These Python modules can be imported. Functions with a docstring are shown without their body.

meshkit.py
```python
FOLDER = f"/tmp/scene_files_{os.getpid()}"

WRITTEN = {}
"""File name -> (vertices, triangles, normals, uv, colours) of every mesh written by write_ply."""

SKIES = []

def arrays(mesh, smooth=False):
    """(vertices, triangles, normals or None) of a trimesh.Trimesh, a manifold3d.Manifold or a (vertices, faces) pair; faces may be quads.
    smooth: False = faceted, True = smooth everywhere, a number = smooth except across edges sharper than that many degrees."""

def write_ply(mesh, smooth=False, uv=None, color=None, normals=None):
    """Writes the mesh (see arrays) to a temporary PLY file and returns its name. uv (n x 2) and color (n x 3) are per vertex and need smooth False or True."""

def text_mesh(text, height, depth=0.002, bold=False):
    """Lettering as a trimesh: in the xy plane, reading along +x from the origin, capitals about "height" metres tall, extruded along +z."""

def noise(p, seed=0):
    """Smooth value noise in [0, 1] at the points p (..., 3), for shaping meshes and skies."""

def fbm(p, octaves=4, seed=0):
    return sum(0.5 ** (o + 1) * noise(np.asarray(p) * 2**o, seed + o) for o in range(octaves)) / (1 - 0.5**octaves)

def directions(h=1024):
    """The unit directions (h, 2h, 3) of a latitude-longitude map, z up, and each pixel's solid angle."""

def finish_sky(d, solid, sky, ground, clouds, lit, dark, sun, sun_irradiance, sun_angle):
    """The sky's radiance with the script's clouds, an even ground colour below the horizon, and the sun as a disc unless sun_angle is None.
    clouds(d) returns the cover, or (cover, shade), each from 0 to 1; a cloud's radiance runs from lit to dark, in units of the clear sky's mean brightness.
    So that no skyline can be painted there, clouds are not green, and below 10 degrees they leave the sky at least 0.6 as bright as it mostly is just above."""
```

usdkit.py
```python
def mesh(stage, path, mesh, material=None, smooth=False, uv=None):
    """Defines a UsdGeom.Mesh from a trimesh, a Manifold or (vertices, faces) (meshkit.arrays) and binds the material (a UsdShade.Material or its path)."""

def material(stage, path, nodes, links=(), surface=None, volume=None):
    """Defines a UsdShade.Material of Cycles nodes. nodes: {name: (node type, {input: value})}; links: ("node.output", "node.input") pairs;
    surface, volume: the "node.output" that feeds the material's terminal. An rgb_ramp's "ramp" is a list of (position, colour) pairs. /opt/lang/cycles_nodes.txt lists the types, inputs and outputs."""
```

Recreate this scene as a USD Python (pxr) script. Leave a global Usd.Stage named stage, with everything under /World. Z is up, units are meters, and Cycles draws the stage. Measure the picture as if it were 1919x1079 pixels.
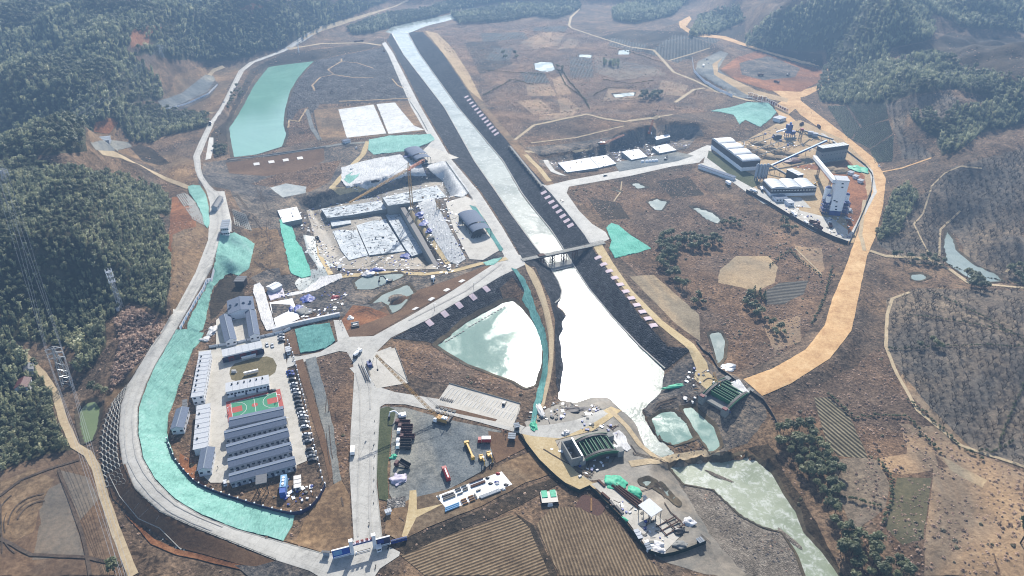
import math, random, numpy as np, trimesh, shapely, usdkit, meshkit
from shapely.geometry import Polygon, LineString, Point, box as sbox
from shapely.ops import unary_union
from scipy.spatial import Delaunay, cKDTree
from scipy.interpolate import LinearNDInterpolator
from pxr import Usd, UsdGeom, UsdLux, UsdShade, Gf, Sdf, Vt
rng = np.random.default_rng(7); random.seed(7)
stage = Usd.Stage.CreateInMemory()
UsdGeom.SetStageUpAxis(stage, 'Z'); UsdGeom.SetStageMetersPerUnit(stage, 1.0)
UsdGeom.Xform.Define(stage, '/World')
# ------------------------------------------------------------ camera, sky, sun, exposure
FOC, PITCH, CAMH = 1300.0, math.radians(31.0), 270.0
cam = UsdGeom.Camera.Define(stage, '/World/camera')
cam.CreateHorizontalApertureAttr(36.0); cam.CreateVerticalApertureAttr(36.0*1079/1919)
cam.CreateFocalLengthAttr(36.0*FOC/1919)
cam.CreateClippingRangeAttr(Gf.Vec2f(1.0, 60000.0))
xf = UsdGeom.Xformable(cam); xf.AddTranslateOp().Set(Gf.Vec3d(0, 0, CAMH)); xf.AddRotateXOp().Set(90-math.degrees(PITCH))
cam.CreateExposureAttr(0.76)
SUN_EL, SUN_AZ = math.radians(37.0), math.radians(6.5)
usdkit.material(stage, '/World/Looks/sky_material', {
    's': ('sky_texture', {'sky_type': 'single_scattering', 'sun_disc': False, 'sun_elevation': SUN_EL, 'sun_rotation': SUN_AZ, 'altitude': 150.0, 'aerosol_density': 1.5}),
    'b': ('background_shader', {'strength': 0.11})}, [('s.color', 'b.color')], surface='b.background')
dome = UsdLux.DomeLight.Define(stage, '/World/sky')
dome.GetPrim().SetCustomDataByKey('kind', 'structure')
UsdShade.MaterialBindingAPI.Apply(dome.GetPrim()).Bind(UsdShade.Material.Get(stage, '/World/Looks/sky_material'))
sun = UsdLux.DistantLight.Define(stage, '/World/sun')
sun.CreateNormalizeAttr(True); sun.CreateIntensityAttr(1.2); sun.CreateAngleAttr(0.53); sun.CreateColorAttr(Gf.Vec3f(1.0, 0.955, 0.88))
sx = UsdGeom.Xformable(sun); sx.AddRotateZOp().Set(-math.degrees(SUN_AZ)); sx.AddRotateXOp().Set(-(90-math.degrees(SUN_EL)))
# (light shines along -z; rotX by -(90-el) tips it so that it comes from +y)

# ------------------------------------------------------------ small helpers
_used = {}
def numbered(parent, name):
    n = _used.get((parent, name), 0); _used[(parent, name)] = n+1
    return f'{parent}/{name}' if n == 0 else f'{parent}/{name}_{n:03d}'
def tag(prim, label=None, cat=None, group=None, kind=None):
    for k, v in (('label', label), ('category', cat), ('group', group), ('kind', kind)):
        if v: prim.SetCustomDataByKey(k, v)
    return prim
def lin(c): return tuple((x/255/12.92 if x/255 < .04045 else ((x/255+.055)/1.055)**2.4) for x in c)
ALB = 0.62
def A(*c): return tuple(min(.85, v*ALB) for v in lin(c))
MATS = {}
def _bind(prim, m):
    UsdShade.MaterialBindingAPI.Apply(prim).Bind(m if not isinstance(m, str) else MATS[m])
def plain(name, col, rough=.7, spec=.3, metal=0., var=.12, bump=0., vs=1.2):
    """painted, cast or woven stuff: a base colour with faint grime"""
    c = A(*col); d = tuple(x*(1-var*1.6) for x in c); l = tuple(min(.85, x*(1+var)) for x in c)
    n = {'g': ('geometry', {}), 'n': ('noise_texture', {'scale': vs, 'detail': 4.0, 'roughness': .65}), 'r': ('rgb_ramp', {'ramp': [(.3, d), (.5, c), (.72, l)]}),
         'p': ('principled_bsdf', {'roughness': rough, 'specular_ior_level': spec, 'metallic': metal})}
    L = [('g.position', 'n.vector'), ('n.fac', 'r.fac'), ('r.color', 'p.base_color')]
    if bump:
        n['b'] = ('bump', {'strength': bump, 'distance': .2}); L += [('n.fac', 'b.height'), ('b.normal', 'p.normal')]
    MATS[name] = usdkit.material(stage, '/World/Looks/'+name, n, L, surface='p.BSDF'); return MATS[name]
def earth(name, cols, s1=.035, s2=.45, bump=.6, dist=.6, mixw=.5, rough=.95, spec=.1, extra=None, scale=(1, 1, 1), rot=0.):
    """ground: broad patches from one noise, grain from a finer one, fine relief"""
    if any(w in name for w in ('scrub', 'field', 'earth', 'slope', 'ploughed', 'sand', 'dirt', 'forest')) and 'net' not in name:
        f_ = .9 if name in ('haul_sand', 'red_earth') else .70; g_ = 1. if name in ('haul_sand', 'sand', 'dirt_track', 'pale_field') else .90; cols = [tuple(g_*(f_*v+(1-f_)*sum(c)/3)*w_ for v, w_ in zip(c, (1.03, 1., .92))) for c in cols]
    cs = [A(*c) for c in cols]; k = len(cs)
    n = {'g': ('geometry', {}), 'm': ('mapping', {'scale': scale, 'rotation': (0, 0, rot)}), 'n1': ('noise_texture', {'scale': s1, 'detail': 6.0, 'roughness': .62, 'distortion': .6}),
         'n2': ('noise_texture', {'scale': s2, 'detail': 5.0, 'roughness': .7}), 'n3': ('noise_texture', {'scale': s2*.22, 'detail': 3.0, 'roughness': .6, 'distortion': .8}),
         'mf0': ('mix_float', {'fac': .45}), 'mf': ('mix_float', {'fac': mixw}),
         'r': ('rgb_ramp', {'ramp': [((.41+.19*i/max(1, k-1) if 'scrub' in name or 'earth' in name or 'orchard' in name or 'gravel' in name or 'forest' in name else .37+.26*i/max(1, k-1)), c) for i, c in enumerate(cs)]}),
         'b': ('bump', {'strength': bump, 'distance': dist}),
         'p': ('principled_bsdf', {'roughness': rough, 'specular_ior_level': spec})}
    L = [('g.position', 'm.vector'), ('m.vector', 'n1.vector'), ('m.vector', 'n2.vector'), ('m.vector', 'n3.vector'), ('n1.fac', 'mf0.a'), ('n3.fac', 'mf0.b'), ('mf0.result', 'mf.a'), ('n2.fac', 'mf.b'), ('mf.result', 'r.fac'),
         ('r.color', 'p.base_color'), ('n2.fac', 'b.height'), ('b.normal', 'p.normal')]
    if extra: extra(n, L)
    if any(w in name for w in ('scrub', 'earth', 'orchard', 'field', 'gravel', 'mud', 'paddy')) and not extra:   # soil changes hue over tens of metres
        n['n5'] = ('noise_texture', {'scale': .011, 'detail': 4.0, 'roughness': .6, 'distortion': 1.0}); n['r5'] = ('rgb_ramp', {'ramp': [(.40, (.74, .78, .84)), (.48, (.98, .96, .95)), (.54, (1.06, 1.0, .94)), (.62, (1.32, 1.23, 1.10))]}); n['m5'] = ('mix', {'mix_type': 'multiply', 'fac': 1.})
        L.remove(('r.color', 'p.base_color')); L.extend([('g.position', 'n5.vector'), ('n5.fac', 'r5.fac'), ('r.color', 'm5.color1'), ('r5.color', 'm5.color2'), ('m5.color', 'p.base_color')])
    MATS[name] = usdkit.material(stage, '/World/Looks/'+name, n, L, surface='p.BSDF'); return MATS[name]
def rows(freq, rot, depth=.35, dark=.5, dis=1.5):
    """adds tilled rows: a wave across the field"""
    def f(n, L):
        n['mw'] = ('mapping', {'rotation': (0, 0, rot)}); n['w'] = ('wave_texture', {'scale': freq, 'distortion': dis, 'detail': 2.0, 'detail_scale': .15})
        n['mx'] = ('mix', {'mix_type': 'multiply', 'fac': dark}); n['b2'] = ('bump', {'strength': .7, 'distance': depth})
        L.remove(('r.color', 'p.base_color')); L.remove(('b.normal', 'p.normal'))
        L.extend([('g.position', 'mw.vector'), ('mw.vector', 'w.vector'), ('r.color', 'mx.color1'), ('w.color', 'mx.color2'), ('mx.color', 'p.base_color'), ('w.fac', 'b2.height'), ('b.normal', 'b2.normal'), ('b2.normal', 'p.normal')])
    return f
def stones(scale, amt=.65, dist=.6):
    """adds loose stones: cells of their own tone with dark gaps"""
    def f(n, L):
        n['v'] = ('voronoi_texture', {'scale': scale}); n['e'] = ('voronoi_texture', {'scale': scale, 'feature': 'distance_to_edge'})
        n['bw'] = ('rgb_to_bw', {}); n['vr'] = ('rgb_ramp', {'ramp': [(.15, (.35,)*3), (.6, (1.,)*3), (.95, (2.0,)*3)]}); n['mx'] = ('mix', {'mix_type': 'multiply', 'fac': amt})
        n['er'] = ('rgb_ramp', {'ramp': [(0., (0.,)*3), (.25, (1.,)*3)]}); n['b2'] = ('bump', {'strength': .9, 'distance': dist})
        L.remove(('r.color', 'p.base_color')); L.remove(('b.normal', 'p.normal'))
        L.extend([('g.position', 'v.vector'), ('g.position', 'e.vector'), ('v.color', 'bw.color'), ('bw.val', 'vr.fac'), ('r.color', 'mx.color1'), ('vr.color', 'mx.color2'), ('mx.color', 'p.base_color'),
                  ('e.distance', 'er.fac'), ('er.color', 'b2.height'), ('b.normal', 'b2.normal'), ('b2.normal', 'p.normal')])
    return f
def slabs(size, col=(.5,)*3):
    """adds cast bays: thin joints in a square grid"""
    def f(n, L):
        n['mb'] = ('mapping', {'rotation': (0, 0, .35)}); n['bk'] = ('brick_texture', {'offset': 0., 'scale': 1., 'brick_width': size, 'row_height': size, 'mortar_size': .06, 'color1': (1, 1, 1), 'color2': (.9, .9, .9), 'mortar': col}); n['mx'] = ('mix', {'mix_type': 'multiply', 'fac': .6})
        L.remove(('r.color', 'p.base_color')); L.extend([('g.position', 'mb.vector'), ('mb.vector', 'bk.vector'), ('r.color', 'mx.color1'), ('bk.color', 'mx.color2'), ('mx.color', 'p.base_color')])
    return f
def water(name, col, col2, r0, r1, thr=.5, scale=.02, foam=None, foam_thr=.6, murk=.9):
    """murky water; patches of wind ripple are rougher than the calm"""
    c1, c2 = A(*col), A(*col2)
    n = {'g': ('geometry', {}), 'n1': ('noise_texture', {'scale': scale, 'detail': 7.0, 'roughness': .68, 'distortion': .7}), 'n2': ('noise_texture', {'scale': .45, 'detail': 4.0, 'roughness': .75}),
         'rr': ('map_range', {'from_min': thr-.04, 'from_max': thr+.04, 'to_min': r0, 'to_max': r1, 'clamp': True}), 'cr': ('rgb_ramp', {'ramp': [(.35, c1), (.65, c2)]}),
         'b': ('bump', {'strength': .4, 'distance': .2}), 'p': ('principled_bsdf', {'ior': 1.33, 'specular_ior_level': .5})}
    L = [('g.position', 'n1.vector'), ('g.position', 'n2.vector'), ('n1.fac', 'rr.value'), ('rr.result', 'p.roughness'), ('n1.fac', 'cr.fac'), ('n2.fac', 'b.height'), ('b.normal', 'p.normal')]
    if foam:
        n['n3'] = ('noise_texture', {'scale': .22, 'detail': 8.0, 'roughness': .8, 'distortion': .5}); n['fr'] = ('rgb_ramp', {'ramp': [(foam_thr-.04, (0,)*3), (foam_thr+.08, (1,)*3)]}); n['mx'] = ('mix', {'color2': A(*foam)})
        L += [('g.position', 'n3.vector'), ('n3.fac', 'fr.fac'), ('fr.color', 'mx.fac'), ('cr.color', 'mx.color1'), ('mx.color', 'p.base_color')]
    else: L += [('cr.color', 'p.base_color')]
    MATS[name] = usdkit.material(stage, '/World/Looks/'+name, n, L, surface='p.BSDF'); return MATS[name]

earth('ground_scrub', [(70, 58, 50), (112, 94, 82), (146, 122, 106), (178, 148, 126)], .02, .5, .9, 1.0, .5)
earth('brown_scrub', [(76, 60, 52), (120, 96, 82), (152, 122, 104), (184, 150, 128)], .03, .6, .9, 1.0, .5)
earth('dark_scrub', [(50, 46, 42), (80, 72, 64), (108, 94, 84)], .03, .5, .9, 1.0)
earth('forest_floor', [(56, 64, 50), (82, 86, 68), (108, 102, 84)], .03, .4, .8, 1.0)
earth('tan_field', [(138, 116, 96), (182, 152, 126), (212, 182, 152)], .03, .5, .8, .6)
earth('pale_field', [(140, 124, 104), (176, 156, 130), (200, 180, 152)], .03, .6, .6, .4)
earth('green_field', [(86, 92, 74), (112, 112, 90), (132, 128, 104)], .03, .5, .6, .5)
earth('ploughed_field', [(128, 106, 86), (168, 142, 116), (196, 170, 142)], .02, .6, .7, .4, .45, extra=rows(.20, 1.15, .4, .6))
earth('ploughed_field_east', [(128, 106, 86), (168, 142, 116), (196, 170, 142)], .02, .6, .7, .4, .45, extra=rows(.20, -.22, .4, .6))
earth('grey_orchard', [(90, 84, 76), (122, 112, 100), (150, 138, 122)], .02, .5, .8, .7)
earth('crop_rows', [(110, 104, 86), (150, 140, 116), (176, 164, 138)], .03, .8, .6, .4, .4, extra=rows(.13, -.42, .7, .85, .4))
earth('grey_crop', [(86, 84, 78), (110, 106, 98), (130, 124, 114)], .03, .6, .5, .4, .4, extra=rows(.08, 1.35, .4, .5, .6))
earth('far_crop', [(76, 78, 74), (104, 104, 98), (128, 124, 116)], .03, .3, .5, .4, .4, extra=rows(.06, .2, .6, .6, .8))
earth('tea_soil', [(52, 52, 46), (74, 72, 64)], .05, .5, .6, .5)
earth('red_earth', [(124, 84, 62), (164, 112, 82), (190, 138, 104)], .04, .5, .7, .6)
earth('brown_slope', [(112, 84, 68), (136, 102, 80), (154, 120, 96)], .05, .8, .5, .25)
earth('bare_earth', [(116, 94, 76), (152, 124, 98), (184, 154, 124)], .04, .4, .7, .5)
earth('sand', [(168, 138, 104), (196, 166, 128), (214, 186, 148)], .04, .5, .6, .4)
earth('haul_sand', [(186, 146, 108), (218, 180, 138), (236, 204, 164)], .06, .5, .5, .3, .4)
earth('dirt_track', [(170, 150, 124), (196, 176, 148), (212, 194, 168)], .05, .7, .4, .2)
earth('yellow_track', [(186, 164, 122), (206, 184, 142), (220, 202, 164)], .05, .7, .4, .2)
earth('concrete', [(166, 163, 156), (197, 194, 186), (210, 207, 199)], .05, 1.0, .1, .05, .35, .75, .25, extra=slabs(5.))
earth('yard_concrete', [(178, 172, 160), (206, 200, 188), (219, 213, 202)], .05, 1.2, .1, .05, .35, .75, .25, extra=slabs(8.))
earth('white_concrete', [(225, 226, 228), (262, 262, 262), (280, 280, 278)], .05, .6, .15, .08, .5, .8, .2)
earth('pit_concrete', [(150, 158, 164), (208, 214, 216), (246, 246, 244)], .06, .6, .4, .2, .55, .8, .2)
earth('gravel', [(104, 108, 108), (134, 138, 136), (160, 160, 154)], .05, .9, .7, .3, .45)
earth('dark_gravel', [(58, 60, 64), (92, 90, 88), (126, 118, 110), (160, 146, 130)], .04, .5, .9, .9, .5)
earth('spoil', [(60, 58, 58), (96, 92, 90), (140, 134, 128)], .03, .4, .9, .9, .6, extra=stones(.35, .6, .8))
earth('rubble', [(92, 90, 88), (124, 120, 116), (170, 166, 160)], .05, .5, .9, .8, .6, extra=stones(.6, .55, .6))
earth('riprap', [(52, 54, 58), (68, 70, 74), (84, 84, 86)], .03, .8, .6, .3, .4, extra=stones(.55, .8, .5))
earth('mud', [(92, 88, 78), (126, 118, 104), (150, 140, 124)], .05, .4, .5, .4, .5, .6, .4)
earth('slurry', [(120, 130, 132), (150, 158, 156), (176, 178, 172)], .04, .3, .3, .2, .5, .5, .4)
earth('wet_paddy', [(86, 76, 62), (112, 100, 82), (134, 118, 98)], .03, .4, .5, .4, .5, .55, .5)
earth('wet_mud', [(62, 58, 50), (88, 82, 70), (110, 102, 88)], .06, .5, .5, .3, .5, .95, .1)
earth('river_gravel', [(110, 102, 92), (142, 132, 120), (170, 160, 146)], .05, .8, .8, .4, .5, extra=stones(1.2, .35, .3))
earth('paddy_soil', [(88, 72, 60), (118, 98, 80), (146, 124, 102)], .03, .4, .7, .5)
earth('pad_concrete', [(186, 186, 184), (222, 222, 218), (240, 240, 236)], .04, .3, .3, .1, .5, .8, .2)
earth('tyre_mark', [(164, 162, 156), (190, 187, 180), (202, 199, 192)], .05, 1., .2, .1)
earth('sand_rut', [(182, 138, 96), (212, 168, 122), (228, 190, 146)], .05, .8, .4, .2)
earth('dark_rut', [(70, 62, 56), (96, 84, 74), (118, 104, 92)], .05, .8, .5, .3)
earth('grass', [(66, 74, 52), (86, 92, 66), (104, 106, 80)], .06, .8, .7, .4)
earth('lawn_dry', [(100, 92, 66), (122, 112, 84), (140, 128, 98)], .08, .9, .5, .2)
def folds(n, L):
    n['mw'] = ('mapping', {'scale': (1., .18, 1.), 'rotation': (0, 0, .55)}); n['w'] = ('noise_texture', {'scale': .9, 'detail': 4.0, 'roughness': .6, 'distortion': .8}); n['b2'] = ('bump', {'strength': 1.0, 'distance': .9})
    L.remove(('b.normal', 'p.normal')); L.extend([('g.position', 'mw.vector'), ('mw.vector', 'w.vector'), ('w.fac', 'b2.height'), ('b.normal', 'b2.normal'), ('b2.normal', 'p.normal')])
earth('green_net', [(112, 164, 152), (146, 200, 186), (172, 216, 204)], .05, .4, .4, .3, .35, .9, .15, extra=folds)
earth('bright_net', [(90, 170, 150), (118, 200, 178), (144, 214, 196)], .05, .4, .4, .3, .35, .9, .15, extra=folds)
earth('teal_net', [(74, 126, 122), (102, 160, 154), (128, 184, 176)], .05, .3, .5, .4, .4, .9, .15, extra=folds)
earth('grey_sheet', [(160, 164, 168), (200, 202, 202), (226, 226, 222)], .06, .3, .4, .4, .5, .6, .3, extra=folds)
earth('white_sheet', [(196, 194, 194), (226, 224, 222), (240, 238, 236)], .06, .3, .4, .4, .5, .6, .3, extra=folds)
water('canal_water', (146, 156, 146), (176, 184, 174), .10, .17, .46, .03, (214, 220, 214), .57)
water('basin_water', (134, 150, 122), (150, 160, 132), .14, .24, .40, .015)
water('pond_water', (116, 150, 140), (136, 168, 156), .07, .25, .50, .022)
water('lagoon_water', (122, 172, 154), (138, 188, 168), .05, .10, .5, .01)
water('river_water', (146, 156, 132), (168, 176, 152), .14, .27, .46, .03, (206, 210, 200), .53)
water('green_pond', (112, 128, 88), (126, 140, 98), .04, .12, .5, .03)
water('grey_pond', (140, 156, 150), (160, 172, 164), .05, .22, .5, .04)
plain('white_paint', (272, 272, 272), .5, .4, 0, .05); plain('grey_paint', (150, 152, 154), .5, .4); plain('dark_paint', (48, 50, 54), .5, .4); plain('black_paint', (26, 27, 30), .4, .5)
plain('hall_roof', (204, 209, 213), .55, .35, 0, .07); plain('roof_white', (206, 209, 213), .75, .15, 0, .09); plain('roof_blue_grey', (116, 127, 146), .8, .12, 0, .1); plain('roof_light', (160, 168, 177), .8, .12, 0, .1); plain('roof_dark', (112, 114, 118), .7, .3)
plain('wall_white', (246, 248, 252), .7, .3, 0, .07); plain('wall_grey', (176, 182, 192), .7, .3, 0, .08); plain('wall_concrete', (150, 150, 146), .85, .2, 0, .15); plain('wall_brown', (58, 52, 54), .6, .3)
plain('steel_blue', (40, 62, 132), .5, .4); plain('blue_panel', (46, 92, 178), .5, .4); plain('light_blue', (130, 180, 220), .5, .4); plain('navy', (36, 44, 78), .5, .4)
plain('red_paint', (170, 44, 44), .5, .4); plain('deep_red', (110, 36, 44), .6, .3); plain('orange_paint', (206, 110, 50), .5, .4); plain('yellow_paint', (222, 172, 54), .5, .4); plain('crane_yellow', (196, 152, 84), .6, .3)
plain('pink_panel', (226, 206, 212), .8, .2, 0, .06); plain('rust_steel', (92, 66, 58), .8, .2, .2, .25); plain('dark_steel', (66, 64, 66), .6, .4, .4); plain('silver', (184, 188, 192), .35, .5, .3); plain('timber', (150, 116, 82), .9, .1, 0, .25)
plain('green_steel', (40, 112, 76), .6, .3, 0, .2); plain('dark_green', (30, 46, 42), .8, .2); plain('tarp_green', (70, 190, 150), .6, .3, 0, .2, .5, .5); plain('tarp_blue', (44, 66, 150), .5, .4, 0, .3, .5, .5); plain('tarp_white', (226, 224, 224), .6, .3, 0, .15, .5, .5)
plain('window_glass', (46, 56, 68), .1, .6, 0, .1); plain('tyre', (28, 28, 28), .9, .1); plain('court_green', (74, 150, 116), .7, .2, 0, .05); plain('court_red', (186, 92, 82), .7, .2, 0, .05); plain('line_white', (240, 240, 238), .7, .2, 0, .03)
plain('truck_maroon', (98, 58, 58), .6, .3, 0, .2); plain('lilac_sheet', (206, 198, 214), .6, .3, 0, .12, .5, .5); plain('sand_heap', (158, 138, 112), .95, .1, 0, .2, .5); plain('ceramic', (236, 232, 226), .4, .5); plain('trunk', (74, 64, 54), .95, .1, 0, .2)
plain('rock', (104, 100, 98), .95, .1, 0, .35, .6); plain('rail_grey', (128, 126, 120), .8, .2); plain('kerb_stone', (176, 174, 166), .85, .2)
for cn, c in (('white', (226, 228, 230)), ('black', (22, 23, 26)), ('silver', (150, 155, 160)), ('grey', (78, 82, 88)), ('blue', (38, 62, 150)), ('red', (150, 36, 40))):
    plain('car_'+cn, c, .25, .6, 0, .03)
def leaf(name, cols, trans=.25, vscale=.12):
    cs = [tuple(v*2.3 for v in A(*c)) for c in cols]
    n = {'g': ('geometry', {}), 'o': ('object_info', {}), 'n': ('noise_texture', {'scale': vscale, 'detail': 3.0}), 'ad': ('math', {'math_type': 'multiply_add', 'value2': .5, 'value3': -.02}), 'ad2': ('math', {'math_type': 'multiply_add', 'value2': .52}), 'r': ('rgb_ramp', {'ramp': [(.12+.76*i/(len(cs)-1), c) for i, c in enumerate(cs)]}),
         'd': ('principled_bsdf', {'roughness': .55, 'specular_ior_level': .35}), 't': ('translucent_bsdf', {}), 'x': ('mix_closure', {'fac': trans})}
    L = [('g.position', 'n.vector'), ('n.fac', 'ad.value1'), ('o.random', 'ad2.value1'), ('ad.value', 'ad2.value3'), ('ad2.value', 'r.fac'), ('r.color', 'd.base_color'), ('r.color', 't.color'), ('d.BSDF', 'x.closure1'), ('t.BSDF', 'x.closure2')]
    MATS[name] = usdkit.material(stage, '/World/Looks/'+name, n, L, surface='x.closure')
leaf('bamboo_leaf', [(68, 76, 60), (104, 110, 86), (140, 142, 112), (164, 160, 128)], .42)
leaf('evergreen_leaf', [(54, 60, 44), (78, 84, 58), (108, 108, 78)], .35)
leaf('olive_leaf', [(60, 66, 44), (98, 104, 68), (132, 134, 90)], .25)
leaf('dry_leaf', [(92, 78, 68), (128, 108, 94), (160, 136, 118), (184, 160, 138)], .4)
leaf('bare_twig', [(56, 52, 48), (76, 70, 64), (96, 88, 80)], .1)
leaf('tea_leaf', [(40, 56, 40), (58, 76, 54), (76, 92, 66)], .15)
leaf('hedge_leaf', [(46, 44, 34), (70, 66, 48), (86, 84, 58)], .15)
# ------------------------------------------------------------ sight lines of the survey: a point of the photograph to a point of the land
cP, sP = math.cos(PITCH), math.sin(PITCH)
def dirs(q):
    q = np.atleast_2d(np.asarray(q, float)); u = (q[:, 0]-959.5)/FOC; v = (q[:, 1]-539.5)/FOC
    return np.stack([u, cP-v*sP, -sP-v*cP], 1)
def P0(q, z=0.):
    d = dirs(q); t = (np.asarray(z)-CAMH)/d[:, 2]; return np.c_[d[:, 0]*t, d[:, 1]*t]
def pts(s):
    return np.array([[float(v) for v in a.split(',')] for a in s.split()])
def dens(q, step, closed=False):
    q = np.asarray(q, float)
    if closed: q = np.vstack([q, q[:1]])
    out = []
    for a, b in zip(q[:-1], q[1:]):
        n = max(1, int(np.ceil(np.linalg.norm(b[:2]-a[:2])/step))); out.append(a+(b-a)*(np.arange(n)/n)[:, None])
    if not closed: out.append(q[-1:])
    return np.vstack(out)
# ------------------------------------------------------------ the land: survey lines (x, y, height), water levels, hills
SURVEY = []
def line(s, z=None, closed=False, step=6):
    q = pts(s)
    if z is not None: q = np.c_[q[:, :2], np.full(len(q), z)]
    q = dens(q, step, closed); SURVEY.append(np.c_[P0(q[:, :2], q[:, 2]), q[:, 2]])
# ring road: inner edge, outer edge
RI = '655,1040,.4 603,1037,.6 530,1017,1.5 443,993,3.5 377,967,6 327,937,7.5 290,900,8.5 267,860,9.3 257,810,10 258,763,10.4 273,720,11 290,685,11.3 330,617,12 363,560,12.6 397,500,13 410,453,13.4 415,435,13.5 434,435,13.5 434,415,13.5 420.6,358.6,13.3 401.6,358.6,13 381,336,12 377,317,11.4 375,293,10.8 393,250,9.5 403,227,9 423,197,8 443,160,7.3 457,133,7 477,117,6.6 533,97,6 607,50,5'
RO = '600,1082,.3 580,1070,.6 517,1050,1.5 450,1023,3.3 367,990,6 300,960,7.5 253,917,8.5 230,870,9.3 223,820,10 227,760,10.4 240,720,11 247,710,11.1 287,643,12 333,573,12.6 367,510,13 390,450,13.3 393,403,13.4 393.5,381,13.3 386.7,358,13 375.9,340,12.4 366,320,11.6 362,293,10.8 373,267,10 390,233,9 410,207,8 430,167,7.3 447,133,7 467,117,6.6 520,97,6 540,87,6 567,72,5.6 607,46,5'
line(RI); line(RO)
line('555,1012,0 580,953,0 553,965,0 500,953,0 427,930,0 367,907,0 330,863,0 315,830,0 313,807,0 317,770,0 333,720,0 340,700,0 353,660,0 367,637,0 382,622,0 393,577,0 400,542,-.5 423,515,-1 447,520,-2 467,503,-3 477,457,-3 470,440,-2 452,425,0')
line('233,730,2 200,763,1 185,820,.6 190,880,.5 210,933,.5 260,983,.5 333,1030,.5 460,1063,.3 520,1079,0')
line('336,395,22 318,400,24 318,440,24 330,480,22 318,560,20 320,610,17 290,650,15 262,690,12', step=8)
line('285,620,18 240,690,8 215,735,2', step=8)
line('330,330,12 340,300,11 330,250,9 400,215,8')
line('600,860,0 640,860,0 600,700,0 560,640,0 500,600,0 420,600,0 380,760,0 480,760,0 560,760,0 400,860,0 520,920,0')
# canal
line('722,72,3 737,100,3 788,200,3 847,300,3 898,360,3 920,393,3 942,427,3 957,453,3 972,478,3')
line('712,80,3 700,90,3'); line('700,90,2 745,160,2 800,260,2 860,360,2.2 905,430,2.6 940,480,3')
line('733,60,-5.6 755,100,-5.6 832,200,-5.6 888,300,-5.6 930,360,-5.6 952,393,-5.6 977,427,-5.6 998,457,-5.6 1033,505,-5.8 1047,530,-5.8 1053,550,-5.8 1045,572,-5.8')
line('763,60,-5.6 786,100,-5.6 858,200,-5.6 942,300,-5.6 977,360,-5.6 1002,393,-5.6 1030,427,-5.6 1050,457,-5.6 1083,510,-5.8 1103,540,-5.8 1147,593,-5.8 1200,650,-5.8 1247,693,-5.8')
line('745,60,-7.5 770,100,-7.5 845,200,-7.5 915,300,-7.5 953,360,-7.5 1003,427,-7.5 1060,510,-7.5 1100,580,-7.5 1110,660,-7.5 1150,700,-7.5', step=8)
line('790,60,3 830,100,3 897,200,3 980,300,3 1032,360,3 1058,393,3 1090,427,3 1106,453,3 1120,478,3 1140,510,3 1160,540,3 1200,593,3 1252,650,3 1297,653,3')
line('800,58,3 842,100,3 910,200,3 1000,300,3 1050,355,3 1085,393,3 1130,440,3 1135,478,3 1155,510,3 1175,540,3 1215,590,3 1270,640,3 1310,660,3')
line('1000,480,3 1003,500,2.5 1015,530,2 1030,560,2 1040,600,1 1036,640,1 1037,700,1 1022,760,.5 1005,795,.2'); line('985,492,3 1000,520,2 1020,570,1.5 1030,620,1 1028,680,1 1015,750,.5')
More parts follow.
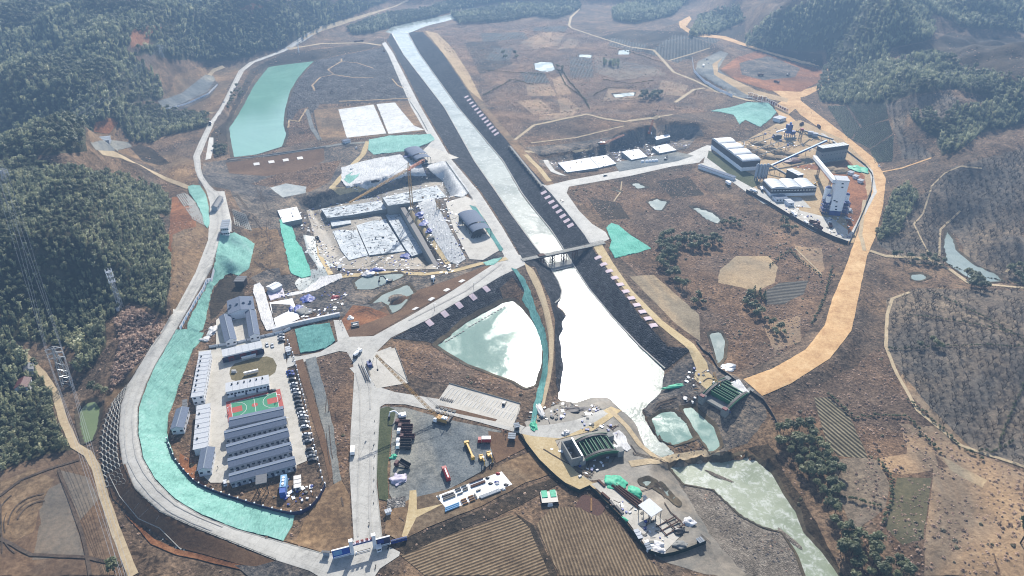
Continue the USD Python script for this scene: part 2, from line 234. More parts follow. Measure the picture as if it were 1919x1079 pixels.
# dam road
line('655,632,.2 700,630,.8 767,593,2 840,550,2.8 913,503,3 950,477,3'); line('700,650,.4 733,633,1 800,600,2.4 873,557,3 940,517,3 977,495,3')
line('645,600,0 690,570,-.5 780,548,-.5 800,530,-.5 850,515,-.5 900,495,.5', step=8)
line('800,640,-4 830,640,-4.6 873,603,-4.6 940,567,-4.6 960,562,-4.6')
line('733,640,0 800,665,.3 860,700,.5 920,720,.5 985,735,.3 990,760,0 820,730,0 760,690,0')
# central pit
line('520,380,-2 560,372,-3 600,362,0 640,352,0 700,340,0 760,322,0 820,318,0 840,322,0', step=8)
line('585,395,-13 700,365,-13 760,350,-12 830,340,-9 845,372,-6')
line('590,410,-13 610,440,-14 640,500,-14 700,500,-14 740,480,-14 700,420,-14 660,440,-14 740,420,-14 770,470,-14 800,490,-13 690,455,-14 720,390,-12 780,365,-11')
line('600,395,-10 714,376,-10 725,392,-10 650,405,-10 720,372,-8 818,347,-8 837,369,-8 730,384,-8')
line('760,382,-5 790,430,-5 820,470,-5 848,502,-4 838,505,-4 800,450,-5'); line('747,388,-13 780,440,-13 812,495,-13')
line('812,372,2 873,485,1 860,495,0'); line('800,300,1 845,320,1.5 880,370,2')
line('560,400,-4 575,450,-6 600,500,-6 620,515,-3 660,510,-3 720,508,-4 800,510,-3 860,500,-1', step=8)
line('530,410,-1 525,450,-1 530,500,-1 545,520,-2 580,520,-6 555,450,-6 540,415,-5', step=8)
line('500,330,-1 520,350,-2 580,350,-2 620,330,0 560,330,-1'); line('470,330,1 480,380,1 495,420,0 505,500,-1', step=8)
line('500,560,0 560,545,-3 600,540,-4 640,560,-3 600,580,-3 560,600,-1')
# lagoon bank, dam with panels
line('420,300,3 480,292,3 560,280,3 640,268,2.5 700,262,2.5'); line('430,325,-1 500,318,-1 570,305,-1 610,300,-1')
line('590,205,1 600,265,1.5 690,255,1.5 800,245,2 775,190,2 700,190,1.5')
line('600,105,1 640,125,4 700,150,3 650,170,4 720,120,2 600,160,3 680,180,2 580,95,4 700,90,3', step=12)
# right lock pit
line('1005,300,1 1040,322,0 1062,331,0 1160,318,0 1255,301,0 1300,290,.5 1320,270,.5'); line('1028,300,-1 1048,325,-1')
line('1025,305,-8 1060,312,-9 1150,295,-9 1250,272,-9 1290,262,-9 1060,300,-9 1140,283,-9 1240,258,-9')
line('1010,287,-2 1100,278,-4 1170,268,-4 1240,255,-4 1275,250,-4'); line('985,285,1 1060,277,1 1130,266,3 1170,248,7 1240,232,9 1280,226,9 1320,232,7')
line('975,265,3 1000,228,4 1100,214,6 1170,225,7 1180,240,7'); line('1060,350,1 1200,328,1 1280,310,1 1335,283,1')
# right side: haul road, plant
line('1395,710,2 1450,690,3 1520,650,3.5 1555,600,3.5 1585,520,3.5 1610,460,3.5 1645,400,4 1660,340,4.5 1640,300,4.5 1580,250,5 1500,190,6 1480,150,7')
line('1425,742,2 1490,715,3 1560,680,3.5 1605,620,3.5 1620,540,3.5 1640,470,3.5')
line('1380,700,-.5 1450,672,0 1500,640,0 1535,580,0 1560,520,0'); line('1440,770,0 1520,735,0 1590,690,0 1630,620,0 1650,540,0')
line('1310,310,.5 1400,380,.5 1500,430,.5 1590,460,.5 1600,400,1 1640,340,2 1560,280,2 1440,260,1.5 1340,270,1 1450,340,1 1520,360,1')
line('1290,325,0 1340,380,-1 1440,420,-1.5 1530,460,-1', step=10)
line('1330,205,3 1400,225,6 1440,235,3 1460,220,3 1420,190,11 1470,195,9', step=10)
line('1300,120,10 1330,150,9 1390,180,9 1470,190,8 1380,130,12 1440,150,8 1500,150,8 1370,100,14 1280,60,20 1275,40,22', step=10)
line('1297,110,3 1302,140,3 1345,170,3 1400,187,4'); line('1290,130,2 1340,175,2')
# lower right flats and the two half-built bridges
line('1310,700,.5 1340,690,.5 1380,700,1.5 1300,740,-1 1390,745,1.5'); line('1200,770,-4.5 1240,750,-3 1290,735,-2.5', step=10)
line('985,800,.2 1060,800,0 1130,770,0 1160,800,-.5 1180,830,-1 1200,860,-2 1150,880,-.5 1100,890,0 1050,880,0 1000,820,.2', step=10)
line('1180,870,-1.5 1250,862,-2.5 1330,850,-3 1390,845,-3'); line('1130,900,0 1190,970,0 1220,1040,0 1320,1010,-1 1250,930,-1.5 1220,890,-1.5', step=12)
line('1240,880,-5 1290,950,-5 1350,1000,-5 1420,1060,-5', step=12); line('1400,840,-3 1470,880,-5 1520,960,-5 1580,1040,-5', step=12)
line('1500,760,1 1560,830,0 1620,900,0 1700,1000,0', step=20)
WATERS = {  # name: (outline, level, material, label)
 'canal': ('733,60 755,100 832,200 888,300 930,360 952,393 977,427 998,457 1033,505 1045,525 1053,545 1050,560 1043,573 1056,580 1062,592 1052,605 1056,618 1048,632 1052,655 1055,690 1050,715 1048,748 1080,755 1110,745 1142,744 1165,768 1188,792 1212,838 1242,857 1262,850 1240,828 1215,800 1205,771 1216,755 1240,732 1247,695 1200,650 1147,593 1103,540 1083,510 1050,457 1030,427 1002,393 977,360 942,300 858,200 786,100 763,60', -6.),
 'upper_river': ('733,62 722,60 735,50 790,38 850,25 900,8 960,0 1000,-6 1010,2 960,10 900,20 850,36 800,48 765,62', -5.9),
 'basin_pond': ('817,647 873,603 940,567 960,563 980,577 993,593 1010,620 1018,653 1014,690 1003,722 985,728 960,713 915,698 873,682 840,662', -5.),
 'lower_river': ('1253,875 1280,867 1330,863 1355,866 1390,850 1420,863 1447,887 1470,927 1493,960 1507,997 1545,1040 1580,1090 1512,1090 1493,1037 1467,997 1427,987 1390,967 1337,917 1280,907', -8.),
 'sluice_pool': ('1218,785 1240,772 1262,770 1285,790 1302,822 1265,833 1238,822', -5.5),
 'sluice_channel': ('1277,765 1297,762 1340,800 1352,835 1335,850 1310,820 1290,790', -5.5),
 'lagoon': ('503,125 523,122 590,114 575,128 560,145 545,170 535,205 532,235 538,250 530,275 480,290 437,295 430,260 428,240 445,215 462,185 475,160 490,140', -3.),
 'slope_pond': ('1328,625 1350,622 1360,640 1357,670 1345,687 1338,660', -1.5),
 'square_pond': ('1213,378 1230,373 1252,378 1240,395 1225,392', -.8),
 'long_pond': ('1293,387 1310,390 1335,398 1352,412 1345,420 1320,408', -.8),
 'field_pond': ('1001,119 1012,116 1035,117 1041,131 1025,135 1003,131', -.8),
 'white_pond': ('1160,94 1180,93 1180,102 1157,102', -.8), 'dark_pond': ('1085,102 1110,103 1108,108 1084,107', -.8), 'strip_pond': ('1147,176 1190,173 1188,180 1152,182', -.8),
 'hill_pond': ('1773,430 1785,445 1793,470 1827,497 1873,517 1877,528 1847,529 1807,517 1773,490 1768,460', -1.5),
 'small_pond': ('1707,515 1725,512 1742,520 1725,527 1708,523', -.8),
 'green_pond': ('147,770 160,755 180,750 190,765 185,800 175,825 158,832 148,800', -1.),
 'work_pond': ('663,528 680,518 750,512 762,516 735,528 700,541 670,543', -4.5), 'second_work_pond': ('693,570 715,552 765,532 777,550 750,580 735,588 725,570', -4.),
 'puddle': ('1200,903 1215,898 1227,903 1215,913 1203,908', -2.), 'muddy_puddle': ('1226,915 1240,908 1252,922 1272,942 1270,948 1250,930', -2.5),
 'scrub_pool': ('1183,344 1195,343 1213,352 1195,354', -.5), 'field_pool': ('1148,357 1165,360 1150,352', -.6),
}
WPOLY = {}
for k, (s, z) in WATERS.items():
    q = dens(pts(s), 5, True); w = Polygon(P0(q, z)).buffer(0); WPOLY[k] = (w, z)
    big = 1.6 if w.area > 3000 else .7
    for poly, zz in ((w.buffer(big), z+.45), (w.buffer(-big), z-.6), (w.buffer(-big*3), z-1.5)):
        for g in getattr(poly, 'geoms', [poly]):
            if g.is_empty: continue
            xy = np.array(g.exterior.segmentize(4).coords); SURVEY.append(np.c_[xy, np.full(len(xy), zz)])
S = np.vstack(SURVEY); S = S[np.unique(np.round(S[:, :2]/1.0), axis=0, return_index=True)[1]]
tree_ = cKDTree(S[:, :2])
gx, gy = np.meshgrid(np.arange(-2400, 2401, 60.), np.arange(60, 3000, 60.)); bg = np.c_[gx.ravel(), gy.ravel()]; bg = bg[tree_.query(bg)[0] > 38]
far = np.array([[x, y] for x in (-12000, 12000) for y in (-3000, 14000)], float)
S = np.vstack([S, np.c_[bg, np.zeros(len(bg))], np.c_[far, np.zeros(4)]])
TIN = LinearNDInterpolator(S[:, :2], S[:, 2])
HILLS = [(60, 95, 62, 150, 100, 0), (195, 108, 52, 110, 90, 0), (262, 128, 34, 60, 60, 0), (60, 190, 44, 110, 60, 0), (175, 212, 28, 60, 45, 0), (0, 330, 58, 120, 90, 0), (120, 338, 44, 90, 60, 0), (215, 352, 26, 60, 45, 0),
         (50, 450, 38, 90, 60, 0), (190, 420, 26, 70, 50, 0), (20, 570, 14, 60, 40, 0), (120, 28, 72, 230, 120, 0), (310, 42, 52, 120, 90, 0), (10, 30, 70, 200, 140, 0), (400, 45, 54, 130, 80, 0), (480, 66, 42, 90, 60, 0), (560, 14, 40, 150, 70, 0), (330, -10, 80, 260, 120, 0),
         (1520, 48, 60, 130, 90, 0), (1620, 20, 72, 180, 120, 0), (1665, 62, 52, 100, 80, 0), (1590, 85, 40, 80, 60, 0), (1460, 70, 40, 60, 60, 0), (1620, 145, 46, 110, 50, 0), (1760, 128, 60, 190, 70, 0), (1890, 170, 54, 130, 70, 0), (1790, 225, 26, 90, 45, 0),
         (1900, 300, 24, 130, 70, 0), (1850, 90, 52, 150, 70, 0), (1919, 20, 80, 240, 130, 0), (1780, -20, 80, 240, 130, 0), (1380, -10, 40, 200, 100, 0), (700, -25, 60, 260, 120, 0), (1100, -25, 40, 300, 90, 0), (1300, 20, 14, 80, 60, 0), (1880, 440, 10, 80, 60, 0), (1820, 600, 6, 120, 60, 0)]
WORKS = Polygon(P0(pts('340,560 326,440 322,340 300,300 330,240 410,150 560,95 740,10 1290,10 1400,95 1520,130 1540,190 1640,320 1660,460 1640,700 1919,820 1919,1150 -100,1150 -60,860 180,640 270,600')))
HC = [(*P0([(a, b)], h)[0], h, sx_, sy_) for a, b, h, sx_, sy_, _ in HILLS]
def land(x, y):
    z = np.nan_to_num(TIN(x, y)); p = shapely.points(x, y); w = np.clip(shapely.distance(p, WORKS)/75, 0, 1); w = w*w*(3-2*w)
    for k in ('hill_pond', 'small_pond', 'green_pond'): u = np.clip(shapely.distance(p, WPOLY[k][0])/45, 0, 1); w = w*u*u*(3-2*u)
    a = np.zeros_like(x)
    for cx, cy, h, s1, s2 in HC: a = np.maximum(a, 0)+0; a += h*np.exp(-.5*(((x-cx)/s1)**2+((y-cy)/s2)**2))
    a = 95*np.tanh(a/95)
    n = meshkit.fbm(np.stack([x/130, y/130, x*0], -1), 4, 3)-.5; n2 = meshkit.fbm(np.stack([x/22, y/22, x*0], -1), 3, 9)-.5
    beyond = np.clip((np.hypot(x, y)-2300)/1500, 0, 1)
    a = a*(1+.9*n)+np.clip(n*30, -6, 30)*np.clip(a/20, 0, 1)+beyond*(60+120*n)
    return z+w*a+n2*(.9+2.2*w*np.clip(a/20, 0, 1))
ys = [118.]
while ys[-1] < 2500: ys.append(ys[-1]+np.clip(.0085*ys[-1], 1.8, 9.))
ys = np.array(ys+[2700, 3100, 3800, 5000, 7000, 10000, 13000])
xs = [0.]
while xs[-1] < 1750: xs.append(xs[-1]+np.clip(.011*xs[-1], 2.4, 9.))
xs = np.array(xs+[1900, 2300, 3000, 4500, 7000, 11000]); xs = np.r_[-xs[:0:-1], xs]
ys = np.r_[-2500, -600, -100, 40, ys]
NX, NY = len(xs), len(ys)
X, Y = np.meshgrid(xs, ys); Z = land(X.ravel(), Y.ravel()).reshape(X.shape)
def cell(x, y):
    i = np.clip(np.searchsorted(xs, x, 'right')-1, 0, NX-2); j = np.clip(np.searchsorted(ys, y, 'right')-1, 0, NY-2)
    return i, j, (x-xs[i])/(xs[i+1]-xs[i]), (y-ys[j])/(ys[j+1]-ys[j])
def H(x, y):
    x, y = np.atleast_1d(np.asarray(x, float)), np.atleast_1d(np.asarray(y, float)); i, j, u, v = cell(x, y)
    a, b, c, d = Z[j, i], Z[j, i+1], Z[j+1, i], Z[j+1, i+1]   # split along a-d
    return np.where(u >= v, a+u*(b-a)+v*(d-b), a+v*(c-a)+u*(d-c))
def h1(x, y): return float(H(x, y)[0])
def G(q, dz=0.):
    """where the sight line through the pixel meets the land raised by dz: (n,3)"""
    d = dirs(q); lo = (CAMH-160)/-d[:, 2]; hi = (CAMH+25)/-d[:, 2]; hi = np.minimum(hi, 4000); t = lo.copy(); found = np.zeros(len(d), bool); n = 220
    st = (hi-lo)/n; prev = lo.copy(); ans = hi.copy()
    for k in range(n+1):
        t = lo+st*k; z = CAMH+d[:, 2]*t; under = z < H(d[:, 0]*t, d[:, 1]*t)+dz
        new = under & ~found; ans[new] = t[new]; found |= under
        if found.all(): break
    a, b = ans-st, ans.copy()
    for _ in range(18):
        m = (a+b)/2; under = CAMH+d[:, 2]*m < H(d[:, 0]*m, d[:, 1]*m)+dz; b = np.where(under, m, b); a = np.where(under, a, m)
    return np.c_[d[:, 0]*b, d[:, 1]*b, CAMH+d[:, 2]*b]
def g1(x, y, dz=0.): return G([(x, y)], dz)[0]
# ------------------------------------------------------------ meshes
def put(path, v, f, mat, normals=None):
    m = UsdGeom.Mesh.Define(stage, path)
    m.CreatePointsAttr(Vt.Vec3fArray.FromNumpy(np.ascontiguousarray(v, np.float32))); m.CreateFaceVertexCountsAttr(Vt.IntArray.FromNumpy(np.full(len(f), 3, np.int32)))
    m.CreateFaceVertexIndicesAttr(Vt.IntArray.FromNumpy(np.ascontiguousarray(f, np.int32).ravel())); m.CreateSubdivisionSchemeAttr('none')
    if normals is not None: m.CreateNormalsAttr(Vt.Vec3fArray.FromNumpy(np.ascontiguousarray(normals, np.float32))); m.SetNormalsInterpolation('vertex')
    _bind(m.GetPrim(), mat); return m.GetPrim()
dZy, dZx = np.gradient(Z, ys, xs)
def normals_at(x, y):
    i, j, u, v = cell(x, y)
    def bl(F): return (F[j, i]*(1-u)+F[j, i+1]*u)*(1-v)+(F[j+1, i]*(1-u)+F[j+1, i+1]*u)*v
    n = np.c_[-bl(dZx), -bl(dZy), np.ones(len(x))]; return n/np.linalg.norm(n, axis=1, keepdims=True)
jj, ii = np.meshgrid(np.arange(NY-1), np.arange(NX-1), indexing='ij'); a_ = (jj*NX+ii).ravel(); b_, c_, d_ = a_+1, a_+NX, a_+NX+1
ground = put('/World/ground', np.c_[X.ravel(), Y.ravel(), Z.ravel()], np.vstack([np.c_[a_, b_, d_], np.c_[a_, d_, c_]]), 'ground_scrub', normals_at(X.ravel(), Y.ravel()))
tag(ground, 'brown scrub land around the works, fields and hills', None, None, 'structure')
def wobble(poly, amp, wl=9., seed=1):
    def one(ring):
        xy = np.array(ring.segmentize(wl/3).coords)[:-1]; o = np.stack([meshkit.fbm(np.c_[xy/wl, np.full(len(xy), k+.5)], 2, seed+k)-.5 for k in (0, 1)], 1)*2*amp
        return xy+o
    out = []
    for g in getattr(poly, 'geoms', [poly]):
        if g.geom_type == 'Polygon' and not g.is_empty: out.append(Polygon(one(g.exterior), [one(r) for r in g.interiors]).buffer(0))
    return unary_union(out)
def W(s, step=8):
    """pixel outline -> polygon on the land"""
    return Polygon(G(dens(pts(s) if isinstance(s, str) else s, step, True))[:, :2]).buffer(0)
def drape(poly, lift):
    """cuts the polygon into the land's own triangles and lifts it a little"""
    polys = [g for g in getattr(poly, 'geoms', [poly]) if g.geom_type == 'Polygon' and g.area > .5]
    V, F, n0 = [], [], 0
    for g in polys:
        x0, y0, x1, y1 = g.bounds; i0, i1 = np.searchsorted(xs, x0)-1, np.searchsorted(xs, x1); j0, j1 = np.searchsorted(ys, y0)-1, np.searchsorted(ys, y1)
        J, I = np.meshgrid(np.arange(j0, j1), np.arange(i0, i1), indexing='ij'); I, J = I.ravel(), J.ravel()
        cells = shapely.box(xs[I], ys[J], xs[I+1], ys[J+1]); shapely.prepare(g)
        full = shapely.contains_properly(g, cells); part = shapely.intersects(g, cells) & ~full
        A0 = np.c_[xs[I], ys[J]]; B0 = np.c_[xs[I+1], ys[J]]; C0 = np.c_[xs[I], ys[J+1]]; D0 = np.c_[xs[I+1], ys[J+1]]
        T = np.concatenate([np.stack([A0, B0, D0], 1), np.stack([A0, D0, C0], 1)])
        k = np.r_[full, full]
        if k.any():
            v = T[k].reshape(-1, 2); V.append(v); F.append(np.arange(len(v)).reshape(-1, 3)+n0); n0 += len(v)
        k = np.r_[part, part]; tri = T[k]
        if len(tri):
            cut = shapely.intersection(shapely.polygons(tri), g); parts = shapely.get_parts(cut); parts = parts[(shapely.get_type_id(parts) == 3)]; parts = parts[shapely.area(parts) > 1e-4]
            if len(parts):
                tr = shapely.get_parts(shapely.constrained_delaunay_triangles(parts)); co = shapely.get_coordinates(tr).reshape(-1, 4, 2)[:, :3]
                cr = (co[:, 1, 0]-co[:, 0, 0])*(co[:, 2, 1]-co[:, 0, 1])-(co[:, 1, 1]-co[:, 0, 1])*(co[:, 2, 0]-co[:, 0, 0]); co[cr < 0] = co[cr < 0][:, ::-1]
                v = co.reshape(-1, 2); V.append(v); F.append(np.arange(len(v)).reshape(-1, 3)+n0); n0 += len(v)
    v = np.vstack(V); f = np.vstack(F); u, inv = np.unique(np.round(v, 3), axis=0, return_inverse=True); inv = inv.ravel()
    return np.c_[u, H(u[:, 0], u[:, 1])+lift], inv[f]
OCC = []
PIECE = {}
LEVEL = [0]
def sheet(name, s, mat, amp=0., kind='structure', label=None, cat=None, group=None, wl=9., lift=None, occ=True, parent='/World', thick=0, ruffle=0):
    """a layer of the land with an outline of its own"""
    g = s if not isinstance(s, (str, np.ndarray)) else W(s)
    if amp: g = wobble(g, amp, wl, LEVEL[0])
    LEVEL[0] += 1
    if sum(k.area for k in getattr(g, 'geoms', [g]) if k.area > .5) < 1: return g
    v, f = drape(g, (.03+.0018*LEVEL[0]) if lift is None else lift)
    n = normals_at(v[:, 0], v[:, 1])
    if ruffle:
        sx_, sy_ = n[:, 0], n[:, 1]; q_ = v[:, :2]; ph = meshkit.fbm(np.c_[q_/6., np.full(len(v), LEVEL[0]*.7)], 3, LEVEL[0]); ph2 = meshkit.fbm(np.c_[q_[:, 0]/3.2, q_[:, 1]/9., np.full(len(v), .4)], 2, 77)
        v[:, 2] += np.clip((ph-.5)*2.2+(ph2-.5)*1.6, -.4, 1.2)*ruffle; n = meshkit.arrays((v, f), True)[2]
    if thick:   # edge turned down to the ground
        e = np.sort(np.vstack([f[:, [0, 1]], f[:, [1, 2]], f[:, [2, 0]]]), 1); raw = np.vstack([f[:, [0, 1]], f[:, [1, 2]], f[:, [2, 0]]]); _, idx, cnt = np.unique(e, axis=0, return_index=True, return_counts=True)
        b = raw[idx[cnt == 1]]; k = len(v); lo = v.copy(); lo[:, 2] -= thick; v = np.vstack([v, lo]); n = np.vstack([n, n]); f = np.vstack([f, np.c_[b[:, 0], b[:, 0]+k, b[:, 1]], np.c_[b[:, 1], b[:, 0]+k, b[:, 1]+k]])
    p = put(numbered(parent, name), v, f, mat, n); tag(p, label, cat, group, kind)
    if occ: OCC.append(g)
    return g
def strip(name, s, width, mat, amp=0., **kw):
    q = pts(s); l = LineString(G(dens(q, 6))[:, :2]).simplify(.3)
    return sheet(name, l.buffer(width/2, cap_style='flat', join_style='round'), mat, amp, **kw)
for k, (w, z) in WPOLY.items():
    pass
WM = {'canal': 'canal_water', 'upper_river': 'canal_water', 'basin_pond': 'pond_water', 'lower_river': 'river_water', 'sluice_pool': 'pond_water', 'sluice_channel': 'pond_water', 'lagoon': 'lagoon_water', 'hill_pond': 'grey_pond', 'green_pond': 'green_pond', 'puddle': 'grey_pond', 'muddy_puddle': 'grey_pond'}
for k, (w, z) in WPOLY.items():
    w2 = wobble(w.buffer(.8), .5 if w.area > 2000 else .3, 6, 5)
    OCC.append(w2.buffer(1.0))
    t = shapely.get_parts(shapely.constrained_delaunay_triangles(w2)); co = shapely.get_coordinates(t).reshape(-1, 4, 2)[:, :3]
    cr = (co[:, 1, 0]-co[:, 0, 0])*(co[:, 2, 1]-co[:, 0, 1])-(co[:, 1, 1]-co[:, 0, 1])*(co[:, 2, 0]-co[:, 0, 0]); co[cr < 0] = co[cr < 0][:, ::-1]
    v = co.reshape(-1, 2); tag(put(f'/World/{k}', np.c_[v, np.full(len(v), z)], np.arange(len(v)).reshape(-1, 3), WM.get(k, 'grey_pond')), None, None, None, 'structure')
# ------------------------------------------------------------ sheets of the land, lowest first
FOREST = {  # wooded ground: outline, kind
 'west_hill_wood': '0,305 60,300 150,318 230,330 300,352 322,372 318,405 300,400 316,450 318,520 312,590 245,565 200,600 205,640 180,680 140,655 60,640 0,640',
 'west_grove': '0,640 40,650 70,690 100,760 125,820 138,842 90,850 40,870 0,885',
 'north_west_wood': '0,0 420,0 620,0 560,40 520,85 440,105 400,120 330,108 240,100 290,85 255,60 235,90 300,150 305,185 245,195 225,230 180,232 160,255 165,285 70,290 0,300',
 'ridge_wood': '225,200 290,195 310,205 392,218 392,236 300,258 285,268 240,262 218,230',
 'north_wood': '290,100 330,55 440,28 560,22 640,0 730,0 660,30 590,60 540,85 470,105 440,112 380,110',
 'river_wood': '650,55 720,28 800,18 840,0 960,0 900,10 850,20 800,36 740,48 700,62 660,66',
 'east_bank_wood': '845,28 880,22 960,10 1085,0 1090,15 1060,30 1040,35 1000,30 950,40 900,45 860,45',
 'north_east_wood': '1395,70 1460,20 1520,0 1919,0 1919,60 1800,50 1740,20 1750,60 1745,75 1670,90 1660,115 1600,128 1555,128 1545,95 1470,92 1400,88',
 'east_ridge_wood': '1545,128 1600,128 1680,115 1740,100 1780,105 1800,125 1919,150 1919,200 1880,210 1850,180 1780,165 1700,180 1660,195 1600,196 1535,190 1530,170',
 'east_slope_wood': '1702,208 1740,205 1760,230 1790,195 1850,200 1919,210 1919,230 1880,240 1840,250 1790,285 1760,292 1755,260 1720,240',
 'tower_wood': '1665,370 1700,345 1715,360 1712,395 1680,440 1640,452 1640,430 1660,400',
 'far_wood': '1290,70 1310,30 1385,12 1395,40 1345,62 1300,70',
 'pond_wood': '1145,20 1200,0 1290,0 1260,30 1190,45 1150,40',
}
FW = {}
for k, s in FOREST.items():
    FW[k] = wobble(W(s), 4, 25, 3); sheet('forest_floor', FW[k], 'forest_floor', occ=False)
SCRUB = []
def scrub(name, s, mat, amp=2.5, **kw):
    SCRUB.append((sheet(name, s, mat, amp, occ=False, **kw), mat))
# slopes and rough ground
scrub('cut_slope', '338,395 380,400 395,440 388,460 365,520 333,580 300,640 262,700 236,735 200,765 195,740 240,690 290,640 318,590 320,480 318,410', 'bare_earth')
scrub('cut_slope', '322,370 345,368 372,405 366,425 345,430 325,440 318,480 312,470 318,410', 'red_earth', 1.5)
scrub('scrub_slope', '215,600 245,572 300,600 316,615 290,650 240,700 205,735 210,690 225,640', 'brown_scrub')
scrub('waste_ground', '300,212 330,140 380,125 450,128 430,160 405,212 385,235 385,222 305,205', 'bare_earth')
scrub('waste_ground', '165,250 200,220 222,225 215,260 250,290 330,290 365,300 372,345 400,370 350,350 300,320 230,285 185,280', 'bare_earth')
scrub('dark_spoil_heap', '245,278 262,270 285,278 318,305 300,310 268,302', 'dark_scrub', 1)
scrub('brown_bank', '395,250 425,225 445,180 470,130 530,100 660,85 715,80 690,92 610,108 590,114 520,120 480,140 445,200 425,245 428,290 400,295', 'dark_scrub', 1.5)
scrub('spoil_ground', '592,113 720,88 760,160 772,188 600,195 560,240 540,250 535,205 548,165', 'spoil', 2)
scrub('brown_bank', '560,205 578,200 590,260 540,275 530,262 540,235', 'brown_scrub', 1.5)
scrub('works_ground', '372,345 382,305 420,300 470,300 700,262 815,262 905,430 975,490 900,512 800,545 660,600 635,590 520,560 470,520 500,480 470,430 430,355', 'dark_gravel', 1)
scrub('scrub_slope', '470,345 560,312 640,300 618,340 580,360 520,352', 'brown_scrub', 1.5)
scrub('bare_slope', '450,430 500,425 545,470 540,500 500,505 470,520 440,515 475,470', 'bare_earth', 1.5)
scrub('scrub_slope', '397,550 415,520 448,517 460,560 428,560 410,590 395,600 392,575', 'dark_scrub', 1)
scrub('scrub_slope', '340,700 372,640 400,640 372,660 378,760 330,765 318,800 340,840 370,850 376,890 372,905 330,862 314,822 318,770', 'brown_scrub', 1)
scrub('red_slope', '336,850 362,862 376,900 390,910 372,912 335,868', 'red_earth', 1)
scrub('brown_verge', '735,640 830,650 905,690 985,735 975,745 900,725 830,720 760,700', 'brown_scrub', 2)
scrub('brown_verge', '660,640 600,668 650,660 662,690 660,760 655,870 640,900 620,830 596,670', 'brown_scrub', 1)
scrub('works_ground', '985,790 1060,748 1145,742 1190,792 1212,840 1255,858 1330,850 1360,862 1260,875 1270,900 1330,960 1420,1060 1500,1079 1330,1079 1230,1045 1120,900 1060,900 1000,845', 'mud', 2)
scrub('works_ground', '1205,770 1250,700 1297,655 1310,665 1345,690 1395,712 1430,745 1440,780 1400,830 1350,850 1300,825 1280,765 1215,785', 'dark_gravel', 1.5)
scrub('river_bar', '1255,880 1285,910 1340,920 1395,970 1430,990 1470,1000 1500,1040 1512,1085 1400,1079 1330,1000', 'river_gravel', 2)
scrub('bank_scrub', '1400,840 1440,830 1480,900 1520,960 1580,1079 1575,1079 1545,1040 1505,990 1450,890', 'dark_scrub', 2)
scrub('brown_flat', '1065,350 1130,345 1290,315 1340,370 1440,425 1590,470 1560,520 1535,590 1500,640 1440,675 1380,700 1345,690 1310,660 1270,620 1180,500 1150,470 1220,460 1140,418 1090,380', 'brown_scrub', 2.5)
scrub('brown_flat', '810,55 870,40 960,45 1060,35 1080,60 1180,85 1260,120 1310,160 1320,210 1240,215 1180,225 1100,215 1000,230 965,265 905,190 840,105', 'brown_scrub', 2.5)
scrub('brown_flat', '1440,770 1500,735 1600,690 1660,640 1700,760 1800,850 1919,880 1919,1079 1710,1079 1650,1000 1560,830 1500,780', 'brown_scrub', 2.5)
scrub('orchard_ground', '1662,560 1720,540 1919,545 1919,870 1830,850 1760,800 1690,700 1660,650', 'grey_orchard', 2)
scrub('orchard_ground', '1640,455 1680,440 1720,370 1790,310 1919,280 1919,530 1820,500 1790,440 1760,420 1770,500 1700,490', 'grey_orchard', 3)
scrub('brown_hillside', '1680,90 1750,75 1780,60 1830,70 1919,70 1919,145 1810,125 1780,102 1690,112', 'dark_scrub', 3)
scrub('brown_hillside', '1662,195 1700,185 1780,172 1800,195 1760,230 1700,212 1690,250 1750,290 1740,300 1690,295', 'grey_orchard', 2)
scrub('brown_hillside', '1300,75 1395,45 1400,90 1540,100 1545,125 1480,115 1420,98 1350,70', 'dark_scrub', 2)
scrub('brown_hillside', '1120,70 1180,55 1290,60 1275,90 1300,112 1230,105 1180,90', 'dark_scrub', 3)
